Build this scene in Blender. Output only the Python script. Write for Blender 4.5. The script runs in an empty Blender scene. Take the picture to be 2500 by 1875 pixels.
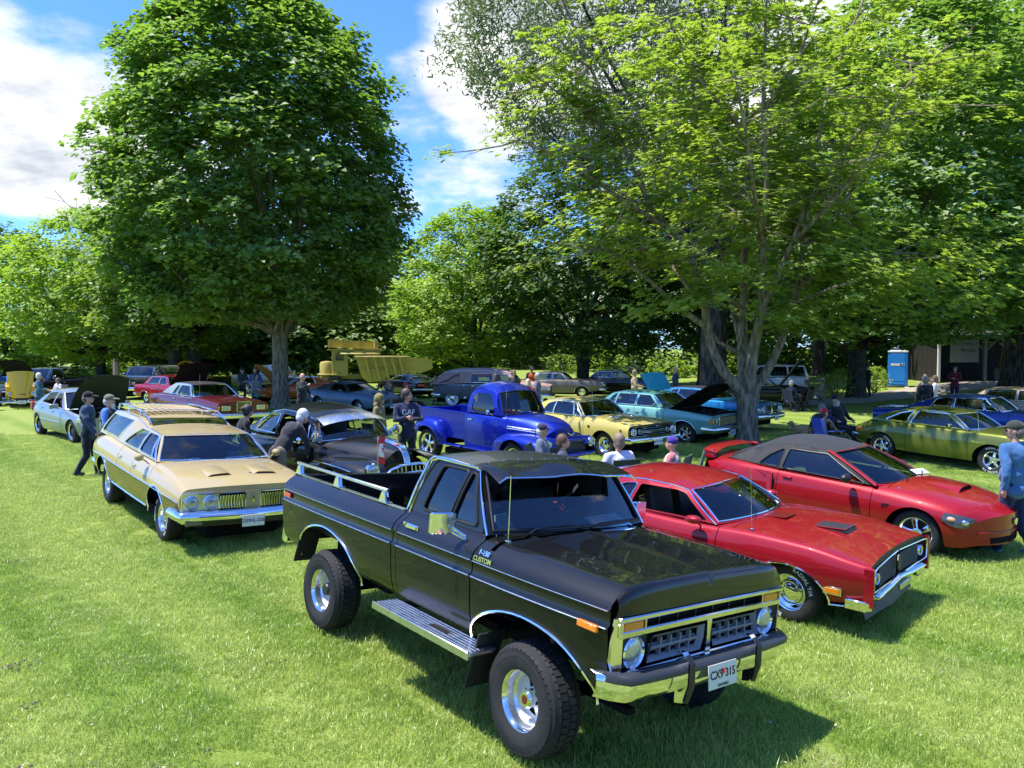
import bpy, math, random
import numpy as np
from mathutils import Vector, Matrix
from mathutils.geometry import delaunay_2d_cdt
PI = math.pi
scene = bpy.context.scene
C = scene.collection
# ------------------------------------------------------------------ camera, sky, sun, exposure
cam = bpy.data.cameras.new('camera'); camo = bpy.data.objects.new('camera', cam); C.objects.link(camo)
CAMZ = 2.72
camo.location = (0, 0, CAMZ); camo.rotation_euler = (PI/2-0.0466, 0, 0)
cam.sensor_width = 36; cam.lens = 27.03; cam.clip_start = .1; cam.clip_end = 3000
scene.camera = camo
SUN_DIR = Vector((-.40, -.04, 1.0)).normalized()      # towards the sun
world = bpy.data.worlds.new('World'); scene.world = world; world.use_nodes = True
def make_world():
 nt = world.node_tree; N = nt.nodes; L = nt.links; N.clear()
 out = N.new('ShaderNodeOutputWorld'); bg = N.new('ShaderNodeBackground'); bg.inputs[1].default_value = .15
 sky = N.new('ShaderNodeTexSky'); sky.sky_type = 'NISHITA'; sky.sun_disc = False
 sky.sun_elevation = math.asin(SUN_DIR.z); sky.sun_rotation = math.atan2(SUN_DIR.x, SUN_DIR.y)
 sky.altitude = 100; sky.air_density = 1.0; sky.dust_density = .4; sky.ozone_density = 2.5
 tc = N.new('ShaderNodeTexCoord'); sep = N.new('ShaderNodeSeparateXYZ'); L.new(tc.outputs['Generated'], sep.inputs[0])
 def m(op, a, b=None, c=None, clamp=False):
  n = N.new('ShaderNodeMath'); n.operation = op; n.use_clamp = clamp
  for i, v in enumerate((a, b, c)):
   if v is None: continue
   if hasattr(v, 'links'): L.new(v, n.inputs[i])
   else: n.inputs[i].default_value = v
  return n.outputs[0]
 zz = m('ADD', m('MAXIMUM', sep.outputs[2], 0.0), .22)
 px = m('DIVIDE', sep.outputs[0], zz); py = m('DIVIDE', sep.outputs[1], zz)
 comb = N.new('ShaderNodeCombineXYZ'); L.new(px, comb.inputs[0]); L.new(py, comb.inputs[1])
 def noise(scale, detail, rough, off):
  mp = N.new('ShaderNodeMapping'); mp.inputs[1].default_value = off; L.new(comb.outputs[0], mp.inputs[0])
  n = N.new('ShaderNodeTexNoise'); n.inputs['Scale'].default_value = scale; n.inputs['Detail'].default_value = detail
  n.inputs['Roughness'].default_value = rough; L.new(mp.outputs[0], n.inputs[0]); return n.outputs[0]
 n1 = noise(1.15, 9, .58, (3.1, 1.7, 0)); n2 = noise(4.2, 6, .6, (0, 4, 2))
 # where the cloud banks stand: a large one to the left, a tall one behind the right-hand trees, open blue between
 def bank(cx, cy, sx, sy):
  ax = m('DIVIDE', m('SUBTRACT', px, cx), sx); ay = m('DIVIDE', m('SUBTRACT', py, cy), sy)
  return m('SUBTRACT', 1.0, m('ADD', m('MULTIPLY', ax, ax), m('MULTIPLY', ay, ay)), clamp=True)
 b = m('ADD', bank(-1.15, 1.7, .55, .9), bank(.62, 1.7, .62, .65)); b = m('ADD', m('ADD', b, bank(-.2, 3.6, 2.2, .7)), m('MULTIPLY', bank(.0, 1.66, .22, .5), .75))
 dens = m('ADD', m('MULTIPLY', n1, 1.0), m('SUBTRACT', m('MULTIPLY', b, .38), m('ADD', m('MULTIPLY', bank(-.50, 1.45, .28, .45), .16), m('MULTIPLY', bank(-.26, 2.1, .14, .45), .10))))
 dens = m('ADD', dens, m('MULTIPLY', n2, .30))
 mr = N.new('ShaderNodeMapRange'); mr.interpolation_type = 'SMOOTHSTEP'; L.new(dens, mr.inputs[0])
 mr.inputs[1].default_value = .69; mr.inputs[2].default_value = .86
 n3 = noise(3.6, 7, .6, (1.9, .6, 5))
 mr2 = N.new('ShaderNodeMapRange'); L.new(n3, mr2.inputs[0]); mr2.inputs[1].default_value = .36; mr2.inputs[2].default_value = .62
 cc = N.new('ShaderNodeMix'); cc.data_type = 'RGBA'; L.new(mr2.outputs[0], cc.inputs[0])
 cc.inputs[6].default_value = (1.6, 1.72, 1.95, 1); cc.inputs[7].default_value = (3.2, 3.2, 3.2, 1)
 tint = N.new('ShaderNodeMix'); tint.data_type = 'RGBA'; tint.blend_type = 'MULTIPLY'; tint.inputs[0].default_value = 1
 L.new(sky.outputs[0], tint.inputs[6]); tint.inputs[7].default_value = (.27, .45, .80, 1)
 mix = N.new('ShaderNodeMix'); mix.data_type = 'RGBA'; L.new(mr.outputs[0], mix.inputs[0])
 L.new(tint.outputs[2], mix.inputs[6]); L.new(cc.outputs[2], mix.inputs[7])
 L.new(mix.outputs[2], bg.inputs[0]); L.new(bg.outputs[0], out.inputs[0])
make_world()
sun = bpy.data.lights.new('sun', 'SUN'); sun.energy = 3.2; sun.angle = math.radians(.53); sun.color = (1, .955, .88)
suno = bpy.data.objects.new('sun', sun); C.objects.link(suno); suno.location = (-20, -5, 60)
suno.rotation_euler = SUN_DIR.to_track_quat('Z', 'Y').to_euler()
scene.view_settings.view_transform = 'Standard'; scene.view_settings.look = 'None'
scene.view_settings.exposure = 1.5; scene.view_settings.gamma = 1
scene.view_settings.use_curve_mapping = False
scene.cycles.max_bounces = 10; scene.cycles.transparent_max_bounces = 24; scene.cycles.transmission_bounces = 6
scene.cycles.diffuse_bounces = 6; scene.cycles.glossy_bounces = 4
scene.cycles.sample_clamp_indirect = 6
scene.cycles.use_denoising = True

# ------------------------------------------------------------------ materials
MATS = {}
def _new(name):
 m = bpy.data.materials.new(name); m.use_nodes = True
 return m, m.node_tree.nodes['Principled BSDF'], m.node_tree
def _in(b, k, v):
 if k in b.inputs: b.inputs[k].default_value = v
def pbr(name, col, rough=.5, metal=0., coat=0., spec=.5, bump=0., bscale=200., var=0., vscale=4., sheen=0.):
 """plain principled surface with a little procedural colour variation and relief"""
 if name in MATS: return MATS[name]
 m, b, nt = _new(name); N = nt.nodes; L = nt.links
 _in(b, 'Base Color', (*col, 1)); _in(b, 'Roughness', rough); _in(b, 'Metallic', metal)
 _in(b, 'Coat Weight', coat); _in(b, 'Coat Roughness', .03); _in(b, 'Specular IOR Level', spec); _in(b, 'Sheen Weight', sheen)
 if var or bump:
  tc = N.new('ShaderNodeTexCoord')
 if var:
  n = N.new('ShaderNodeTexNoise'); n.inputs['Scale'].default_value = vscale; n.inputs['Detail'].default_value = 6
  L.new(tc.outputs['Object'], n.inputs[0])
  mx = N.new('ShaderNodeMix'); mx.data_type = 'RGBA'; L.new(n.outputs[0], mx.inputs[0])
  mx.inputs[6].default_value = (*[c*(1-var) for c in col], 1); mx.inputs[7].default_value = (*[min(1, c*(1+var)) for c in col], 1)
  L.new(mx.outputs[2], b.inputs['Base Color'])
  r = N.new('ShaderNodeMapRange'); L.new(n.outputs[0], r.inputs[0]); r.inputs[3].default_value = max(0, rough*(1-var)); r.inputs[4].default_value = min(1, rough*(1+var))
  L.new(r.outputs[0], b.inputs['Roughness'])
 if bump:
  n = N.new('ShaderNodeTexNoise'); n.inputs['Scale'].default_value = bscale; n.inputs['Detail'].default_value = 4
  L.new(tc.outputs['Object'], n.inputs[0])
  bp = N.new('ShaderNodeBump'); bp.inputs['Strength'].default_value = bump; bp.inputs['Distance'].default_value = .01
  L.new(n.outputs[0], bp.inputs['Height']); L.new(bp.outputs[0], b.inputs['Normal'])
 MATS[name] = m; return m
def paint(name, col, metal=.0, rough=.35, coat=1., dust=.12, haze=0.):
 """car paint: clear coat over a base, with faint dust and orange peel"""
 if name in MATS: return MATS[name]
 m, b, nt = _new(name); N = nt.nodes; L = nt.links
 _in(b, 'Metallic', metal); _in(b, 'Coat Weight', coat); _in(b, 'Coat IOR', 1.42); _in(b, 'Specular IOR Level', .12)
 tc = N.new('ShaderNodeTexCoord'); n = N.new('ShaderNodeTexNoise'); n.inputs['Scale'].default_value = 2.2; n.inputs['Detail'].default_value = 8
 n.inputs['Roughness'].default_value = .65; L.new(tc.outputs['Object'], n.inputs[0])
 mx = N.new('ShaderNodeMix'); mx.data_type = 'RGBA'
 mr = N.new('ShaderNodeMapRange'); L.new(n.outputs[0], mr.inputs[0]); mr.inputs[1].default_value = .4; mr.inputs[2].default_value = .8; mr.inputs[4].default_value = dust
 L.new(mr.outputs[0], mx.inputs[0]); mx.inputs[6].default_value = (*col, 1); mx.inputs[7].default_value = (*[.8*c+.06 for c in col], 1)
 L.new(mx.outputs[2], b.inputs['Base Color'])
 r = N.new('ShaderNodeMapRange'); L.new(n.outputs[0], r.inputs[0]); r.inputs[3].default_value = rough; r.inputs[4].default_value = rough+.15
 L.new(r.outputs[0], b.inputs['Roughness'])
 r2 = N.new('ShaderNodeMapRange'); L.new(n.outputs[0], r2.inputs[0]); r2.inputs[1].default_value = .35; r2.inputs[2].default_value = .75; r2.inputs[3].default_value = .008+haze; r2.inputs[4].default_value = .04+haze*1.5
 L.new(r2.outputs[0], b.inputs['Coat Roughness'])
 n2 = N.new('ShaderNodeTexNoise'); n2.inputs['Scale'].default_value = 7; n2.inputs['Detail'].default_value = 2; L.new(tc.outputs['Object'], n2.inputs[0])
 bp = N.new('ShaderNodeBump'); bp.inputs['Strength'].default_value = .03; bp.inputs['Distance'].default_value = .02
 L.new(n2.outputs[0], bp.inputs['Height']); L.new(bp.outputs[0], b.inputs['Coat Normal']); L.new(bp.outputs[0], b.inputs['Normal'])
 MATS[name] = m; return m
def glass(name, tint=(.55, .62, .6), clear=.75, rough=.015):
 """thin sheet of glass: see-through tint under a fresnel reflection"""
 if name in MATS: return MATS[name]
 m = bpy.data.materials.new(name); m.use_nodes = True; nt = m.node_tree; N = nt.nodes; L = nt.links; N.clear()
 out = N.new('ShaderNodeOutputMaterial'); mix = N.new('ShaderNodeMixShader'); tr = N.new('ShaderNodeBsdfTransparent'); gl = N.new('ShaderNodeBsdfGlossy')
 fr = N.new('ShaderNodeFresnel'); fr.inputs[0].default_value = 1.9
 tr.inputs[0].default_value = (*[t*clear for t in tint], 1); gl.inputs['Roughness'].default_value = rough
 tc = N.new('ShaderNodeTexCoord'); n2 = N.new('ShaderNodeTexNoise'); n2.inputs['Scale'].default_value = 3.5; L.new(tc.outputs['Object'], n2.inputs[0])
 bp = N.new('ShaderNodeBump'); bp.inputs['Strength'].default_value = .08; bp.inputs['Distance'].default_value = .03; L.new(n2.outputs[0], bp.inputs['Height']); L.new(bp.outputs[0], gl.inputs['Normal'])
 L.new(fr.outputs[0], mix.inputs[0]); L.new(tr.outputs[0], mix.inputs[1]); L.new(gl.outputs[0], mix.inputs[2]); L.new(mix.outputs[0], out.inputs[0])
 MATS[name] = m; return m
CHROME = pbr('chrome', (.86, .87, .88), .05, 1., var=.25, vscale=9)
ALU = pbr('brushed_aluminium', (.72, .73, .74), .28, 1., var=.2, vscale=14)
RUBBER = pbr('tyre_rubber', (.022, .022, .023), .82, spec=.3, bump=.25, bscale=160, var=.35, vscale=18)
BLACKTRIM = pbr('black_trim', (.012, .012, .013), .45, var=.2)
LINER = pbr('dark_liner', (.008, .008, .009), .9, spec=.1)
SEAT = pbr('seat_vinyl', (.018, .018, .02), .5, bump=.1, bscale=90)
SEATTAN = pbr('seat_tan', (.16, .10, .06), .6, bump=.1, bscale=90)
SEATGREY = pbr('seat_grey', (.10, .10, .11), .7, bump=.1, bscale=90)
SEATRED = pbr('seat_red', (.12, .02, .02), .6, bump=.1, bscale=90)
AMBER = pbr('amber_lens', (.72, .20, .01), .12, coat=1., bump=.5, bscale=120)
REDLENS = pbr('red_lens', (.55, .03, .02), .12, coat=1., bump=.5, bscale=120)
LENS = pbr('headlamp_lens', (.42, .44, .44), .06, .5, coat=1., bump=.25, bscale=35)
WHITE = pbr('white_paint', (.62, .62, .61), .35, coat=.4)
PAPER = pbr('paper', (.80, .80, .80), .7)
PAPERB = pbr('blue_paper', (.42, .66, .78), .7)
INK = pbr('ink', (.02, .02, .025), .6)
GLASS = glass('car_glass'); GLASSD = glass('tinted_car_glass', (.28, .30, .32), .35); GLASSG = glass('green_car_glass', (.5, .68, .6), .72)

# ------------------------------------------------------------------ mesh helpers
def link(o, parent=None):
 C.objects.link(o)
 if parent is not None: o.parent = parent
 return o
def mesh_obj(name, verts, faces, mat, parent=None, smooth=40, normals=None, mats=None, fmat=None):
 me = bpy.data.meshes.new(name)
 me.from_pydata([tuple(map(float, v)) for v in verts], [], [tuple(int(i) for i in f) for f in faces])
 for mm in (mats or [mat]): me.materials.append(mm)
 if fmat is not None: me.polygons.foreach_set('material_index', np.asarray(fmat, np.int32))
 if smooth:
  me.polygons.foreach_set('use_smooth', np.ones(len(me.polygons), bool))
  if normals is not None: me.normals_split_custom_set_from_vertices([tuple(map(float, n)) for n in normals])
  else: me.set_sharp_from_angle(angle=math.radians(smooth))
 me.update()
 return link(bpy.data.objects.new(name, me), parent)
def big_mesh(name, V, F, mat, parent=None, smooth=False, attr=None):
 """numpy arrays to mesh; F is (n,3) or (n,4)"""
 V = np.asarray(V, np.float32); F = np.asarray(F, np.int32); k = F.shape[1]
 me = bpy.data.meshes.new(name); me.vertices.add(len(V)); me.vertices.foreach_set('co', V.ravel())
 me.loops.add(F.size); me.loops.foreach_set('vertex_index', F.ravel())
 me.polygons.add(len(F)); me.polygons.foreach_set('loop_start', np.arange(0, F.size, k, dtype=np.int32)); me.polygons.foreach_set('loop_total', np.full(len(F), k, np.int32))
 me.polygons.foreach_set('use_smooth', np.full(len(F), bool(smooth)))
 if attr is not None:
  a = me.attributes.new('tint', 'FLOAT', 'POINT'); a.data.foreach_set('value', np.asarray(attr, np.float32))
 me.update(calc_edges=True); me.validate()
 me.materials.append(mat)
 return link(bpy.data.objects.new(name, me), parent)
class MB:
 """collects simple solids into one mesh"""
 def __init__(s): s.v = []; s.f = []; s.m = []; s.cur = 0
 def add(s, V, F):
  o = len(s.v); s.v += [tuple(v) for v in V]; s.f += [tuple(i+o for i in f) for f in F]; s.m += [s.cur]*len(F); return s
 def mat(s, i): s.cur = i; return s
 def box(s, c, d, rot=None, bev=0., taper=(1, 1)):
  """bevelled box: centre, full size; taper scales the top in x,y"""
  x, y, z = [a/2 for a in d]; b = min(bev, x*.95, y*.95, z*.95)
  V = []; F = []
  if b <= 0:
   for sz in (-1, 1):
    tx, ty = (taper if sz > 0 else (1, 1))
    for sx, sy in ((-1, -1), (1, -1), (1, 1), (-1, 1)): V.append((sx*x*tx, sy*y*ty, sz*z))
   F = [(3, 2, 1, 0), (4, 5, 6, 7), (0, 1, 5, 4), (1, 2, 6, 5), (2, 3, 7, 6), (3, 0, 4, 7)]
  else:
   rings = []; b = min(b, .45*min(x, y, z))
   for zz, ins in ((-z, b), (-z+b, 0), (z-b, 0), (z, b)):
    tx, ty = (taper if zz > 0 else (1, 1)); w = max(b, ins*1.3)
    ring = [q for sx in (-1, 1) for sy in (-1, 1) for q in ((sx*(x-ins), sy*(y-w)), (sx*(x-w), sy*(y-ins)))]
    ring.sort(key=lambda p: math.atan2(p[1]/y, p[0]/x)); rings.append([(p[0]*tx, p[1]*ty, zz) for p in ring])
   for r in rings: V += r
   n = 8
   for k in range(3):
    for i in range(n): F.append((k*n+i, k*n+(i+1) % n, (k+1)*n+(i+1) % n, (k+1)*n+i))
   F.append(tuple(range(n-1, -1, -1))); F.append(tuple(range(3*n, 4*n)))
  if rot is not None: V = [rot @ Vector(v) for v in V]
  return s.add([(v[0]+c[0], v[1]+c[1], v[2]+c[2]) for v in V], F)
 def tube(s, pts, r, n=8, caps=True, flat=1., closed=False):
  """swept tube; r float or list; flat squashes the section's second axis"""
  P = [Vector(p) for p in pts]; k = len(P); R = r if hasattr(r, '__len__') else [r]*k
  V = []; up = None
  for i in range(k):
   if closed: t = P[(i+1) % k]-P[i-1]
   else: t = (P[min(i+1, k-1)]-P[max(i-1, 0)])
   t = t.normalized() if t.length > 1e-9 else Vector((0, 0, 1))
   if up is None: up = Vector((0, 0, 1)) if abs(t.z) < .9 else Vector((1, 0, 0))
   a = t.cross(up)
   if a.length < 1e-6: a = t.orthogonal()
   a.normalize(); b = a.cross(t).normalized(); up = b
   for j in range(n):
    q = 2*PI*j/n; V.append(P[i]+a*(math.cos(q)*R[i])+b*(math.sin(q)*R[i]*flat))
  F = []
  for i in range(k if closed else k-1):
   for j in range(n):
    i2 = (i+1) % k; F.append((i*n+j, i*n+(j+1) % n, i2*n+(j+1) % n, i2*n+j))
  if caps and not closed: F.append(tuple(range(n-1, -1, -1))); F.append(tuple(range((k-1)*n, k*n)))
  return s.add(V, F)
 def lathe(s, prof, n=24, M=None, ring=False):
  """prof: (radius, h) pairs turned about local z; M maps to place"""
  V = []; F = []; k = len(prof)
  for (r, h) in prof:
   for j in range(n): q = 2*PI*j/n; V.append((r*math.cos(q), r*math.sin(q), h))
  for i in range(k-1):
   for j in range(n): F.append((i*n+j, i*n+(j+1) % n, (i+1)*n+(j+1) % n, (i+1)*n+j))
  if not ring:
   if prof[0][0] > 1e-6: F.append(tuple(range(n-1, -1, -1)))
   if prof[-1][0] > 1e-6: F.append(tuple(range((k-1)*n, k*n)))
  if M is not None: V = [M @ Vector(v) for v in V]
  return s.add(V, F)
 def prism(s, poly, a, b, f):
  """polygon (2d) extruded from a to b; f(u,v,w) -> xyz"""
  n = len(poly); V = [f(p[0], p[1], a) for p in poly]+[f(p[0], p[1], b) for p in poly]
  F = [tuple(range(n)), tuple(range(2*n-1, n-1, -1))]+[(i, n+i, n+(i+1) % n, (i+1) % n) for i in range(n)]
  return s.add(V, F)
 def ball(s, c, r, n=12, m=8, M=None):
  r = r if hasattr(r, '__len__') else (r, r, r); V = [(0, 0, -1)]; F = []
  for i in range(1, m):
   t = -PI/2+PI*i/m
   for j in range(n): q = 2*PI*j/n; V.append((math.cos(t)*math.cos(q), math.cos(t)*math.sin(q), math.sin(t)))
  V.append((0, 0, 1)); e = len(V)-1
  for j in range(n): F.append((0, 1+(j+1) % n, 1+j)); F.append((e, e-n+j, e-n+(j+1) % n))
  for i in range(m-2):
   for j in range(n): F.append((1+i*n+j, 1+i*n+(j+1) % n, 1+(i+1)*n+(j+1) % n, 1+(i+1)*n+j))
  V = [Vector((v[0]*r[0], v[1]*r[1], v[2]*r[2])) for v in V]
  if M is not None: V = [M @ v for v in V]
  return s.add([(v[0]+c[0], v[1]+c[1], v[2]+c[2]) for v in V], F)
 def build(s, name, mat, parent=None, smooth=35):
  mats = mat if isinstance(mat, (list, tuple)) else [mat]
  return mesh_obj(name, s.v, s.f, mats[0], parent, smooth, mats=mats, fmat=s.m)
_TEXT = {}
def text_geo(txt, size, depth=.002, bold=0., shear=0., spacing=1.):
 """flat lettering as vertices in (u,v,w) with faces, centred on u"""
 key = (txt, size, depth, bold, shear, spacing)
 if key in _TEXT: return _TEXT[key]
 cu = bpy.data.curves.new('lettering', 'FONT'); cu.body = txt; cu.size = size; cu.extrude = depth; cu.offset = bold; cu.shear = shear; cu.space_character = spacing
 cu.align_x = 'CENTER'; cu.align_y = 'CENTER'; cu.resolution_u = 3
 o = bpy.data.objects.new('lettering', cu); me = o.to_mesh()
 V = np.array([tuple(v.co) for v in me.vertices]) if len(me.vertices) else np.zeros((0, 3)); F = [tuple(p.vertices) for p in me.polygons]
 o.to_mesh_clear(); bpy.data.objects.remove(o); bpy.data.curves.remove(cu)
 _TEXT[key] = (V, F); return V, F
def text_obj(name, txt, size, origin, ux, uy, mat, parent, depth=.002, bold=0., shear=0., spacing=1.):
 """lettering lying in the plane of ux,uy at origin"""
 V, F = text_geo(txt, size, depth, bold, shear, spacing); ux = Vector(ux).normalized(); uy = Vector(uy).normalized(); uw = ux.cross(uy); o = Vector(origin)
 return mesh_obj(name, [o+ux*v[0]+uy*v[1]+uw*v[2] for v in V], F, mat, parent, 0)
def tag(o, label=None, cat=None, group=None, kind=None):
 if label: o['label'] = label
 if cat: o['category'] = cat
 if group: o['group'] = group
 if kind: o['kind'] = kind
 return o
def thing(name, label, cat, M, group=None):
 o = bpy.data.objects.new(name, None); C.objects.link(o); o.empty_display_size = .3
 o.matrix_world = M; return tag(o, label, cat, group)
def pchip(pts):
 """smooth monotone interpolation through (x,v) keys, extended flat"""
 x = np.array([p[0] for p in pts], float); y = np.array([p[1] for p in pts], float)
 if len(x) == 1: return lambda t: y[0]+0*np.asarray(t, float)
 h = np.diff(x); d = np.diff(y)/h; m = np.zeros(len(x))
 m[0] = d[0]; m[-1] = d[-1]
 for i in range(1, len(x)-1):
  if d[i-1]*d[i] > 0:
   w1 = 2*h[i]+h[i-1]; w2 = h[i]+2*h[i-1]; m[i] = (w1+w2)/(w1/d[i-1]+w2/d[i])
 def f(t):
  t = np.clip(np.asarray(t, float), x[0], x[-1]); i = np.clip(np.searchsorted(x, t, side='right')-1, 0, len(h)-1)
  s = (t-x[i])/h[i]; a = 2*s**3-3*s**2+1; b = s**3-2*s**2+s; c = -2*s**3+3*s**2; e = s**3-s**2
  return a*y[i]+b*h[i]*m[i]+c*y[i+1]+e*h[i]*m[i+1]
 return f
def round_poly(P, r, n=4):
 """polygon with rounded corners (r float or per-corner list)"""
 out = []; k = len(P); R = r if hasattr(r, '__len__') else [r]*k
 for i in range(k):
  p0 = np.array(P[i-1], float); p1 = np.array(P[i], float); p2 = np.array(P[(i+1) % k], float)
  a = p0-p1; b = p2-p1; la = np.linalg.norm(a); lb = np.linalg.norm(b); d = min(R[i], la*.45, lb*.45)
  if d < 1e-4: out.append(tuple(p1)); continue
  A = p1+a/la*d; B = p1+b/lb*d
  for j in range(n+1):
   t = j/n; out.append(tuple((1-t)**2*A+2*t*(1-t)*p1+t*t*B))
 return out
def in_poly(P, x, y):
 P = np.asarray(P); x = np.asarray(x); y = np.asarray(y); c = np.zeros(x.shape, bool); j = len(P)-1
 for i in range(len(P)):
  cond = ((P[i, 1] > y) != (P[j, 1] > y))
  with np.errstate(divide='ignore', invalid='ignore'):
   c ^= cond & (x < (P[j, 0]-P[i, 0])*(y-P[i, 1])/(P[j, 1]-P[i, 1]+1e-12)+P[i, 0])
  j = i
 return c
def resample(poly, step):
 out = []
 for i in range(len(poly)):
  a = np.array(poly[i], float); b = np.array(poly[(i+1) % len(poly)], float); n = max(1, int(np.ceil(np.linalg.norm(b-a)/step)))
  for j in range(n): out.append(tuple(a+(b-a)*j/n))
 return out
def fill(outline, holes=(), step=.1):
 """triangulate a polygon with holes, with inner points so curvature is followed"""
 loops = [resample(outline, step)]+[resample(h, step) for h in holes]
 V = []; E = []
 for l in loops:
  o = len(V); V += l; E += [(o+i, o+(i+1) % len(l)) for i in range(len(l))]
 A = np.array(outline); x0, y0 = A.min(0); x1, y1 = A.max(0)
 gx, gy = np.meshgrid(np.arange(x0+step/2, x1, step), np.arange(y0+step/2, y1, step)); gx = gx.ravel(); gy = gy.ravel()
 ok = in_poly(outline, gx, gy)
 for h in holes: ok &= ~in_poly(h, gx, gy)
 BV = np.array(V)
 for p in zip(gx[ok], gy[ok]):
  if np.min((BV[:, 0]-p[0])**2+(BV[:, 1]-p[1])**2) > (.45*step)**2: V.append(p)
 r = delaunay_2d_cdt([Vector(v) for v in V], E, [], 0, 1e-5)
 P = np.array([tuple(v) for v in r[0]]); F = np.array(r[2])
 cen = P[F].mean(1); ok = in_poly(outline, cen[:, 0], cen[:, 1])
 for h in holes: ok &= ~in_poly(h, cen[:, 0], cen[:, 1])
 return P, F[ok]
# ------------------------------------------------------------------ car body tools
def section_from(K):
 """K: dict of interpolators; returns sec(x) -> (points, nside)"""
 NS, NR, NT = 13, 5, 9
 def cr(P, n):
  P = [2*P[0]-P[1]]+P+[2*P[-1]-P[-2]]; out = []
  seg = len(P)-3
  for i in range(n):
   t = i/(n-1)*seg; k = min(int(t), seg-1); t -= k; a, b, c, d = P[k:k+4]
   out.append(.5*((2*b)+(c-a)*t+(2*a-5*b+4*c-d)*t*t+(3*b-a-3*c+d)*t**3))
  return out
 def sec(x):
  g = {k: float(f(x)) for k, f in K.items()}
  hw, zs, zw, zb, zc, ins, tk = [g[k] for k in ('hw', 'zs', 'zw', 'zb', 'zc', 'ins', 'tk')]; rs = g.get('rs', .05)
  zw = min(max(zw, zs+.08), zb-.04)
  side = cr([np.array(p) for p in ((hw-tk, zs), (hw-tk*.25, zs+.42*(zw-zs)), (hw, zw), (hw-ins*.28, zw+.55*(zb-zw)), (hw-ins, zb))], 25)
  cor = side[-1]; dz = zc-zb; y0 = cor[0]; lip = g.get('lip', .0)
  top = cr([np.array(p) for p in ((y0, zb), (y0*.80, zb+dz*.48+lip*.5), (y0*.45, zb+dz*.86), (0, zc))], 17)
  # round the shoulder
  def cut(path, d):
   path = [np.array(p) for p in path]; acc = 0
   for i in range(1, len(path)):
    l = np.linalg.norm(path[i]-path[i-1])
    if acc+l >= d: q = path[i-1]+(path[i]-path[i-1])*((d-acc)/l); return q, [q]+path[i:]
    acc += l
   return path[-1], path[-1:]
  A, rev = cut(side[::-1], min(rs, .4*(zb-zw)+.01)); sd = rev[::-1]; B, tp = cut(top, min(rs, y0*.4))
  def eq(path, n):
   path = np.array(path); L = np.r_[0, np.cumsum(np.linalg.norm(np.diff(path, axis=0), axis=1))]; t = np.linspace(0, L[-1], n)
   return np.c_[np.interp(t, L, path[:, 0]), np.interp(t, L, path[:, 1])]
  S = eq(sd, NS); T = eq(tp, NT); R = [(1-t)**2*A+2*t*(1-t)*cor+t*t*B for t in np.linspace(0, 1, NR+2)[1:-1]]
  return np.vstack([S, R, T])
 return sec, NS+NR//2, NS+NR-1
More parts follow.
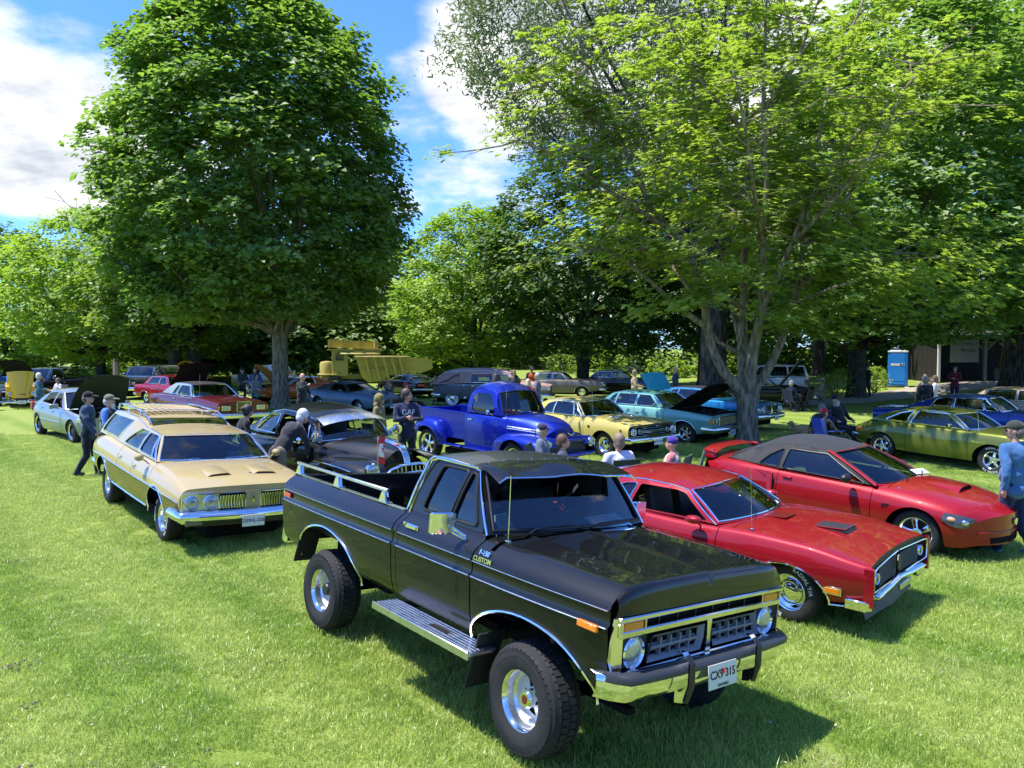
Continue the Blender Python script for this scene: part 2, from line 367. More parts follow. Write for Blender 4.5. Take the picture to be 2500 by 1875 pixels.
class Body:
 """a lofted shell: cross-sections along x, cut into panels"""
 def __init__(s, sec, nside, xs, bow=None, arches=(), nsolid=None):
  s.sec = sec; s.ns = nside; s.xs = np.array(sorted(set(np.round(xs, 4)))); s.bow = bow; s.arches = arches
  s.P = np.array([np.c_[np.full(len(q), x), q] for x, q in ((x, sec(x)) for x in s.xs)])      # nu,nv,3 with y>0 (left side)
  s.Q = s.P.copy()
  if bow: s.Q[..., 0] += bow(s.P[..., 0], s.P[..., 1], s.P[..., 2])
  du = np.gradient(s.Q, axis=0); dv = np.gradient(s.Q, axis=1); n = np.cross(dv, du)
  n /= np.linalg.norm(n, axis=2, keepdims=True)+1e-12
  if n[len(s.xs)//2, nside//2, 1] < 0: n = -n
  s.N = n
 def inside(s, x, z):
  for a in s.arches:
   d = a(x, z)
   if d is not None: return d
  return None
 def panel(s, name, mat, x0, x1, v0, v1, side, parent, off=0., arch=True, zr=None, solid=0.):
  """faces between stations x0..x1 and profile rows v0..v1; side +1 left, -1 right, 0 both joined over the top"""
  e = 1e-3; ui = [i for i, x in enumerate(s.xs) if x0-e <= x <= x1+e]; vi = list(range(v0, v1+1))
  P = s.P[np.ix_(ui, vi)].copy(); N = s.N[np.ix_(ui, vi)].copy()
  nu, nv = len(ui), len(vi); ins = np.zeros((nu, nv), bool); tgt = P.copy()
  if arch:
   for a in range(nu):
    for b in range(nv):
     if vi[b] <= s.ns:
      t = s.inside(P[a, b, 0], P[a, b, 2])
      if t is not None: ins[a, b] = True; tgt[a, b] = (t[0], P[a, b, 1], t[1])
  faces = []
  used = np.zeros((nu, nv), bool)
  for a in range(nu-1):
   for b in range(nv-1):
    k = ins[a:a+2, b:b+2]
    if k.all(): continue
    if zr is not None:
     zc = P[a:a+2, b:b+2, 2].mean(); xc = P[a:a+2, b:b+2, 0].mean(); lo, hi = zr(xc)
     if not lo <= zc <= hi: continue
    q = [(a, b), (a+1, b), (a+1, b+1), (a, b+1)]; faces.append(q); used[a:a+2, b:b+2] = True
  if not faces: return None
  for a in range(nu):
   for b in range(nv):
    if ins[a, b] and used[a, b]:
     x, _, z = tgt[a, b]; q = s.sec(x)[:s.ns+1]; o = np.argsort(q[:, 1]); P[a, b] = (x, np.interp(z, q[o, 1], q[o, 0]), z)
  if s.bow: P[..., 0] += s.bow(P[..., 0], P[..., 1], P[..., 2])
  if off: P = P+N*off
  def emit(sd):
   idx = -np.ones((nu, nv), int); V = []; NN = []; F = []
   for q in faces:
    for (a, b) in q:
     if idx[a, b] < 0:
      idx[a, b] = len(V); V.append((P[a, b, 0], sd*P[a, b, 1], P[a, b, 2])); NN.append((N[a, b, 0], sd*N[a, b, 1], N[a, b, 2]))
   for q in faces:
    f = [idx[a, b] for a, b in q]; F.append(f[::-1] if sd > 0 else f)
   return V, NN, F
  if side: V, NN, F = emit(side)
  else:
   V, NN, F = emit(1); V2, N2, F2 = emit(-1); o = len(V)
   # weld the centre line
   mp = {}
   for i, v in enumerate(V):
    if abs(v[1]) < 1e-5: mp[(round(v[0], 4), round(v[2], 4))] = i
   ren = [];
   for v, n in zip(V2, N2):
    k = (round(v[0], 4), round(v[2], 4))
    if abs(v[1]) < 1e-5 and k in mp: ren.append(mp[k])
    else: ren.append(len(V)); V.append(v); NN.append(n)
   F += [[ren[i] for i in f] for f in F2]
   NN = [(n[0], 0 if abs(v[1]) < 1e-5 else n[1], n[2]) for v, n in zip(V, NN)]
  return mesh_obj(name, V, F, mat, parent, 40, normals=NN)
 def cap(s, name, mat, end, parent, off=0., cols=10, vtop=None, vbot=0, z0=None):
  """closes the nose (end=-1) or tail (end=0)"""
  x = s.xs[end]; q = s.P[end]; V = []; F = []; vt = (s.ns if vtop is None else vtop); rows = list(range(vbot, vt+1)); sg = 1 if end == -1 else -1
  for k in rows:
   y, z = q[k, 1], q[k, 2]
   for c in range(cols+1):
    yy = y*(1-2*c/cols); xx = x+(float(s.bow(np.array(x), np.array(abs(yy)), np.array(z))) if s.bow else 0)+off*sg; V.append((xx, yy, z))
  w = cols+1
  for r in range(len(rows)-1):
   for c in range(cols):
    f = (r*w+c, r*w+c+1, (r+1)*w+c+1, (r+1)*w+c); F.append(f if sg > 0 else f[::-1])
  if vtop is None:    # crown of the cap: from the shoulder row up to the top profile
   base = (len(rows)-1)*w; top = [(q[k, 1], q[k, 2]) for k in range(vt, len(q))]; top = top+[(-a, b) for a, b in top[-2::-1]]
   ys = np.array([t[0] for t in top])[::-1]; zs = np.array([t[1] for t in top])[::-1]; o = len(V)
   for c in range(w):
    yy = V[base+c][1]; V.append((V[base+c][0], yy, float(np.interp(yy, ys, zs))))
   for c in range(cols):
    f = (base+c, base+c+1, o+c+1, o+c); F.append(f if sg > 0 else f[::-1])
  return mesh_obj(name, V, F, mat, parent, 40)
def arch_round(cx, cz, r, rz=None, flat=None):
 """wheel opening: an ellipse of half-width r and height rz about (cx,cz), carried straight down below cz"""
 rz = rz or r
 def f(x, z):
  if z >= cz:
   d = math.hypot((x-cx)/r, (z-cz)/rz)
   if d < 1: d = max(d, 1e-6); return cx+(x-cx)/d, cz+(z-cz)/d
  elif abs(x-cx) < r: return (cx+math.copysign(r, x-cx), z)
  return None
 f.par = (cx, cz, r, rz); return f
def arch_tube(mb, body, a, side, r, z0, off=.004, n=22, flat=1.):
 """a lip swept along a wheel opening"""
 cx, cz, R, RZ = a.par; pts = []
 L = [(cx-R, z0)]+[(cx-R*math.cos(PI*i/n), cz+RZ*math.sin(PI*i/n)) for i in range(n+1)]+[(cx+R, z0)]
 for x, z in L:
  q = body.sec(x)[:body.ns+1]; o = np.argsort(q[:, 1]); y = float(np.interp(z, q[o, 1], q[o, 0]))+off
  dx = float(body.bow(np.array(x), np.array(y), np.array(z))) if body.bow else 0
  pts.append((x+dx, side*y, z))
 mb.tube(pts, r, 6, flat=flat)
def side_y(body, x, z):
 q = body.sec(x)[:body.ns+1]; o = np.argsort(q[:, 1]); return float(np.interp(z, q[o, 1], q[o, 0]))
def side_line(mb, body, pts, side, r, off=.003, n=6, flat=1., step=.12):
 """a moulding laid along the flank through (x,z) points"""
 f = pchip(pts); xs = np.linspace(pts[0][0], pts[-1][0], max(2, int(abs(pts[-1][0]-pts[0][0])/step)+1)); P = []
 for x in xs:
  z = float(f(x)); y = side_y(body, x, z)+off; dx = float(body.bow(np.array(x), np.array(y), np.array(z))) if body.bow else 0
  P.append((x+dx, side*y, z))
 mb.tube(P, r, n, flat=flat)
# ------------------------------------------------------------------ wheels
def tyre_prof(R, W, rim):
 h = W/2; s = R-rim
 return [(rim*.97, -h*.70), (rim, -h*.86), (rim+.28*s, -h*.99), (rim+.6*s, -h), (R-.20*s, -h*.93), (R-.06*s, -h*.80), (R, -h*.62), (R+.002, 0),
   (R, h*.62), (R-.06*s, h*.80), (R-.20*s, h*.93), (rim+.6*s, h), (rim+.28*s, h*.99), (rim, h*.86), (rim*.97, h*.70)]
TYRES = {}; RIMS = {}
def dup_mesh(name, me, parent, M=None):
 o = bpy.data.objects.new(name, me); link(o, parent)
 if M is not None: o.matrix_local = M
 return o
def wheel(root, x, y, z, R=.33, W=.21, rim=.19, style='mag', steer=0., letters=None, tread=False, white=None, key=None, name='wheel'):
 """wheel part: rim, with tyre and hub as sub-parts; axle along local y, outer face away from the car"""
 sd = 1 if y > 0 else -1
 M = Matrix.Translation((x, y, z)) @ Matrix.Rotation(steer, 4, 'Z') @ Matrix.Rotation(-sd*PI/2, 4, 'X')
 M = M @ Matrix.Rotation(random.random()*6, 4, 'Z')
 k = (round(R, 3), round(W, 3), round(rim, 3), style)
 hw = W/2
 if k not in RIMS:
  b = MB(); n = 28; lip = hw*.80; c = None
  mats = [CHROME, ALU, BLACKTRIM, WHITE]
  b.mat(0).lathe([(rim*.98, -lip), (rim*.98, lip*.9), (rim*1.04, lip), (rim*1.0, lip*1.05), (rim*.95, lip*.98), (rim*.90, lip*.78)], n, ring=True)
  if style == 'slot':         # deep steel dish with five openings, white centre
   d = lip*.02
   b.mat(1).lathe([(rim*.90, lip*.78), (rim*.88, lip*.3), (rim*.80, lip*.15)], n, ring=True)
   b.mat(3).lathe([(rim*.80, lip*.15), (rim*.78, d-.03), (rim*.70, d-.035)], n, ring=True)
   sp = 40; V = []; F = []
   for i, (r_, h_) in enumerate(((rim*.70, d-.035), (rim*.62, d-.028), (rim*.36, d-.012), (rim*.28, d-.005), (0.001, d-.005))):
    for j in range(sp): q = 2*PI*j/sp; V.append((r_*math.cos(q), r_*math.sin(q), h_))
   for i in range(4):
    for j in range(sp):
     if i == 1 and (j % 8) in (1, 2, 3, 4): continue
     F.append((i*sp+j, i*sp+(j+1) % sp, (i+1)*sp+(j+1) % sp, (i+1)*sp+j))
   b.mat(3).add(V, F); b.mat(2).lathe([(rim*.9, -lip*.4), (.001, -lip*.4)], 16, ring=True)
  elif style in ('mag', 'star', 'thin', 'blackstar'):
   ns = {'mag': 5, 'star': 5, 'thin': 5, 'blackstar': 6}[style]; mi = 2 if style == 'blackstar' else (0 if style != 'star' else 1)
   b.mat(1 if style != 'blackstar' else 2).lathe([(rim*.90, lip*.78), (rim*.86, lip*.35), (rim*.84, -lip*.5)], n, ring=True)
   b.mat(2).lathe([(rim*.86, -lip*.45), (.001, -lip*.45)], 18, ring=True)
   for i in range(ns):
    q = 2*PI*i/ns; Rm = Matrix.Rotation(q, 4, 'Z'); w0, w1 = (rim*.20, rim*.13) if style == 'mag' else (rim*.15, rim*.12)
    if style == 'thin': w0, w1 = rim*.12, rim*.2
    h0, h1 = lip*.55, lip*.32; V = []
    for (r_, w_, h_) in ((rim*.2, w0, h0), (rim*.55, (w0+w1)*.46, h0*.92), (rim*.9, w1, h1)):
     V += [(r_, -w_, h_-.012), (r_, -w_*.5, h_), (r_, w_*.5, h_), (r_, w_, h_-.012), (r_, w_*.8, h_-.05), (r_, -w_*.8, h_-.05)]
    F = [(a*6+j, a*6+(j+1) % 6, (a+1)*6+(j+1) % 6, (a+1)*6+j) for a in range(2) for j in range(6)]
    b.mat(mi).add([Rm @ Vector(v) for v in V], F)
   b.mat(mi).lathe([(rim*.30, lip*.3), (rim*.30, lip*.55), (rim*.22, lip*.66), (.001, lip*.66)], 20)
   for i in range(5):
    q = 2*PI*(i+.5)/5; b.mat(0).lathe([(.011, 0), (.011, .025), (.001, .03)], 6, Matrix.Translation((rim*.24*math.cos(q), rim*.24*math.sin(q), lip*.55)))
  elif style == 'rally':
   b.mat(0).lathe([(rim*.90, lip*.78), (rim*.86, lip*.5)], n, ring=True)
   sp = 40; V = []; F = []
   for (r_, h_) in ((rim*.86, lip*.5), (rim*.76, lip*.34), (rim*.52, lip*.40), (rim*.42, lip*.46)):
    for j in range(sp): q = 2*PI*j/sp; V.append((r_*math.cos(q), r_*math.sin(q), h_))
   for i in range(3):
    for j in range(sp):
     if i == 1 and (j % 8) in (2, 3, 4, 5): continue
     F.append((i*sp+j, i*sp+(j+1) % sp, (i+1)*sp+(j+1) % sp, (i+1)*sp+j))
   b.mat(1).add(V, F); b.mat(2).lathe([(rim*.84, -lip*.1), (.001, -lip*.1)], 18, ring=True)
   b.mat(0).lathe([(rim*.42, lip*.46), (rim*.36, lip*.66), (rim*.15, lip*.78), (.001, lip*.80)], n)
  elif style == 'cap':        # full hub cap with trim ring
   b.mat(0).lathe([(rim*.90, lip*.78), (rim*.80, lip*.60), (rim*.74, lip*.44), (rim*.70, lip*.40)], n, ring=True)
   b.mat(2).lathe([(rim*.70, lip*.40), (rim*.66, lip*.41)], n, ring=True)
   b.mat(0).lathe([(rim*.66, lip*.41), (rim*.62, lip*.55), (rim*.56, lip*.60), (rim*.52, lip*.54), (rim*.46, lip*.56), (rim*.40, lip*.66), (rim*.2, lip*.74), (.001, lip*.76)], n)
  else:                       # plain wire-like cover
   b.mat(0).lathe([(rim*.90, lip*.78), (rim*.7, lip*.7), (rim*.5, lip*.62), (rim*.25, lip*.8), (.001, lip*.82)], n)
  o = b.build('wheel', mats, None, 30); RIMS[k] = o.data; C.objects.unlink(o); bpy.data.objects.remove(o)
 w = dup_mesh(name, RIMS[k], root, M)
 tk = k+(tread, white)
 if tk not in TYRES:
  b = MB(); b.lathe(tyre_prof(R, W, rim), 48 if tread else 36, ring=True)
  if tread:
   nb = 46; z0 = hw*.62
   for row, (h0, h1) in enumerate(((hw*.50, hw*.96), (hw*.06, hw*.44), (-hw*.44, -hw*.06), (-hw*.96, -hw*.50))):
    for i in range(nb):
     q0 = 2*PI*(i+(.5 if row % 2 else 0))/nb; dq = 2*PI/nb*.40; V = []
     for hh, rr in ((h0, R-.03 if row == 3 else R+.010), (h1, R-.03 if row == 0 else R+.010)):
      sk = .018*math.sin(hh/hw*6)
      for rad in (R-.045, rr):
       for qq in (q0-dq+sk, q0+dq+sk): V.append((rad*math.cos(qq), rad*math.sin(qq), hh))
     F = [(2, 3, 7, 6), (0, 2, 6, 4), (1, 5, 7, 3), (0, 1, 3, 2), (4, 6, 7, 5)]; b.add(V, F)
   s_ = R-rim
   for i in range(120):    # fine ribs round the sidewall
    q = 2*PI*i/120; dq = .014; V = []
    for rad, hh in ((rim+.50*s_, hw*1.0), (rim+.78*s_, hw*.955)):
     for qq in (q-dq, q+dq):
      for e_ in (0, .004): V.append((rad*math.cos(qq), rad*math.sin(qq), hh-.002+e_))
    b.add(V, [(1, 3, 7, 5), (0, 1, 5, 4), (3, 2, 6, 7)])
  mats = [RUBBER, WHITE]
  if white:                   # broad white sidewall
   b.mat(1).lathe([(rim*1.02, hw*.92), (rim+.28*(R-rim), hw*1.01), (rim+white*(R-rim), hw*1.015)], 36, ring=True)
  o = b.build('tyre', mats, None, 30); TYRES[tk] = o.data; C.objects.unlink(o); bpy.data.objects.remove(o)
 dup_mesh('tyre', TYRES[tk], w)
 if letters:
  for j, t in enumerate(letters):
   V, F = text_geo(t, .062*R/.33, .0008, .0012)
   rad = rim+.55*(R-rim); ang = PI/2+j*PI-.3; VV = []
   for v in V:
    q = ang-v[0]/rad*1.05; rr = rad+v[1]; VV.append((rr*math.cos(q), rr*math.sin(q), hw*1.012+v[2]))
   mesh_obj('tyre_lettering', VV, F, WHITE, w, 0)
 return w
# ------------------------------------------------------------------ greenhouse
def greenhouse(root, g, paintm, glassm=GLASS):
 """roof, pillars, side windows, windscreen and rear window.
 rail: roof edge from front to rear (x,z); A, Cp: bases of the front and rear pillars; win: side window polygons (x,z)"""
 rail = g['rail']; A = g['A']; Cp = g['C']; yb = pchip(g['yb']); yr = g['yr']; yrf = pchip(yr) if isinstance(yr, list) else (lambda x: yr+0*np.asarray(x, float))
 rx = np.array([p[0] for p in rail])[::-1]; rz = np.array([p[1] for p in rail])[::-1]
 base = g.get('base') or [A, Cp]; bf = pchip(sorted(base)); bul = g.get('bulge', .03); roofm = g.get('roofmat', paintm)
 def smap(x, z, off=0.):
  zt = np.interp(x, rx, rz); zb_ = bf(x); t = np.clip((z-zb_)/np.maximum(zt-zb_, .02), 0, 1)
  return yb(x)*(1-t)+yrf(x)*t+bul*np.sin(PI*t)*.8+off
 frame_mat = g.get('framemat', paintm)
 outline = [A]+list(rail)+[Cp]+[b for b in base[::-1][1:-1]] if len(base) > 2 else [A]+list(rail)+[Cp]
 wins = [round_poly(w, g.get('wr', .035)) for w in g['win']]
 P, F = fill(outline, wins, .11)
 trim = g.get('trim', CHROME); tr = g.get('tr', .009)
 for sd in (1, -1):
  V = [(p[0], sd*float(smap(p[0], p[1])), p[1]) for p in P]
  o = mesh_obj('pillar_frame', V, [f if sd < 0 else f[::-1] for f in F], frame_mat, root, 60)
  for wi, w in enumerate(wins):
   if wi in g.get('noglass', ()): continue
   Pw, Fw = fill(w, (), .16); Vw = [(p[0], sd*float(smap(p[0], p[1], -.012)), p[1]) for p in Pw]
   gm = g.get('sideglass', glassm)
   wo = mesh_obj('side_window', Vw, [f if sd < 0 else f[::-1] for f in Fw], gm, root, 60)
   if trim:
    mb = MB(); mb.tube([(p[0], sd*float(smap(p[0], p[1], .002)), p[1]) for p in resample(w, .1)], tr, 6, closed=True); mb.build('window_trim', trim, wo)
  if g.get('drip', CHROME):
   mb = MB(); pts = [A]+list(rail)+([Cp] if g.get('dripfull') else []); pts = [p for i, p in enumerate(resample(pts, .08)) if True]
   # resample closes the loop; keep the forward part only
   m = 1+sum(max(1, int(np.ceil(math.dist(([A]+list(rail)+([Cp] if g.get('dripfull') else []))[i], ([A]+list(rail)+([Cp] if g.get('dripfull') else []))[i+1])/.08))) for i in range(len(([A]+list(rail)+([Cp] if g.get('dripfull') else [])))-1))
   mb.tube([(p[0], sd*float(smap(p[0], p[1], .004)), p[1]-.004) for p in pts[:m]], .009, 6); mb.build('drip_rail', g.get('drip', CHROME), root)
 # roof
 ra = resample([(p[0], p[1]) for p in rail]+[(rail[-1][0], rail[-1][1])], .12);
 # cut the closing run
 L = [0]
 full = list(rail); n = 22; d = np.r_[0, np.cumsum([math.dist(full[i], full[i+1]) for i in range(len(full)-1)])]; t = np.linspace(0, d[-1], n)
 X = np.interp(t, d, [p[0] for p in full]); Z = np.interp(t, d, [p[1] for p in full]); cr = g.get('crown', .06); fb = g.get('fbow', .07); rb = g.get('rbow', .07)
 S = np.linspace(-1, 1, 17); V = []; F = []
 span = X[0]-X[-1]
 for i in range(n):
  u = i/(n-1)
  wf = max(0, 1-u/.35)**2; wr = max(0, 1-(1-u)/.35)**2; fade = min(1, (u+.06)/.25, (1.06-u)/.25)
  for s_ in S:
   c = 1-abs(s_)**2.4; V.append((X[i]+c*(fb*wf-rb*wr), s_*(float(yrf(X[i]))+.004), Z[i]+cr*c*(.35+.65*fade)))
 m = len(S)
 for i in range(n-1):
  for j in range(m-1): F.append((i*m+j, (i+1)*m+j, (i+1)*m+j+1, i*m+j+1))
 mesh_obj('roof', V, F, roofm, root, 60)
 # windscreen and rear window
 def screen(name, top, x0, z0, y0, bow, dz, matf, gm, ms=.035, mt=.05, flip=1, bulge=.025):
  ss = [-1, -1+ms]+list(np.linspace(-1+ms, 1-ms, 11))[1:-1]+[1-ms, 1]; tt = [0, mt, .3, .5, .75, 1-mt*.7, 1]; G = []
  for tv in tt:
   row = []
   for s_ in ss:
    ti = (s_+1)/2*(m-1); k = min(int(ti), m-2); a = Vector(top[k]).lerp(Vector(top[k+1]), ti-k)
    c = 1-s_*s_; b = Vector((x0+bow*c*flip, s_*y0, z0+dz*c)); p = b.lerp(a, tv); p.x += flip*bulge*math.sin(PI*tv)*c; p.z += .6*bulge*math.sin(PI*tv); row.append(p)
   G.append(row)
  ns, nt_ = len(ss), len(tt); V = [p for r in G for p in r]
  fr, gl = [], []
  for a in range(nt_-1):
   for b in range(ns-1):
    f = (a*ns+b, a*ns+b+1, (a+1)*ns+b+1, (a+1)*ns+b); f = f if flip > 0 else f[::-1]
    (fr if a in (0, nt_-2) or b in (0, ns-2) else gl).append(f)
  mesh_obj(name+'_frame', V, fr, matf, root, 60)
  V2 = [(p.x-flip*.008, p.y, p.z-.006) for p in V]
  sc = mesh_obj(name, V2, gl, gm, root, 60)
  if g.get('screentrim', CHROME):
   ring = [G[1][b] for b in range(1, ns-1)]+[G[a][ns-2] for a in range(2, nt_-1)]+[G[nt_-2][b] for b in range(ns-3, 0, -1)]+[G[a][1] for a in range(nt_-3, 1, -1)]
   mb = MB(); mb.tube([(p.x+flip*.004, p.y, p.z+.003) for p in ring], g.get('str', .011), 6, closed=True); mb.build('screen_trim', g.get('screentrim', CHROME), sc)
  return G
 ya = float(yb(A[0])); yc = float(yb(Cp[0]))
 front = screen('windscreen', V[:m], A[0], A[1], ya, g.get('wbow', .16), g.get('wdz', .0), g.get('wframe', frame_mat), g.get('wglass', glassm), ms=g.get('wms', .045))
 if g.get('rear', True):
  screen('rear_window', V[(n-1)*m:], Cp[0], Cp[1], yc, g.get('cbow', .12), g.get('cdz', .0), g.get('rframe', frame_mat), g.get('rglass', glassm), ms=g.get('rms', .12), mt=g.get('rmt', .1), flip=-1)
 return smap, front
def interior(root, x0, x1, y, zf, zb, mat=SEAT, wheel_side=1, xw=None, rows=2, dash=True, zroof=None):
 """seats, dashboard and steering wheel between rear x0 and front x1; zf floor, zb belt height"""
 mb = MB(); mb.box(((x0+x1)/2, 0, zf-.03), (x1-x0, 2*y, .06)); mb.build('cabin_floor', LINER, root)
 L = x1-x0; xf = x1-(.95 if rows > 1 else .66)
 for sd in (1, -1):
  b = MB(); b.box((xf, sd*y*.47, zf+.22), (.5, y*.78, .2), bev=.06); b.box((xf-.30, sd*y*.47, zf+.52), (.15, y*.76, .66), Matrix.Rotation(-.2, 3, 'Y'), .06)
  b.box((xf-.38, sd*y*.47, zf+.93), (.09, y*.36, .17), Matrix.Rotation(-.2, 3, 'Y'), .04); b.build('seat', mat, root)
 if rows > 1:
  b = MB(); b.box((xf-.98, 0, zf+.22), (.5, y*1.7, .2), bev=.06); b.box((xf-1.28, 0, zf+.50), (.15, y*1.68, .6), Matrix.Rotation(-.28, 3, 'Y'), .06); b.build('rear_seat', mat, root)
 if dash:
  b = MB(); b.box((x1-.16, 0, zb-.10), (.36, 2*y, .2), bev=.05); b.box((x1-.34, wheel_side*y*.47, zb-.05), (.14, .4, .16), bev=.03); b.build('dashboard', SEAT, root)
  b = MB(); c = Vector((x1-.52, wheel_side*y*.47, zb-.02)); Rm = Matrix.Rotation(-1.15, 3, 'Y'); b.tube([c+Rm @ Vector((.19*math.cos(q), .19*math.sin(q), 0)) for q in np.linspace(0, 2*PI, 25)[:-1]], .013, 6, closed=True)
  b.tube([c+Rm @ Vector((-.18, 0, 0)), c+Rm @ Vector((.18, 0, 0))], .011, 5); b.tube([c, c+Rm @ Vector((0, 0, -.25))], .02, 6); b.build('steering_wheel', BLACKTRIM, root)
def mirror_part(root, pos, mat, size=(.1, .17, .11), stalk=True, side=-1, ball=True):
 b = MB()
 if ball: b.ball(pos, [s/2 for s in size], 12, 8)
 else: b.box(pos, size, bev=.02)
 if stalk: b.tube([pos, (pos[0]+.02, pos[1]-side*.09, pos[2]-.06), (pos[0]+.03, pos[1]-side*.13, pos[2]-.10)], .011, 6)
 return b.build('door_mirror', mat, root)
def antenna(root, p, h, lean=(0, 0)):
 b = MB(); b.tube([p, (p[0]+lean[0]*h, p[1]+lean[1]*h, p[2]+h)], [.0035, .0022], 5); b.ball(p, .016, 8, 5); return b.build('antenna', CHROME, root)
def lamp(root, c, r, d=(1, 0, 0), name='headlamp', ringm=CHROME, lens=LENS, depth=.03):
 M = Matrix.Translation(c) @ Vector(d).to_track_quat('Z', 'Y').to_matrix().to_4x4()
 b = MB(); b.lathe([(r*1.16, -.05), (r*1.18, depth*.4), (r*1.08, depth*.7), (r*.98, depth*.25)], 22, M, ring=True); o = b.build(name, ringm, root)
 b = MB(); b.lathe([(r*1.0, depth*.2), (r*.8, depth*.55), (r*.45, depth*.8), (.001, depth*.88)], 20, M); b.build('lens', lens, o); return o
def plate(root, c, n, up=(0, 0, 1), txt='', col=(.03, .05, .25), sub=None, w=.305, h=.153, size=.085, bg=None, right=None, name='licence_plate'):
 n = Vector(n).normalized(); up = Vector(up).normalized(); ux = up.cross(n).normalized(); up = n.cross(ux)
 b = MB(); Rm = Matrix((ux, up, n)).transposed(); b.box(c, (w, h, .006), Rm, .002); o = b.build(name, bg or WHITE, root)
 inkm = pbr('plate_ink_%d' % int(col[2]*100), col, .4)
 text_obj('plate_number', txt, size, Vector(c)+n*.0045+up*(.008 if sub else 0), ux, up, inkm, o, .0008, .0016)
 if sub: text_obj('plate_wording', sub, .026, Vector(c)+n*.0045-up*(h*.38), ux, up, inkm, o, .0008, .0004)
 return o
def paper(root, c, n, w=.21, h=.28, roll=0., mat=PAPER, name='show_card'):
 n = Vector(n).normalized(); ux = Vector((0, 0, 1)).cross(n).normalized(); uy = n.cross(ux); Rm = Matrix((ux, uy, n)).transposed() @ Matrix.Rotation(roll, 3, 'Z')
 b = MB(); b.box(c, (w, h, .003), Rm); o = b.build(name, mat, root)
 b = MB()
 for i in range(6):
  l = w*(.7 if i % 3 else .45); b.box(Vector(c)+Rm @ Vector((0, h*(.36-.13*i), .0022)), (l, .008, .0006), Rm)
 b.build('printed_lines', pbr('grey_ink', (.2, .2, .25), .7), o); return o
# ------------------------------------------------------------------ where each vehicle stands: x, y, heading, scale, pitch, roll, height of its frame
POSE = dict(truck=(-.197, 6.648, -.878, .984, .018, -.090, -.02), wagon=(-5.30, 12.43, -.865, 1.0, .025, -.054, 0.), cyclone=(2.38, 9.297, -.77, .936, .017, .024, -.05),
 mustang=(5.168, 11.648, -.846, .964, .027, .008, -.03), maverick=(10.45, 18.20, -1.0, .981, .016, .003, -.02), dart=(2.04, 20.66, -.899, .998, 0, .007, 0),
 parisienne=(4.46, 23.51, -.766, .983, .009, .003, -.02), blue=(-.396, 17.96, -.793, 1.012, .034, -.016, .02), cts=(-13.216, 23.68, -.73, 1.0, .013, 0, 0),
 firebird=(-6.71, 32.63, -.72, 1.0, .011, 0, 0), hearse=(-.74, 36.39, -.10, 1.0, 0, 0, 0), maroon=(-10.85, 27.2, -.717, 1.05, .02, -.02, .05), pontiac=(-3.513, 14.72, -.788, 1.053, .035, .004, .05))
def pose_matrix(p):
 x, y, th, k, pi_, ro, z = p
 return Matrix.Translation((x, y, z)) @ Matrix.Rotation(th, 4, 'Z') @ Matrix.Rotation(pi_, 4, 'Y') @ Matrix.Rotation(ro, 4, 'X') @ Matrix.Scale(k, 4)
SUNK = dict(truck=-.05)
def ground_z(x, y):
 """the lawn is nearly level, dipping a little under the parked cars"""
 x = np.asarray(x, float); y = np.asarray(y, float); num = 0*x; den = 0*x+.35
 for n, p in POSE.items():
  M = pose_matrix(p); o = M.translation; nrm = (M.to_3x3() @ Vector((0, 0, 1))).normalized(); z0 = o.z+SUNK.get(n, 0.)*nrm.z
  dx = x-o.x; dy = y-o.y; f = np.exp(-(dx*dx+dy*dy)/2.2**2)
  num = num+f*(z0-(nrm.x*dx+nrm.y*dy)/nrm.z); den = den+f
 z = num/den
 # rising bank towards the woods on the far right and far behind
 z = z+np.clip((y-60)/60, 0, 1)**1.5*1.2+np.clip((x-14)/14, 0, 1)*np.clip((y-34)/22, 0, 1)*.5
 return z
def gz(x, y): return float(ground_z(x, y))

def open_line(pts, step):
 out = []
 for a, b in zip(pts[:-1], pts[1:]):
  n = max(1, int(math.ceil(math.dist(a, b)/step))); out += [tuple(a[i]+(b[i]-a[i])*j/n for i in range(len(a))) for j in range(n)]
 return out+[tuple(pts[-1])]
P_BLACK = paint('black_paint', (.004, .0042, .0045), 0, .45, 1., dust=.010, haze=.0)
P_RED = paint('red_paint', (.26, .006, .013), .15, .3, dust=.03)
P_RED2 = paint('bright_red_paint', (.29, .007, .012), .15, .3, dust=.03)
P_CREAM = paint('cream_paint', (.385, .30, .145), .0, .3, dust=.05)
P_BLUE = paint('deep_blue_paint', (.006, .018, .30), .55, .3, dust=.02)
P_YEL = paint('pale_yellow_paint', (.52, .43, .115), .0, .3, dust=.06)
P_MINT = paint('mint_paint', (.16, .37, .32), .25, .3, dust=.06)
P_MINTD = paint('mint_roof_paint', (.10, .30, .24), .25, .3, dust=.06)
P_LIME = paint('lime_paint', (.125, .148, .026), .45, .3, dust=.06)
P_SILVER = paint('silver_paint', (.26, .30, .29), .7, .32, dust=.1)
P_MAROON = paint('maroon_paint', (.11, .012, .018), .3, .3, dust=.08)
P_STEEL = paint('blue_grey_paint', (.085, .15, .21), .3, .5, coat=.35, dust=.2)
P_TEAL = paint('teal_blue_paint', (.008, .15, .34), .45, .3, dust=.04)
P_NAVY = paint('navy_paint', (.016, .045, .24), .4, .3, dust=.04)
P_ORANGE = paint('orange_paint', (.68, .15, .02), .1, .3, dust=.05)
P_OLIVE = paint('dark_olive_paint', (.035, .042, .026), .2, .35, dust=.1)
P_BROWN = paint('brown_grey_paint', (.15, .125, .10), .4, .35, dust=.1)
P_PRIMER = pbr('grey_primer', (.075, .08, .085), .55, var=.3, vscale=2.5)
P_PINK = pbr('faded_pink_paint', (.33, .20, .17), .55, var=.45, vscale=3)
P_WHITE = paint('white_car_paint', (.70, .71, .70), 0, .3, dust=.1)
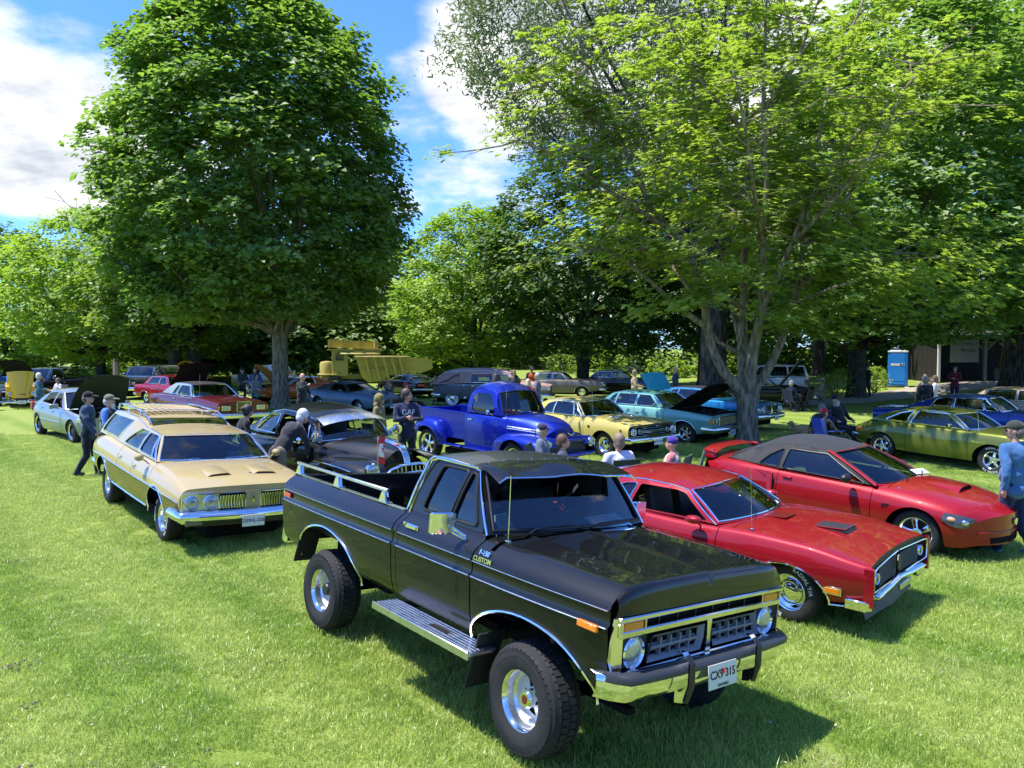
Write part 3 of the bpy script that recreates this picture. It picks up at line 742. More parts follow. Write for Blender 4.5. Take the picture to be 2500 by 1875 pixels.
P_TAN = paint('tan_car_paint', (.30, .22, .14), .1, .35, dust=.2)
P_BLUE2 = paint('mid_blue_paint', (.02, .10, .36), .2, .3, dust=.06)
VINYLB = pbr('black_vinyl', (.018, .018, .019), .55, bump=.3, bscale=70, var=.3)
VINYLG = pbr('grey_vinyl', (.22, .27, .30), .6, bump=.3, bscale=70)
CANVAS = pbr('black_canvas', (.012, .0125, .0135), .8, bump=.25, bscale=60, var=.3, vscale=6, sheen=.1)
def wood_mat():
 m, b, nt = _new('wood_grain_vinyl'); N = nt.nodes; L = nt.links; tc = N.new('ShaderNodeTexCoord'); mp = N.new('ShaderNodeMapping'); mp.inputs[3].default_value = (1, 1, 14)
 L.new(tc.outputs['Object'], mp.inputs[0]); n = N.new('ShaderNodeTexNoise'); n.inputs['Scale'].default_value = 4; n.inputs['Detail'].default_value = 8; L.new(mp.outputs[0], n.inputs[0])
 r = N.new('ShaderNodeValToRGB'); r.color_ramp.elements[0].position = .35; r.color_ramp.elements[0].color = (.06, .028, .010, 1); r.color_ramp.elements[1].position = .68; r.color_ramp.elements[1].color = (.15, .075, .022, 1)
 L.new(n.outputs[0], r.inputs[0]); L.new(r.outputs[0], b.inputs['Base Color']); _in(b, 'Roughness', .25); _in(b, 'Coat Weight', .8); return m
WOOD = wood_mat()

# ------------------------------------------------------------------ general car
def car(name, label, M, S, cat='car', group='vintage cars parked on the lawn'):
 """S: body description; returns (root, body) with fenders, doors, quarters, hood, trunk, glass, wheels"""
 root = thing(name, label, cat, M, group)
 pm = S['paint']; K = {k: pchip(S[k]) for k in ('hw', 'zs', 'zw', 'zb', 'zc', 'ins', 'tk')}
 if 'rs' in S: K['rs'] = pchip(S['rs'])
 if 'lip' in S: K['lip'] = pchip(S['lip'])
 sec, ns, ntop0 = section_from(K); x0, x1 = S['x0'], S['x1']; g = .0048
 doors = S['doors']                     # list of x cuts from rear to front: quarter | door | (door) | fender
 cuts = []
 for d in doors: cuts += [d-g, d+g]
 hood0, deck1 = S['hood0'], S['deck1']
 xs = list(np.arange(x0, x1, .085))+[x1, x1-.03, x1-.07, x0+.03, x0+.07]+cuts+[hood0-g, hood0+g, deck1-g, deck1+g]
 for w in S['wx']: xs += list(np.linspace(w-.55, w+.55, 25))
 xs = [x for x in xs if x0-1e-6 <= x <= x1+1e-6]
 # keep the cut lines clear of stray stations
 cl = cuts+[hood0-g, hood0+g, deck1-g, deck1+g]; xs = [x for x in xs if x in cl or all(abs(x-c) > .009 for c in cl)]
 fb, rb, fl, rl = S.get('fbow', .12), S.get('rbow', .08), S.get('flen', .7), S.get('rlen', .6)
 hwf = K['hw']
 def bow(x, y, z):
  r = np.abs(y)/np.maximum(hwf(x), .1); f = np.clip((x-(x1-fl))/fl, 0, 1)**2; b = np.clip(((x0+rl)-x)/rl, 0, 1)**2
  lean = S.get('lean', 0)*f*(z-S.get('leanz', .6));
  return -fb*f*r**2.2+rb*b*r**2.2+lean
 ar = S.get('arch', (.40, .40)); wz = S.get('wz', .32); wx = S['wx']
 arches = []
 for i, w in enumerate(wx):
  a = ar[i] if hasattr(ar[0], '__len__') else ar
  if a: arches.append(arch_round(w+S.get('adx', (0, 0))[i], wz, a[0], a[1]))
 B = Body(sec, ns, xs, bow, arches); nv = B.P.shape[1]-1; top0 = ns
 segs = [(x0, 'quarter_panel')]; names = ['quarter_panel']+['door']*(len(doors)-1)+['fender']
 ed = [x0]+list(doors)+[x1]
 nside = S.get('nside_open', ntop0)
 for sd in (1, -1):
  for i, nm in enumerate(names):
   a, b = ed[i]+(g if i else 0), ed[i+1]-(g if i < len(names)-1 else 0)
   v1 = S['_hoodrow'] if False else nside
   B.panel(nm, pm if not S.get('paint2') else S['paint2'].get(nm, pm), a, b, 0, v1, sd, root)
 if not S.get('hood_open'): hd = B.panel('hood', S.get('hoodmat', pm), hood0+g, x1, nside, nv, 0, root)
 else: hd = None
 B.panel('trunk_lid', S.get('deckmat', pm), x0, deck1-g, nside, nv, 0, root) if not S.get('trunk_open') else None
 if S.get('cowl', True): B.panel('cowl', S.get('hoodmat', pm), S['cowlx'], hood0-g, nside, nv, 0, root)
 if S.get('shelf', True): B.panel('rear_deck', pm, deck1+g, S['deck2'], nside, nv, 0, root)
 lin = B.panel('inner_shell', LINER, x0+.04, x1-.04, 0, min(nside+1, nv), 1, root, off=-.018); B.panel('inner_shell', LINER, x0+.04, x1-.04, 0, min(nside+1, nv), -1, root, off=-.018)
 B.cap('nose_panel', S.get('nosemat', pm), -1, root); B.cap('tail_panel', S.get('tailmat', pm), 0, root)
 mb = MB(); mb.box(((x0+x1)/2, 0, .30), (x1-x0-.5, 1.02, .24), bev=.03); mb.box((0, 0, .25), (.95*(wx[1]-wx[0])-.75, 1.42, .14), bev=.03)
 for w in wx: mb.tube([(w, -.7, wz), (w, .7, wz)], .05, 8)
 mb.tube([(x0-.02, -.45, .22), (x0+.6, -.45, .25)], .03, 8); mb.build('underbody', LINER, root)
 W = S.get('wheel', {}); Rr = S.get('R', .33); yw = S.get('yw', .78)
 for i, w in enumerate(wx):
  if i in S.get('nowheel', ()): continue
  kw = dict(W); kw.update(W.get('rear', {}) if i == 0 else W.get('front', {})); kw.pop('rear', 0); kw.pop('front', 0); kw.setdefault('R', Rr); R_ = kw['R']; Ww = kw.get('W', .21)
  for sd in (1, -1): wheel(root, w, sd*(yw-Ww/2), R_+S.get('z0', 0.), steer=(S.get('steer', 0) if i else 0), **kw)
 ch = S.get('archtrim')
 if ch:
  for sd in (1, -1):
   for a in arches:
    mb = MB(); arch_tube(mb, B, a, sd, ch[1], S.get('archz', .30)); mb.build('wheel_arch_trim', ch[0], root)
 for (mat_, r_, pts, *fl_) in S.get('lines', []):
  for sd in (1, -1):
   mb = MB(); side_line(mb, B, pts, sd, r_, flat=fl_[0] if fl_ else 1.); mb.build('side_moulding', mat_, root)
 if 'gh' in S:
  smap, fr = greenhouse(root, S['gh'], S.get('roofpaint', pm), S.get('glass', GLASS))
  interior(root, S['gh']['C'][0]+.25, S['gh']['A'][0]+.12, S.get('iy', .62), .34, S['gh']['A'][1]-.02, S.get('seat', SEAT), rows=S.get('rows', 2))
 for hx, hz, hm in S.get('handles', []):
  for sd in (1, -1):
   y = side_y(B, hx, hz); mb = MB(); mb.box((hx, sd*(y+.022), hz), (.15, .022, .026), bev=.008); mb.box((hx+.05, sd*(y+.008), hz), (.03, .03, .022)); mb.box((hx-.05, sd*(y+.008), hz), (.03, .03, .022)); mb.build('door_handle', hm, root)
 return root, B
def nose_x(B, y, z, x=None):
 x = B.xs[-1] if x is None else x; return float(x+B.bow(np.array(x), np.array(abs(y)), np.array(z)))
def nose_bar(mb, B, z, y0, y1, r, off=.02, flat=1., n=15, x=None, rise=0.):
 pts = [(nose_x(B, y, z, x)+off, y, z+rise*(1-(2*(y-y0)/(y1-y0)-1)**2)) for y in np.linspace(y0, y1, n)]; mb.tube(pts, r, 8, flat=flat)
def bumper(root, B, z, h, y, off=.10, wrap=.35, mat=CHROME, name='front_bumper', end=-1, thick=.05, prof=None, dip=0.):
 """a wrapped blade bumper with a rounded section"""
 sg = 1 if end == -1 else -1; x = B.xs[end]; n = 25; V = []; F = []
 pr = prof or [(-.5, -.5), (-.15, -.5), (.25, -.32), (.5, -.05), (.5, .12), (.3, .36), (-.1, .5), (-.5, .5)]
 path = []
 for yy in np.linspace(-y, y, n): path.append((float(x+B.bow(np.array(x), np.array(min(abs(yy), y*.97)), np.array(z)))+sg*off, yy))
 path = [(path[0][0]-sg*wrap, -y-.012), (path[0][0]-sg*wrap*.5, -y-.014), (path[0][0]-sg*.05, -y-.005)]+path+[(path[-1][0]-sg*.05, y+.005), (path[-1][0]-sg*wrap*.5, y+.014), (path[-1][0]-sg*wrap, y+.012)]
 m = len(path)
 for i, p in enumerate(path):
  a = path[max(i-1, 0)]; b = path[min(i+1, m-1)]; t = Vector((b[0]-a[0], b[1]-a[1])).normalized(); nx, ny = (t.y*sg if True else 0), -t.x*sg
  nx, ny = (abs(t.y)*sg, -t.x*(1 if t.y >= 0 else -1)*sg*1)
  # outward normal: away from the car
  o = Vector((t.y, -t.x));
  if o.x*sg < -1e-6 or (abs(o.x) < 1e-6 and o.y*p[1] < 0): o = -o
  if abs(p[1]) > y and o.y*p[1] < 0: o = -o
  for (u, v) in pr: V.append((p[0]+o.x*u*thick, p[1]+o.y*u*thick, z+v*h-dip*max(0, 1-abs(p[1])/y*2.2)))
 k = len(pr)
 for i in range(m-1):
  for j in range(k): F.append((i*k+j, i*k+(j+1) % k, (i+1)*k+(j+1) % k, (i+1)*k+j))
 F.append(tuple(range(k))); F.append(tuple(range((m-1)*k, m*k)))
 return mesh_obj(name, V, F, mat, root, 50)
def open_panel(root, B, x0, x1, v0, hinge, ang, name, mat, thick=.03, under=LINER):
 """hood or lid cut from the body and swung about a cross-car hinge line at (x,z)"""
 o = B.panel(name, mat, x0, x1, v0, B.P.shape[1]-1, 0, root); me = o.data
 R = Matrix.Translation((hinge[0], 0, hinge[1])) @ Matrix.Rotation(ang, 4, 'Y') @ Matrix.Translation((-hinge[0], 0, -hinge[1])); o.matrix_local = R
 u = B.panel(name+'_underside', under, x0+.02, x1-.02, v0, B.P.shape[1]-1, 0, root, off=-thick); u.parent = o; u.name = 'hood_underside'; return o
def engine_bay(root, x0, x1, y, z, pm):
 b = MB(); b.box(((x0+x1)/2, 0, z-.42), (x1-x0, 2*y, .06)); b.box((x0, 0, z-.2), (.04, 2*y, .4)); b.box((x1, 0, z-.22), (.04, 2*y, .36)); b.build('engine_bay', LINER, root)
 b = MB(); b.box(((x0+x1)/2-.05, 0, z-.24), (.6, .42, .24), bev=.04); b.build('engine_block', pbr('engine_grey', (.05, .05, .055), .5, var=.3), root)
 b = MB(); b.lathe([(.19, 0), (.2, .02), (.2, .07), (.17, .09), (.02, .1)], 20, Matrix.Translation(((x0+x1)/2-.05, 0, z-.12))); b.build('air_cleaner', CHROME, root)
 b = MB(); b.box((x1-.12, 0, z-.16), (.07, .7, .3), bev=.015); b.box(((x0+x1)/2+.3, y*.72, z-.15), (.2, .17, .18), bev=.015); b.build('radiator', pbr('radiator_black', (.015, .015, .016), .5), root)
 b = MB()
 for i, yy in enumerate((-.3, -.22, .24, .33)): b.tube([(x1-.15, yy, z-.1), ((x0+x1)/2, yy*1.1, z-.08), (x0+.1, yy*.6, z-.12)], .018, 6)
 b.build('hoses', BLACKTRIM, root)
# ------------------------------------------------------------------ black pickup in the foreground
def build_truck():
 root = thing('pickup_truck', 'large black pickup with white-rimmed wheels and a windscreen visor, nearest the camera', 'pickup truck', pose_matrix(POSE['truck']), 'vintage cars parked on the lawn')
 ZZ = [.635, .69, .78, .90, 1.03, 1.068, 1.086, 1.10, 1.175, 1.188, 1.205, 1.245, 1.285, 1.32]
 YY = [.895, .94, .968, .985, .994, 1.002, 1.002, .982, .982, .998, .996, .978, .935, .885]
 def sec(x):
  f = min(max((x-.9)/1.3, 0), 1); r = min(max((-1.6-x)/.8, 0), 1); s = 1-.058*f*f-.012*r*r; d = -.035*f*f
  side = [(y*s, z+(d if z > 1.2 else d*.3*(z > 1.04))) for y, z in zip(YY, ZZ)]
  if x < -.19: top = [(.868, 1.334), (.84, 1.338), (.815, 1.338), (.80, 1.334), (.795, 1.30), (.795, 1.25), (.795, 1.2), (.795, 1.1), (.795, 1.0)]
  elif x < .895: top = [(.872, 1.345), (.865, 1.36), (.82, 1.36), (.7, 1.355), (.5, 1.35), (.4, 1.35), (.3, 1.35), (.1, 1.35), (0, 1.35)]
  else: e = 1-min(max((x-1.85)/.3, 0), 1); top = [(.845*s, 1.337+d), (.80*s, 1.345+d), (.62, 1.352+d), (.575, 1.357+.017*e+d), (.54, 1.356-.004*e+d), (.30, 1.362+d), (.06, 1.366+d), (.03, 1.367+.007*e+d), (0, 1.368+.008*e+d)]
  return np.array(side+top)
 NS = 13
 xs = list(np.arange(-2.42, 2.2, .07))+[-2.42, -2.40, -2.37, -.21, -.195, -.183, -.133, -.125, .891, .897, .905, 1.03, 2.2, 2.18, 2.14]
 for w in (-1.42, 1.50): xs += list(np.linspace(w-.72, w+.72, 40))
 cl = [-.21, -.195, -.183, -.133, -.125, .891, .897, .905, 1.03]; xs = [x for x in xs if x in cl or all(abs(x-c) > .01 for c in cl)]
 arches = [arch_round(-1.42, .56, .63, .41), arch_round(1.47, .56, .62, .38)]
 B = Body(sec, NS, xs, None, arches)
 nv = B.P.shape[1]-1
 for sd in (1, -1):
  B.panel('bed_side', P_BLACK, -2.42, -.21, 0, NS+9, sd, root); B.panel('cab_corner', P_BLACK, -.195, -.133, 0, NS+2, sd, root)
  B.panel('door', P_BLACK, -.125, .891, 0, NS+2, sd, root); B.panel('fender', P_BLACK, .905, 2.2, 0, NS-1, sd, root)
 B.panel('cowl', P_BLACK, .905, 1.03, NS-1, nv, 0, root)
 xs2 = [x for x in xs if x > 1.03]; B.panel('hood', P_BLACK, min(xs2), 2.2, NS-1, nv, 0, root)
 for sd in (1, -1): B.panel('inner_shell', LINER, -2.40, 2.18, 0, NS-1, sd, root, off=-.02)
 V = []; F = []; rows = [(2.2, 0), (2.225, .006), (2.243, .03), (2.25, .07), (2.25, .15)]; q = sec(2.2)[NS-1:]; yz = [(a, c) for a, c in q]+[(-a, c) for a, c in q[::-1]]; yz = [yz[0]]+yz[1:]
 for (x, t) in rows:
  for (a, c) in yz: zt = c-t if t < .05 else 1.145+(c-1.145)*max(0, (.15-t)/.15)*.8; V.append((x-.03*max(0, abs(a)-.75)/.2, a*(1+.03*t/.15), zt))
 m = len(yz); F = [(i*m+j, i*m+j+1, (i+1)*m+j+1, (i+1)*m+j) for i in range(4) for j in range(m-1)]; mesh_obj('hood_front', V, F, P_BLACK, root, 60)
 for sd in (1, -1): b = MB(); b.prism([(2.19, 1.15), (2.215, 1.14), (2.215, .80), (2.19, .66)], .84, .90, lambda u, v, w: (u, sd*w, v)); b.build('fender_end', P_BLACK, root)
 # bed: floor, inner front wall, tailgate
 b = MB(); b.box((-1.30, 0, .84), (2.2, 1.6, .05)); b.box((-.225, 0, 1.08), (.03, 1.62, .50), bev=.008)
 for i in range(9): b.box((-1.30, -.68+.17*i, .872), (2.15, .05, .018))
 for i in range(4):
  for sd in (1, -1): b.box((-1.3, sd*.785, 1.0+.075*i), (2.1, .012, .022))
 for sd in (1, -1): b.box((-1.45, sd*.68, .98), (.95, .26, .26), bev=.04)
 b.build('cargo_bed', BLACKTRIM, root)
 b = MB(); b.box((-2.405, 0, 1.02), (.045, 1.70, .62), bev=.012); b.build('tailgate', P_BLACK, root)
 for sd in (1, -1):
  b = MB(); b.box((-1.30, sd*.842, 1.341), (2.1, .05, .006)); b.build('rail_cap', ALU, root)
 b = MB(); b.box((-1.50, -.842, 1.452), (1.86, .034, .030), bev=.008); rail = b.build('bed_rail', ALU, root)
 for x in (-2.36, -1.50, -.62):
  b = MB(); b.box((x, -.842, 1.39), (.13, .05, .10), bev=.01, taper=(.45, .8)); b.box((x, -.842, 1.348), (.17, .07, .012), bev=.004); b.build('rail_stand', CHROME, rail)
 # cab
 g = dict(rail=[(.60, 1.79), (.50, 1.812), (.2, 1.828), (-.04, 1.825), (-.10, 1.79)], A=(.895, 1.36), C=(-.195, 1.36), yb=[(-.2, .862), (.9, .862)], yr=.735, win=[[(.02, 1.395), (.135, 1.775), (.485, 1.775), (.40, 1.395)], [(.435, 1.395), (.52, 1.77), (.585, 1.755), (.765, 1.395)]],
    crown=.055, fbow=.06, rbow=.03, wbow=.10, cbow=.05, roofmat=pbr('matt_black_roof', (.016, .017, .017), .34, coat=.25, var=.3, vscale=3), trim=BLACKTRIM, tr=.012, sideglass=glass('truck_side_glass', (.5, .54, .56), .62), wr=.05, bulge=.02, screentrim=BLACKTRIM, wms=.05, rms=.1, rmt=.15, dripfull=True)
 greenhouse(root, g, P_BLACK, glass('truck_glass', (.70, .78, .78), .85))
 interior(root, -.15, .95, .74, .70, 1.36, SEATGREY, rows=1)
 b = MB(); pts = [(.735-.245*0, 0, 0)]
 b.tube(open_line([(-.155, -.868, 1.30), (-.150, -.868, 1.36), (-.02, -.775, 1.79), (.05, -.755, 1.815), (.57, -.752, 1.808)], .05), .010, 6); b.build('drip_rail', CHROME, root)
 # windscreen visor
 V = []; F = []; ss = np.linspace(-1, 1, 25); tt = np.linspace(0, 1, 6)
 for t in tt:
  for s in ss:
   c = 1-s*s; bump = max(0, 1-abs(abs(s)-.0)/.34)**.6*.03 if abs(s) < .34 else 0
   V.append((.555+.30*t+.075*c, s*(.745+.02*t), 1.838+.052*(1-abs(s)**2.4)*.9-(.098-.035*abs(s)**3)*t**1.4+bump*math.sin(PI*min(1, t*1.3)*.8)-.02*(abs(s) > .97)*t*2))
 m = len(ss)
 for a in range(5):
  for q in range(m-1): F.append((a*m+q, (a+1)*m+q, (a+1)*m+q+1, a*m+q+1))
 vz = mesh_obj('windscreen_visor', V, F, P_BLACK, root, 60)
 b = MB(); b.tube([(v[0]+.004, v[1], v[2]-.004) for v in V[5*m:6*m]], .008, 6); b.build('visor_edge', CHROME, vz)
 b = MB()
 for s in np.linspace(-.9, .9, 11): b.ball((.585+.07*(1-s*s), s*.74, 1.842+.047*(1-abs(s)**2.4)), .007, 6, 4)
 b.build('visor_screws', CHROME, vz)
 # tail and front corners
 b = MB(); b.box((-2.48, 0, .68), (.10, 1.84, .17), bev=.03); b.box((-2.40, -.4, .70), (.2, .08, .1)); b.build('rear_bumper', CHROME, root)
 for sd in (1, -1):
  b = MB(); b.box((-2.30, sd*.992, 1.135), (.15, .012, .045), bev=.005); b.build('side_marker', REDLENS, root)
  b = MB(); b.box((2.06, sd*.968, 1.055), (.17, .03, .045), bev=.008); b.build('side_marker', AMBER, root)
  b = MB(); L = [(-2.385, 1.186), (-1.5, 1.186), (-.22, 1.187)]
  for (xa, xb) in ((-2.385, -.215), (-.12, .885), (.91, 2.19)):
   side_line(b, B, [(xa, 1.187), (xb, 1.187-(.012 if xb > 1 else 0))], sd, .0035, off=.003); side_line(b, B, [(xa, 1.077), (xb, 1.077-(.008 if xb > 1 else 0))], sd, .006, off=.004, flat=.7)
  b.build('side_moulding', ALU, root)
  for a, z0 in ((arches[0], .60), (arches[1], .60)):
   b = MB(); arch_tube(b, B, a, sd, .011, z0, off=.006); b.build('wheel_arch_trim', CHROME, root)
  # running board
  b = MB()
  b.box((.45, sd*.995, .585), (1.32, .24, .035), bev=.012)
  for i in range(6): b.box((.45, sd*(.905+.035*i), .6035), (1.30, .012, .004))
  b.box((.45, sd*1.12, .58), (1.32, .02, .06), bev=.006); rb = b.build('running_board', ALU, root)
  b = MB(); b.box((.60, sd*1.015, .608), (.22, .05, .003)); pl = b.build('badge_plate', BLACKTRIM, rb)
  b = MB()
  for x in (-.1, .85): b.box((x, sd*.78, .57), (.05, .45, .05))
  b.build('running_board_bracket', BLACKTRIM, root)
  # mud flaps behind the wheels
  b = MB(); b.box((-2.02, sd*.86, .66), (.015, .22, .36), Matrix.Rotation(.35, 3, 'Y'), .004); b.build('mud_flap', pbr('flap_rubber', (.014, .014, .015), .7), root); b = MB(); b.box((1.02, sd*.90, .50), (.015, .24, .44), Matrix.Rotation(.28, 3, 'Y'), .004); b.build('mud_flap', pbr('flap_rubber', (.014, .014, .015), .7), root)
 b = MB(); b.box((0, 0, .62), (4.3, .9, .14)); b.box((.3, 0, .5), (.9, .5, .2)); b.box((-1.42, 0, .78), (1.2, 1.3, .03)); b.box((1.6, 0, 1.0), (1.0, .9, .3))
 for x in (-1.485, 1.485): b.tube([(x, -.8, .345), (x, .8, .345)], .05, 8); b.ball((x, .1, .34), .15, 10, 8)
 for sd in (1, -1):
  for x in (-1.485, 1.485): b.box((x, sd*.52, .44), (1.2, .07, .04))
 b.build('chassis', LINER, root)
 for x in (-1.485, 1.485):
  for sd in (1, -1):
   w = wheel(root, x, sd*.83, .345 if x < 0 else .375, R=.37, W=.28, rim=.20, style='slot', tread=True, steer=(-.05 if x > 0 else 0))
   b = MB(); b.lathe([(.062, -.03), (.062, .06), (.05, .075), (.001, .076)], 20); hub = b.build('hub', CHROME if x > 0 else BLACKTRIM, w)
   if x > 0:
    b = MB(); b.lathe([(.042, .074), (.001, .079)], 18); b.build('hub_cap', pbr('hub_red', (.10, .008, .008), .35, coat=.4), w)
 # ---- front end
 X = 2.2; known = set(root.children)
 b = MB()
 Lb = lambda z0, z1, y, x=X+.03, d=.06: b.box((x, 0, (z0+z1)/2), (d, 2*y, z1-z0), bev=.008)
 Lb(1.112, 1.142, .945, X+.035, .07); Lb(1.012, 1.055, .93); Lb(.762, .808, .915)
 for sd in (1, -1):
  b.box((X+.025, sd*.925, 1.062), (.06, .03, .085), bev=.006); b.box((X+.025, sd*.685, 1.083), (.055, .015, .06))
  b.prism([(.93, 1.142), (.955, 1.13), (.972, .99), (.972, .88), (.945, .79), (.90, .77), (.908, 1.14)], X-.10, X+.055, lambda u, v, w: (w-.03*(u > .94), sd*u, v))
 b.prism([(-.028, 1.02), (.028, 1.02), (.018, .92), (.03, .80), (-.03, .80), (-.018, .92)], X+.03, X+.065, lambda u, v, w: (w, u, v))
 gs = b.build('grille_surround', pbr('satin_chrome', (.72, .70, .67), .16, 1., var=.2, vscale=6), root)
 b = MB(); b.box((X-.02, 0, .95), (.02, 1.84, .40)); b.build('grille_backing', LINER, root)
 DARK = pbr('grille_grey', (.20, .205, .21), .45, coat=.2); b = MB()
 for sd in (1, -1):
  o = [(sd*.045, .985), (sd*.615, .985), (sd*.60, .905), (sd*.655, .835), (sd*.10, .835), (sd*.05, .91)]
  o = [(.040, .995), (.60, .995), (.615, .94), (.655, .83), (.075, .83), (.045, .91)]
  ins = [(.075, .965), (.575, .965), (.585, .93), (.62, .855), (.10, .855), (.08, .91)]
  P2 = [(u, v) for u, v in o]; n = 6
  V = [(X+.055, sd*u, v) for u, v in o]+[(X+.02, sd*u, v) for u, v in ins]
  b.add(V, [(i, (i+1) % n, n+(i+1) % n, n+i) for i in range(n)])
  b.box((X+.025, sd*.34, .91), (.035, .52, .016), bev=.004)
  for i in range(4): b.box((X+.022, sd*(.18+.105*i), .91), (.03, .012, .11), Matrix.Rotation(sd*.12, 3, 'X'))
  for i in range(3): b.box((X+.006, sd*.34, .885-.0+.03*i*0+.012*(i-1)*3), (.012, .5, .010))
 b.build('grille_insert', DARK, root)
 b = MB()
 for sd in (1, -1): b.prism([(.63, 1.0), (.915, 1.0), (.92, .9), (.90, .82), (.67, .82), (.625, .93)], X-.01, X+.025, lambda u, v, w: (w, sd*u, v))
 b.build('headlamp_bezel', BLACKTRIM, root)
 for sd in (1, -1):
  lamp(root, (X+.025, sd*.765, .908), .088)
  b = MB(); b.box((X+.03, sd*.80, 1.078), (.05, .19, .062), bev=.008); b.build('turn_signal', AMBER, root)
 b = MB(); b.box((X-.005, 0, 1.085), (.02, 1.34, .05)); b.build('air_slot', LINER, root)
 b = MB()
 for y in np.linspace(-.5, .5, 6): b.box((X+.005, y, 1.085), (.02, .012, .05))
 b.build('slot_fins', BLACKTRIM, root)
 for o in set(root.children)-known:
  for q in (o, *o.children):
   for v in q.data.vertices: v.co.y = v.co.y*.94-.01
 # bumper with black impact strip, guards and plate
 pr = [(.0, .655), (.035, .66), (.055, .70), (.06, .75), (.05, .80), (.0, .815), (-.05, .81)]; V = []; F = []; ys = [-.985, -.97, -.94, -.88]+list(np.linspace(-.8, .8, 13))+[.88, .94, .97, .985]
 for y in ys:
  bx = X+.13-.05*(abs(y)/.98)**2-.16*max(0, (abs(y)-.86)/.125)**2
  for (u, z) in pr: V.append((bx+u, y, z))
 k = len(pr)
 for i in range(len(ys)-1):
  for j in range(k-1): F.append((i*k+j, (i+1)*k+j, (i+1)*k+j+1, i*k+j+1))
 fbm = mesh_obj('front_bumper', V, F, CHROME, root, 50)
 V = []; F = []; pr2 = [(.055, .765), (.078, .77), (.08, .80), (.06, .822), (.0, .824)]; k = len(pr2)
 for y in ys[1:-1]:
  bx = X+.13-.05*(abs(y)/.98)**2-.16*max(0, (abs(y)-.86)/.125)**2
  for (u, z) in pr2: V.append((bx+u, y, z+.001))
 for i in range(len(ys)-3):
  for j in range(k-1): F.append((i*k+j, (i+1)*k+j, (i+1)*k+j+1, i*k+j+1))
 mesh_obj('impact_strip', V, F, pbr('strip_rubber', (.03, .031, .035), .4), fbm, 50)
 for y in (-.40, .36):
  b = MB(); pts = [(.02, .90), (.06, .905), (.115, .86), (.12, .72), (.085, .60), (.03, .585)]
  b.mat(0).prism(pts, y-.028, y+.028, lambda u, v, w: (X+.12+u, w, v))
  b.mat(1).tube([(X+.12+.085, y, .89), (X+.12+.128, y, .85), (X+.12+.133, y, .72), (X+.12+.098, y, .605)], .026, 8, flat=.5)
  b.build('bumper_guard', [CHROME, BLACKTRIM], fbm)
 for q in (fbm, *fbm.children):
  for v in q.data.vertices: v.co.y = v.co.y*.965-.03
 # bumper is a thing part; plate and tow hooks hang on it
 plate(root, (X+.225, -.055, .715), (1, 0, .12), txt='CX9 315', col=(.02, .02, .02), sub='ONTARIO', size=.074)
 b = MB(); b.box((X+.231, -.055, .745), (.02, .002, .03)); b.build('plate_sticker', REDLENS, root)
 b = MB()
 for y in (-.62, .6): b.tube([(X-.05, y, .62), (X+.06, y, .60), (X+.08, y, .64)], .018, 6)
 b.build('tow_hook', BLACKTRIM, root)
 # cowl vents, wipers, antenna, mirrors, handles, badges, papers
 b = MB()
 for i in range(44):
  if abs(i-21.5) > 1: b.box((.985, -.70+1.4*i/43, 1.366), (.07, .012, .006))
 b.build('cowl_vent', LINER, root)
 for y, q in ((-.55, .1), (.12, .1)):
  b = MB(); b.tube([(1.0, y, 1.372), (.99, y+.08, 1.40), (.955, y+.50, 1.405)], .007, 5); b.tube([(.962, y+.14, 1.402), (.94, y+.62, 1.41)], .006, 5); b.build('wiper', BLACKTRIM, root)
 antenna(root, (1.06, -.80, 1.345), .47, (-.06, 0)); b = MB(); b.ball((1.06, -.80, 1.348), (.035, .022, .012), 8, 5); b.build('antenna_base', CHROME, root)
 for sd in (1, -1):
  b = MB(); b.box((.65, sd*1.10, 1.415), (.045, .20, .16), Matrix.Rotation(sd*.25, 3, 'Z'), .02); b.tube([(.67, sd*1.05, 1.40), (.72, sd*.97, 1.34), (.73, sd*.93, 1.315)], .012, 6); b.tube([(.67, sd*1.05, 1.36), (.74, sd*.94, 1.30)], .009, 6); b.build('door_mirror', CHROME, root)
  b = MB(); b.box((.06, sd*.985, 1.262), (.15, .02, .03), bev=.008); b.box((.06, sd*.972, 1.262), (.17, .012, .042), bev=.005); b.build('door_handle', CHROME, root)
  b = MB(); b.lathe([(.014, 0), (.014, .01), (.001, .012)], 10, Matrix.Translation((-.06, sd*.965, 1.27)) @ Matrix.Rotation(-sd*PI/2, 4, 'X')); b.build('door_lock', CHROME, root)
 for t, z, s in (('F-150', 1.262, .05), ('CUSTOM', 1.215, .05)):
  text_obj('badge', t, s, (1.02, -.995+(.03 if z > 1.25 else 0)*.6, z), (1, 0, 0), (0, .25 if z > 1.25 else .05, 1), CHROME, root, .004, .0012, .15)
 b = MB(); b.box((2.05, -.962, 1.06), (.002, .002, .002));
 b = MB(); b.box((.63, .02, 1.715), (.02, .24, .06), bev=.015); b.build('rear_view_mirror', BLACKTRIM, root)
 paper(root, (.93, .42, 1.385), (.35, 0, 1), .42, .26, .1, PAPERB, 'windscreen_card'); paper(root, (.80, -.64, 1.42), (.6, -.3, .7), .12, .17, .3, pbr('printed_card', (.35, .5, .45), .6, var=.6, vscale=30), 'leaflet')
 return root
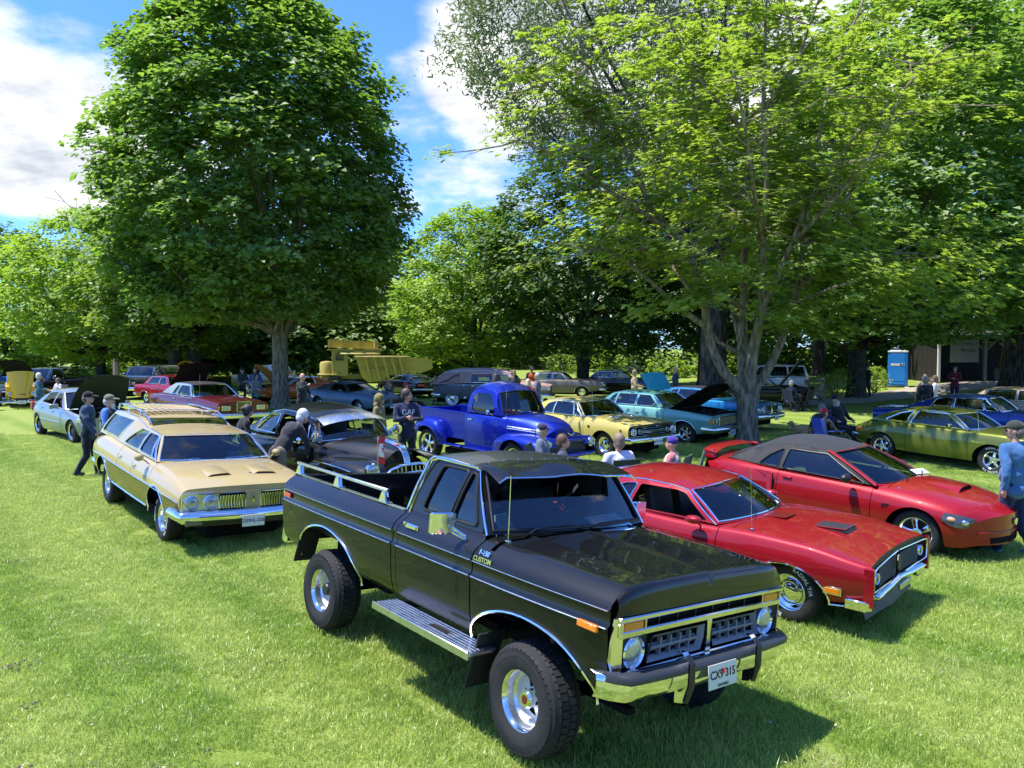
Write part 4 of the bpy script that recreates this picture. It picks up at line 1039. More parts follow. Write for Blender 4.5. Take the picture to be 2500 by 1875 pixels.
# ------------------------------------------------------------------ the other show cars
def slats(root, name, mat, B, y0, y1, z0, z1, n, off, vertical=True, r=.006, d=.02, x=None):
 b = MB()
 for i in range(n):
  t = (i+.5)/n
  if vertical: y = y0+(y1-y0)*t; b.box((nose_x(B, y, z0, x)+off, y, (z0+z1)/2), (d, r*2, z1-z0), bev=.002)
  else: nose_bar(b, B, z0+(z1-z0)*t, y0, y1, r, off, x=x)
 return b.build(name, mat, root)
def frame_rect(root, name, mat, B, y0, y1, z0, z1, off, r=.01, x=None):
 b = MB(); pts = []
 for y in np.linspace(y0, y1, 9): pts.append((nose_x(B, y, z0, x)+off, y, z0))
 for y in np.linspace(y1, y0, 9): pts.append((nose_x(B, y, z1, x)+off, y, z1))
 b.tube(pts, r, 6, closed=True); return b.build(name, mat, root)
def dark_rect(root, name, mat, B, y0, y1, z0, z1, off, d=.02, x=None):
 V = []; F = []; n = 9
 for i, y in enumerate(np.linspace(y0, y1, n)):
  xx = nose_x(B, y, (z0+z1)/2, x)+off; V += [(xx, y, z0), (xx, y, z1), (xx-d, y, z1), (xx-d, y, z0)]
 for i in range(n-1): F += [(4*i, 4*i+4, 4*i+5, 4*i+1), (4*i+1, 4*i+5, 4*i+6, 4*i+2), (4*i+3, 4*i, 4*i+4, 4*i+7)]
 F += [(0, 1, 2, 3), tuple(4*n-4+k for k in (3, 2, 1, 0))]
 return mesh_obj(name, V, F, mat, root, 30)
def row_line(mb, B, v, x0, x1, side, r, off=.004, flat=1.):
 pts = []
 for i, x in enumerate(B.xs):
  if x0 <= x <= x1: p = B.Q[i, v]+B.N[i, v]*off; pts.append((p[0], side*p[1], p[2]))
 mb.tube(pts, r, 6, flat=flat)
def build_wagon():
 S = dict(paint=P_CREAM, x0=-2.50, x1=2.62, wx=(-1.535, 1.535), hw=[(-2.5, .90), (-1.8, .955), (0, .965), (1.6, .965), (2.4, .945), (2.62, .93)],
  zs=[(-2.5, .52), (-1.5, .46), (1.5, .41), (2.62, .52)], zw=[(-2.5, .84), (0, .80), (2.62, .74)], zb=[(-2.5, 1.06), (-1.6, 1.13), (-.4, 1.10), (.2, 1.08), (1.2, 1.05), (2.0, .99), (2.62, .885)],
  zc=[(-2.5, 1.06), (-1.6, 1.13), (1.0, 1.09), (1.4, 1.095), (2.1, 1.04), (2.62, .925)], ins=[(-2.5, .10), (0, .105), (1.4, .11), (2.62, .06)], tk=[(-2.5, .06), (2.62, .06)], rs=[(-2.5, .08), (2.62, .05)],
  doors=(-.52, .30, 1.22), hood0=1.30, deck1=-2.47, deck2=-2.42, cowlx=1.13, shelf=False, fbow=.10, flen=.9, rbow=.1, arch=((.44, .46), (.43, .43)), wz=.36, R=.335, yw=.86,
  wheel=dict(style='mag', W=.25, rim=.195, rear=dict(W=.28, R=.355, rim=.2), front=dict(letters=('RADIAL T/A', 'RADIAL T/A'))), archtrim=(CHROME, .011), archz=.44, seat=SEATTAN, iy=.70,
  handles=[(.42, .93, CHROME), (-.40, .96, CHROME)],
  gh=dict(A=(1.16, 1.07), C=(-2.36, 1.13), base=[(-2.36, 1.13), (-1.6, 1.145), (-.4, 1.115), (.3, 1.095), (1.16, 1.07)], rail=[(.74, 1.405), (.5, 1.425), (-.05, 1.455), (-.22, 1.50), (-.5, 1.555), (-1.5, 1.57), (-2.02, 1.54)], yb=[(-2.36, .80), (0, .845), (1.16, .84)], yr=[(-2.0, .62), (0, .66), (.74, .66)],
   win=[[(-2.22, 1.18), (-2.0, 1.49), (-.62, 1.50), (-1.02, 1.175)], [(-.60, 1.15), (-.10, 1.415), (.24, 1.405), (.20, 1.13)], [(.27, 1.13), (.30, 1.40), (.70, 1.385), (.88, 1.105)], [(.92, 1.105), (.75, 1.37), (1.06, 1.095)]],
   crown=.045, wbow=.20, fbow=.12, wr=.04, dripfull=False))
 root, B = car('station_wagon', 'cream station wagon with brown wood-grain sides, hood scoops and a roof rack', pose_matrix(POSE['wagon']), S)
 iv = int(np.argmin(abs(B.P[len(B.xs)//2, :B.ns, 2]-.80)))
 for sd in (1, -1):
  B.panel('wood_panel', WOOD, -2.42, 2.56, 0, iv, sd, root, off=.003)
  b = MB(); row_line(b, B, iv, -2.45, 2.58, sd, .008, .008); row_line(b, B, 0, -1.0, 1.02, sd, .016, .0); b.build('side_moulding', CHROME, root)
  b = MB()
  for z in (.56, .60, .64): b.box((2.45, sd*(side_y(B, 2.45, z)+.002), z), (.16, .012, .012))
  b.build('fender_louvre', BLACKTRIM, root)
  text_obj('badge', 'Vista', .085, (1.05, sd*(side_y(B, 1.05, .83)+.008), .83), (-sd*1., 0, 0) if sd > 0 else (1, 0, 0), (0, 0, 1), CHROME, root, .003, .002, .3)
  lampc = lambda y: nose_x(B, y, .70)+.03
  for y in (.79, .56): lamp(root, (lampc(y), sd*y, .715), .083)
  dark_rect(root, 'headlamp_bezel', ALU, B, sd*.46, sd*.90, .60, .83, .022)
  frame_rect(root, 'bezel_trim', CHROME, B, sd*.455, sd*.905, .595, .835, .026, .012)
  dark_rect(root, 'grille_recess', LINER, B, sd*.115, sd*.44, .605, .825, .02)
  b = MB()
  for i in range(9):
   y = sd*(.135+.037*i); pts = []
   for q in np.linspace(0, 2*PI, 15)[:-1]: pts.append((nose_x(B, y, .7)+.032, y+.011*math.cos(q), .715+.085*max(-1, min(1, 1.4*math.sin(q)))))
   b.tube(pts, .0045, 5, closed=True)
  b.build('grille', CHROME, root)
  frame_rect(root, 'grille_trim', CHROME, B, sd*.105, sd*.45, .60, .83, .026, .009)
  mirror_part(root, (.98, sd*1.03, 1.12), P_CREAM, (.16, .13, .12), side=sd)
  b = MB(); b.box((2.66, sd*.78, .47), (.05, .22, .07), bev=.01); b.build('parking_lamp', pbr('lamp_grey', (.10, .09, .08), .25, coat=1), root)
 dark_rect(root, 'nose_divider', P_CREAM, B, -.10, .10, .60, .855, .03); b = MB(); b.prism([(0, .68), (.018, .70), (.018, .76), (0, .78), (-.018, .76), (-.018, .70)], 0, .02, lambda u, v, w: (nose_x(B, 0, .7)+.03+w, u, v)); b.build('emblem', CHROME, root)
 bumper(root, B, .535, .16, .93, .10, .45, thick=.10); bumper(root, B, .60, .16, .86, .10, .4, name='rear_bumper', end=0, thick=.09)
 dark_rect(root, 'lower_valance', BLACKTRIM, B, -.75, .75, .40, .49, .02)
 plate(root, (2.80, -.04, .47), (1, 0, 0), txt='DDNL-526', col=(.03, .06, .28), size=.066)
 for y in (.33, -.33):       # hood bulges ending in open scoops
  V = []; F = []; xs = np.linspace(1.45, 2.26, 14)
  for x in xs:
   t = (x-1.45)/.81; h = .005+.05*t; zb_ = float(pchip(S['zc'])(x))-.012
   for (u, w) in ((-.20, -.01), (-.15, .6), (-.11, .95), (0, 1.), (.11, .95), (.15, .6), (.20, -.01)): V.append((x+float(B.bow(np.array(x), np.array(abs(y)), np.array(1.))), y+u, zb_-abs(y+u)*.06+h*w))
  for i in range(13):
   for j in range(6): F.append((i*7+j, (i+1)*7+j, (i+1)*7+j+1, i*7+j+1))
  F.append(tuple(13*7+j for j in range(7)))
  mesh_obj('hood_scoop', V, F[:-1], P_CREAM, root, 60); b = MB(); b.prism([(u, zb_-abs(y)*.06+h*w-.004) for (u, w) in ((-.145, .3), (-.11, .85), (.11, .85), (.145, .3))], 0, .01, lambda u, v, w: (xs[-1]-.012+w, y+u, v)); b.build('scoop_mouth', pbr('scoop_red_brown', (.10, .03, .02), .6), root)
 # raised roof glass and rack
 b = MB(); b.add([(-.02, -.60, 1.505), (-.02, .60, 1.505), (-.24, .58, 1.575), (-.24, -.58, 1.575)], [(0, 1, 2, 3)]); b.build('skylight', GLASSD, root)
 b = MB()
 for sd in (1, -1): b.tube([(-.10, sd*.60, 1.50), (-.28, sd*.60, 1.60), (-.5, sd*.60, 1.655), (-1.3, sd*.59, 1.675), (-1.95, sd*.58, 1.665), (-2.1, sd*.58, 1.58)], .014, 6)
 for x in (-.62, -1.95): b.tube([(x, -.6, 1.66), (x, -.59, 1.665), (x, .59, 1.665), (x, .6, 1.66)], .012, 6)
 for sd in (1, -1):
  for x in (-.62, -1.3, -1.95): b.tube([(x, sd*.60, 1.665), (x, sd*.61, 1.57)], .012, 6)
 b.build('roof_rack', CHROME, root)
 for i in range(11): b = MB(); b.box((-1.28, -.50+.1*i, 1.635+.02*(1-((i-5)/5)**2)), (1.32, .055, .012), bev=.003); b.build('rack_slat', pbr('rack_tan', (.42, .33, .19), .5), root)
 b = MB(); b.ball((2.2, .12, float(pchip(S['zc'])(2.25))+.0), (.05, .03, .012), 8, 5); b.build('hood_emblem', CHROME, root)
 paper(root, (1.12, .42, 1.115), (.45, 0, 1), .42, .26, 0, PAPERB, 'windscreen_card'); b = MB(); b.box((.83, 0, 1.36), (.02, .2, .05), bev=.012); b.build('rear_view_mirror', BLACKTRIM, root)
 for y in (-.5, .1):
  b = MB(); b.tube([(1.30, y, 1.11), (1.24, y+.45, 1.115)], .006, 5); b.build('wiper', CHROME, root)
 return root
def build_cyclone():
 S = dict(paint=P_RED, x0=-2.45, x1=2.30, wx=(-1.485, 1.485), hw=[(-2.45, .86), (-1.6, .95), (0, .945), (1.5, .955), (2.1, .93), (2.30, .90)],
  zs=[(-2.45, .40), (-1, .30), (1, .30), (1.9, .36), (2.36, .44)], zw=[(-2.45, .72), (0, .68), (2.36, .68)], zb=[(-2.45, .86), (-1.7, .95), (-.9, .94), (.3, .91), (1.0, .925), (1.6, .91), (2.36, .80)],
  zc=[(-2.45, .90), (-1.7, .98), (.5, .94), (1.0, .975), (1.7, .945), (2.36, .83)], ins=[(-2.45, .09), (0, .10), (1.4, .09), (2.36, .05)], tk=[(-2.45, .07), (2.36, .06)], rs=[(-2.45, .07), (2.36, .04)],
  doors=(-.72, .64), hood0=.80, deck1=-2.0, deck2=-1.9, cowlx=.58, shelf=False, fbow=-.05, flen=.35, rbow=.06, arch=((.43, .36), (.47, .36)), wz=.33, R=.335, yw=.84, adx=(0, -.01), nosemat=BLACKTRIM,
  wheel=dict(style='cap', W=.215, rim=.20, letters=('BFGoodrich', 'RADIAL T/A')), archtrim=(CHROME, .010), archz=.34, lines=[(CHROME, .008, [(1.95, .335), (2.3, .375)]), (CHROME, .008, [(-1.0, .31), (1.0, .31)])],
  handles=[(-.55, .80, CHROME)], steer=-.12,
  gh=dict(A=(.60, .935), C=(-1.98, .965), base=[(-1.98, .965), (-1.2, .955), (-.6, .94), (.60, .935)], rail=[(.10, 1.245), (-.1, 1.275), (-.5, 1.295), (-.9, 1.275), (-1.35, 1.18)], yb=[(-1.98, .79), (-1, .845), (.6, .835)], yr=[(-1.4, .63), (-.3, .63), (.1, .625)],
   win=[[(-.63, .965), (-.56, 1.235), (-.05, 1.228), (.08, 1.205), (.47, .955)], [(-1.24, .975), (-1.02, 1.12), (-.78, 1.215), (-.61, 1.235), (-.69, .965)]], noglass=(0,), crown=.085, fbow=.14, wbow=.24, cbow=.16, rbow=.1, wr=.035, wdz=.03))
 root, B = car('red_coupe', 'red fastback coupe with black hood scoops parked just beyond the black pickup', pose_matrix(POSE['cyclone']), S)
 ZC = pchip(S['zc'])
 # grille cavity, chrome surround, bumper, chin spoiler
 top = [(.80, .765), (.70, .79), (.30, .795), (0, .815)]; bot = [(.80, .55), (.4, .52), (0, .515)]
 for sd in (1, -1):
  dark_rect(root, 'grille_recess', LINER, B, sd*.05, sd*.80, .53, .765, .008, .01)
  slats(root, 'grille', pbr('grille_black', (.02, .02, .022), .35), B, sd*.08, sd*.62, .545, .75, 9, .018, False, .006)
  lamp(root, (nose_x(B, .70, .65)+.012, sd*.70, .655), .055, lens=pbr('smoked_lens', (.05, .05, .055), .05, coat=1))
  b = MB(); pts = [(nose_x(B, y, z)+.03, sd*y, z) for y, z in [(.02, .80), (.3, .785), (.72, .775), (.835, .765), (.855, .74), (.85, .57), (.83, .545), (.5, .525), (.02, .51)]]; b.tube(pts, .009, 8); b.build('grille_surround', CHROME, root)
  b = MB(); b.prism([(.865, .80), (.90, .79), (.905, .40), (.87, .40)], -.05, .05, lambda u, v, w: (nose_x(B, u, v)+w-.01, sd*u, v)); b.build('fender_tip', P_RED, root)
  b = MB(); b.box((2.31, sd*.80, .40), (.10, .22, .12), Matrix.Rotation(-sd*.12, 3, 'Z'), .035); b.box((2.22, sd*.905, .40), (.22, .04, .11), bev=.015); b.build('bumper_corner', CHROME, root)
  b = MB(); b.box((1.985, sd*(side_y(B, 1.985, .50)+.004), .50), (.19, .012, .085), bev=.004); o = b.build('side_marker', CHROME, root); b = MB(); b.box((1.985, sd*(side_y(B, 1.985, .50)+.012), .50), (.15, .01, .055), bev=.004); b.build('marker_lens', AMBER, o)
  mirror_part(root, (.38, sd*.99, .985), P_RED, (.22, .13, .10), side=sd)
  # hood scoops: raised lip, black opening
  for (x, h, m) in ((1.66, .04, True), (.98, .015, False)) if sd > 0 else ():
   V = []; y = -.06; L = .34
   zc = lambda xx, yy: float(ZC(xx))-.035*abs(yy)-.03*abs(yy)**2
   for (u, w, hh) in ((-.17, -.15, .0), (-.17, .15, .0), (.17, .15, h), (.17, -.15, h), (.20, -.15, 0), (.20, .15, 0)): V.append((x+u, y+w, zc(x+u, y)+hh+.004))
   if m:
    b = MB(); b.add([V[0], V[1], V[2], V[3]], [(3, 2, 1, 0)]); b.add([V[2], V[3], V[4], V[5]], [(0, 1, 2, 3)]); b.add([V[1], V[2], V[5]], [(0, 1, 2)]); b.add([V[0], V[3], V[4]], [(2, 1, 0)])
    b.build('hood_scoop', pbr('scoop_black', (.014, .014, .015), .8), root); b = MB(); b.tube([(p[0], p[1], p[2]+.002) for p in (V[0], V[1], V[2], V[3])], .007, 6, closed=True); b.build('scoop_edge', P_RED, root)
   else:
    b = MB(); b.add([(v[0], v[1], v[2]) for v in V[:4]], [(3, 2, 1, 0)]); b.build('hood_stripe', pbr('dark_red_patch', (.16, .006, .01), .35, coat=.8), root)
 b = MB(); b.prism([(0, .57), (.05, .62), (.05, .70), (0, .75), (-.05, .70), (-.05, .62)], 0, .02, lambda u, v, w: (nose_x(B, 0, .65)+.03+w, u, v)); b.build('emblem', BLACKTRIM, root)
 bumper(root, B, .475, .075, .74, .045, .02, thick=.07, dip=-.03)
 b = MB(); pts = [(nose_x(B, y, .36)-.02-.1*abs(y), y, .29) for y in np.linspace(-.72, .72, 9)]
 V = [];
 for p in pts: V += [(p[0]-.05, p[1], .38), (p[0]+.02, p[1], .20)]
 b.add(V, [(2*i, 2*i+1, 2*i+3, 2*i+2) for i in range(8)]); b.add([(v[0]-.01, v[1], v[2]) for v in V], [(2*i+2, 2*i+3, 2*i+1, 2*i) for i in range(8)]); b.build('chin_spoiler', BLACKTRIM, root)
 b = MB(); b.box((2.36, .16, .40), (.03, .36, .07), bev=.01); b.build('fog_lamp_bar', ALU, root)
 antenna(root, (1.02, -.80, .945), .72, (-.04, 0)); b = MB(); b.ball((1.02, -.80, .95), (.03, .02, .012), 8, 5); b.build('antenna_base', CHROME, root)
 paper(root, (.52, .18, 1.06), (.75, 0, .65), .13, .36, .15); paper(root, (.66, .52, .975), (.4, 0, 1), .18, .06, .1)
 b = MB(); b.box((.16, .0, 1.21), (.02, .2, .05), bev=.012); b.build('rear_view_mirror', BLACKTRIM, root)
 for y in (-.45, .1):
  b = MB(); b.tube([(.86, y, .985), (.74, y+.42, .985)], .006, 5); b.build('wiper', BLACKTRIM, root)
 bumper(root, B, .58, .14, .80, .07, .35, name='rear_bumper', end=0)
 return root
def build_mustang():
 S = dict(paint=P_RED2, x0=-2.30, x1=2.24, wx=(-1.286, 1.286), hw=[(-2.3, .80), (-1.4, .925), (-.6, .905), (.4, .90), (1.3, .925), (1.9, .88), (2.24, .74)],
  zs=[(-2.3, .30), (-1, .24), (1, .22), (1.7, .22), (2.24, .28)], zw=[(-2.3, .66), (0, .58), (1.3, .62), (2.24, .50)], zb=[(-2.3, .90), (-1.7, .955), (-.8, .93), (.6, .875), (1.3, .845), (1.8, .77), (2.24, .63)],
  zc=[(-2.3, .96), (-1.8, .985), (.6, .95), (1.0, .965), (1.6, .89), (2.0, .79), (2.24, .68)], ins=[(-2.3, .14), (-.8, .085), (.6, .09), (1.3, .13), (2.24, .14)], tk=[(-2.3, .06), (2.24, .10)], rs=[(-2.3, .10), (2.24, .10)],
  doors=(-.79, .68), hood0=.86, deck1=-1.80, deck2=-1.72, cowlx=.66, fbow=.30, flen=.8, rbow=.10, shelf=False, arch=((.39, .37), (.395, .375)), wz=.325, R=.325, yw=.86, rlen=.5, nosemat=P_RED2,
  wheel=dict(style='thin', W=.245, rim=.225), handles=[(-.62, .83, P_RED2)],
  gh=dict(A=(.70, .895), C=(-1.78, .975), base=[(-1.78, .975), (-.8, .945), (.70, .895)], rail=[(-.06, 1.265), (-.2, 1.29), (-.6, 1.325), (-1.0, 1.29), (-1.4, 1.15)], yb=[(-1.78, .72), (-.8, .83), (.7, .80)], yr=[(-1.4, .58), (-.06, .59)],
   win=[[(-.745, .96), (-.715, 1.245), (-.10, 1.235), (.56, .905)], [(-1.16, .975), (-1.0, 1.13), (-.85, 1.22), (-.79, 1.24), (-.81, .965)]], roofmat=CANVAS, framemat=CANVAS, wframe=P_RED2, rframe=CANVAS, crown=.10, fbow=.16, wbow=.30, wdz=.03, cbow=.12, trim=BLACKTRIM, tr=.009, drip=None, screentrim=BLACKTRIM, wms=.05, rms=.25, wr=.03, sideglass=glass('blue_car_glass', (.42, .52, .62), .55)))
 root, B = car('red_convertible', 'red convertible with black soft top up and a rear spoiler', pose_matrix(POSE['mustang']), S)
 for sd in (1, -1):
  b = MB(); b.tube([(.72, sd*.802, .90), (.40, sd*.735, 1.07), (-.05, sd*.60, 1.265), (-.12, sd*.585, 1.285)], [.035, .03, .03, .025], 8, flat=.6); b.build('windscreen_pillar', P_RED2, root)
  V = [(nose_x(B, y, z)+.006 if True else 0, sd*y, z) for y, z in ((.42, .60), (.66, .625), (.80, .66), (.80, .555), (.66, .52), (.46, .52))]
  V = []
  for (x, z) in ((1.68, .695), (1.88, .69), (2.06, .66), (2.19, .62), (2.185, .525), (2.05, .51), (1.78, .535), (1.64, .60)):
   V.append((x, z))
  P_, F_ = fill(V, (), .05)
  def lp(x, z, o=.012): y = side_y(B, x, z)+o; return (x+float(B.bow(np.array(x), np.array(y), np.array(z)))+o*.6, sd*y, z)
  V = [lp(*p) for p in V]; o = mesh_obj('headlamp', [lp(*p) for p in P_], [f if sd < 0 else f[::-1] for f in F_], pbr('smoked_lens', (.05, .05, .055), .05, coat=1), root, 60)
  b = MB(); p = lp(1.80, .62, .0); b.ball(p, (.06, .03, .035), 10, 6); b.build('turn_lens', pbr('peach_lens', (.62, .33, .16), .1, coat=1), o)
  b = MB(); b.ball(lp(2.05, .59, 0), (.06, .035, .04), 10, 6); b.build('lens', CHROME, o)
  mirror_part(root, (.36, sd*1.0, .98), BLACKTRIM, (.14, .22, .13), side=sd)
  b = MB(); V = [(-1.18, .88), (-.92, .875), (-.87, .86), (-.88, .50), (-.93, .56), (-.96, .80)]; b.prism(V, 0, .03, lambda u, v, w: (u, sd*(side_y(B, u, v)+w*(1 if u > -1.0 else .2)), v)); b.build('side_scoop', P_RED2, root)
  b = MB(); b.box((-.845, sd*(side_y(B, -.845, .68)+.012), .68), (.018, .02, .32), bev=.004); b.build('scoop_opening', LINER, root)
  text_obj('badge', 'GT', .075, (.88, sd*(side_y(B, .88, .66)+.006), .66), (1, 0, 0) if sd < 0 else (-1, 0, 0), (0, 0, 1), BLACKTRIM, root, .003, .003, .2)
 # spoiler
 V = []; F = []; ys = np.linspace(-.74, .74, 17)
 for y in ys:
  h = 1.095-.07*(abs(y)/.74)**4;
  for (u, w) in ((.10, -.006), (.0, .012), (-.15, .022), (-.17, .01), (0, -.012)): V.append((-2.16+u-.05*(y/.74)**2*-1, y, h+w))
 for i in range(16):
  for j in range(5): F.append((i*5+j, i*5+(j+1) % 5, (i+1)*5+(j+1) % 5, (i+1)*5+j))
 F += [tuple(range(5)), tuple(80+j for j in range(5))]
 sp = mesh_obj('rear_spoiler', V, F, P_RED2, root, 50); b = MB()
 for sd in (1, -1): b.box((-2.14, sd*.69, .99), (.20, .10, .16), bev=.03, taper=(.8, .7))
 b.build('spoiler_stand', P_RED2, sp)
 # hood scoop
 V = []; F = []; xs = np.linspace(1.05, 1.62, 10); ZC = pchip(S['zc'])
 for x in xs:
  t = (x-1.05)/.57;
  for (u, w) in ((-.26, -.01), (-.18, .8), (-.1, 1), (.1, 1), (.18, .8), (.26, -.01)): V.append((x+float(B.bow(np.array(x), np.array(.0), np.array(.8))), u, float(ZC(x))+(.004+.055*t)*w-.006))
 for i in range(9):
  for j in range(5): F.append((i*6+j, (i+1)*6+j, (i+1)*6+j+1, i*6+j+1))
 mesh_obj('hood_scoop', V, F, P_RED2, root, 60); b = MB(); e = V[-6:]; b.add([(p[0]-.015, p[1]*.97, p[2]-.004) for p in e], [tuple(range(6))]); b.build('scoop_mouth', LINER, root)
 dark_rect(root, 'grille', LINER, B, -.36, .36, .49, .61, -.004, .01); b = MB(); b.prism([(0, .505), (.05, .53), (.06, .585), (0, .61), (-.06, .585), (-.05, .53)], .0, .015, lambda u, v, w: (nose_x(B, 0, .55)+.012+w, u, v)); b.build('emblem', CHROME, root)
 b = MB(); nose_bar(b, B, .44, -.66, .66, .012, .004, 1.6); b.build('bumper_crease', P_RED2, root); dark_rect(root, 'lower_intake', LINER, B, -.5, .5, .30, .38, .004, .02)
 for y in (-.40, .15):
  b = MB(); b.tube([(.98, y, .965), (.80, y+.48, .98)], .009, 5); b.build('wiper', BLACKTRIM, root)
 paper(root, (.82, .42, .985), (.5, 0, 1), .5, .12, -.1); antenna(root, (1.0, -.72, .90), .02)
 return root
def build_maverick():
 S = dict(paint=P_LIME, x0=-2.16, x1=2.20, wx=(-1.308, 1.308), hw=[(-2.16, .76), (-1.3, .885), (0, .89), (1.4, .89), (2.2, .82)],
  zs=[(-2.16, .44), (-1.2, .30), (1, .26), (2.2, .40)], zw=[(-2.16, .68), (0, .62), (2.2, .64)], zb=[(-2.16, .78), (-1.7, .90), (-1.1, .985), (.1, .945), (.8, .92), (1.6, .90), (2.2, .80)],
  zc=[(-2.16, .80), (-1.7, .97), (.6, .955), (1.0, .97), (1.6, .94), (2.2, .83)], ins=[(-2.16, .14), (-1.1, .11), (0, .085), (2.2, .07)], tk=[(-2.16, .06), (2.2, .06)], rs=[(-2.16, .10), (2.2, .05)],
  doors=(-.66, .80), hood0=.92, deck1=-1.72, deck2=-1.66, cowlx=.74, fbow=.06, rbow=.12, shelf=False, arch=((.40, .37), (.41, .36)), wz=.32, R=.325, yw=.83,
  wheel=dict(style='mag', W=.235, rim=.195, letters=('RADIAL T/A', 'RADIAL T/A')), handles=[(-.50, .83, CHROME)],
  gh=dict(A=(.76, .935), C=(-1.72, .955), base=[(-1.72, .955), (-1.15, .99), (-.2, .955), (.76, .935)], rail=[(.30, 1.255), (.1, 1.285), (-.4, 1.315), (-.8, 1.285), (-1.2, 1.16)], yb=[(-1.72, .68), (-1.1, .775), (.76, .775)], yr=[(-1.2, .60), (.3, .60)],
   win=[[(-.60, .975), (-.47, 1.27), (.22, 1.25), (.67, .95)], [(-1.24, 1.015), (-.90, 1.19), (-.60, 1.265), (-.71, .985)]], crown=.05, fbow=.1, wbow=.18, cbow=.1, wr=.02, tr=.013, sideglass=GLASSD))
 root, B = car('lime_coupe', 'metallic lime green two-door fastback in front of the navy hardtop', pose_matrix(POSE['maverick']), S)
 for sd in (1, -1):
  b = MB(); b.box((-1.93, sd*(side_y(B, -1.93, .70)+.0), .70), (.16, .014, .04), bev=.004); b.build('side_marker', REDLENS, root)
  b = MB(); b.box((.42, sd*.965, 1.02), (.08, .15, .09), bev=.03); b.tube([(.42, sd*.93, .99), (.44, sd*.86, .94)], .012, 6); b.build('door_mirror', CHROME, root)
  text_obj('badge', 'Maverick', .085, (1.03, sd*(side_y(B, 1.03, .70)+.006), .70), (1, 0, 0) if sd < 0 else (-1, 0, 0), (0, 0, 1), CHROME, root, .003, .003, .3)
  for y in (.62,): lamp(root, (nose_x(B, y, .66)+.015, sd*y, .66), .085)
 dark_rect(root, 'grille', BLACKTRIM, B, -.5, .5, .56, .75, .01); slats(root, 'grille_bars', CHROME, B, -.5, .5, .57, .74, 5, .02, False, .004)
 bumper(root, B, .48, .12, .82, .08, .3); bumper(root, B, .55, .12, .74, .07, .3, name='rear_bumper', end=0); antenna(root, (.95, -.70, .93), .5, (-.1, 0)); paper(root, (.62, .38, 1.03), (.7, 0, .7), .5, .14, .1)
 return root
def build_dart():
 S = dict(paint=P_YEL, x0=-2.40, x1=2.34, wx=(-1.41, 1.41), hw=[(-2.4, .82), (-1.4, .875), (0, .885), (1.5, .885), (2.34, .87)],
  zs=[(-2.4, .42), (-1.2, .32), (1, .30), (2.34, .42)], zw=[(-2.4, .74), (0, .68), (2.34, .70)], zb=[(-2.4, .90), (-1.3, .96), (.5, .955), (1.5, .93), (2.34, .84)],
  zc=[(-2.4, .92), (-1.4, .985), (.7, 1.0), (1.5, .975), (2.34, .87)], ins=[(-2.4, .06), (0, .07), (2.34, .045)], tk=[(-2.4, .06), (2.34, .06)], rs=[(-2.4, .05), (2.34, .04)],
  doors=(-.46, .74), hood0=.88, deck1=-1.55, deck2=-1.45, cowlx=.66, fbow=.05, rbow=.05, shelf=False, arch=((.38, .35), (.40, .37)), wz=.32, R=.325, yw=.81, nosemat=BLACKTRIM,
  wheel=dict(style='rally', W=.21, rim=.195), handles=[(-.32, .84, CHROME)], glass=GLASSG,
  gh=dict(A=(.68, .965), C=(-1.50, .985), base=[(-1.5, .985), (-.5, .975), (.68, .965)], rail=[(.27, 1.32), (.1, 1.34), (-.4, 1.365), (-.85, 1.34), (-1.12, 1.25)], yb=[(-1.5, .74), (0, .80), (.68, .795)], yr=[(-1.1, .62), (.27, .62)],
   win=[[(-.50, 1.0), (-.47, 1.315), (.165, 1.305), (.30, .99)], [(.335, .99), (.205, 1.30), (.255, 1.29), (.585, .98)], [(-1.0, 1.01), (-.80, 1.24), (-.51, 1.315), (-.54, 1.0)]], crown=.05, fbow=.1, wbow=.18, cbow=.1, wr=.02))
 root, B = car('yellow_hardtop', 'pale yellow two-door hardtop beside the blue pickup', pose_matrix(POSE['dart']), S)
 for sd in (1, -1):
  lamp(root, (nose_x(B, .72, .70)+.015, sd*.72, .70), .085); lamp(root, (nose_x(B, .52, .70)+.012, sd*.50, .70), .06, lens=pbr('smoked_lens', (.05, .05, .055), .05, coat=1))
  mirror_part(root, (.55, sd*.99, 1.03), CHROME, (.09, .13, .09), side=sd); b = MB(); b.box((2.05, sd*.885, .74), (.07, .01, .03)); b.build('side_marker', CHROME, root)
  b = MB(); b.box((.95, sd*.89, .76), (.07, .008, .05)); b.build('badge', BLACKTRIM, root)
 dark_rect(root, 'grille_recess', LINER, B, -.84, .84, .59, .81, .004); slats(root, 'grille', CHROME, B, -.42, .42, .60, .80, 4, .012, False, .004); frame_rect(root, 'grille_trim', CHROME, B, -.85, .85, .585, .815, .012, .010)
 b = MB(); nose_bar(b, B, .70, -.43, .43, .012, .02, .7); b.build('grille_bar', CHROME, root)
 bumper(root, B, .50, .13, .88, .09, .35); bumper(root, B, .52, .12, .82, .07, .3, name='rear_bumper', end=0); plate(root, (2.47, .02, .44), (1, 0, 0), txt='BDTC 041', size=.07)
 for y in (.28, -.28):
  for i in range(2): b = MB(); b.box((1.2+.14*i, y*1.1, float(pchip(S['zc'])(1.2))-.005), (.11, .16, .016), bev=.005); b.build('hood_louvre', ALU, root)
 antenna(root, (.92, -.70, .95), .65, (-.04, 0)); paper(root, (.56, -.28, 1.09), (.75, 0, .65), .30, .22, .3); b = MB(); b.box((.3, 0, 1.28), (.02, .24, .06), bev=.015); b.build('rear_view_mirror', BLACKTRIM, root)
 text_obj('hood_lettering', 'DODGE', .07, (2.2, -.1, float(pchip(S['zc'])(2.2))+.002), (0, 1, 0), (-1, 0, .1), CHROME, root, .003, .001, 0, 1.3)
 return root
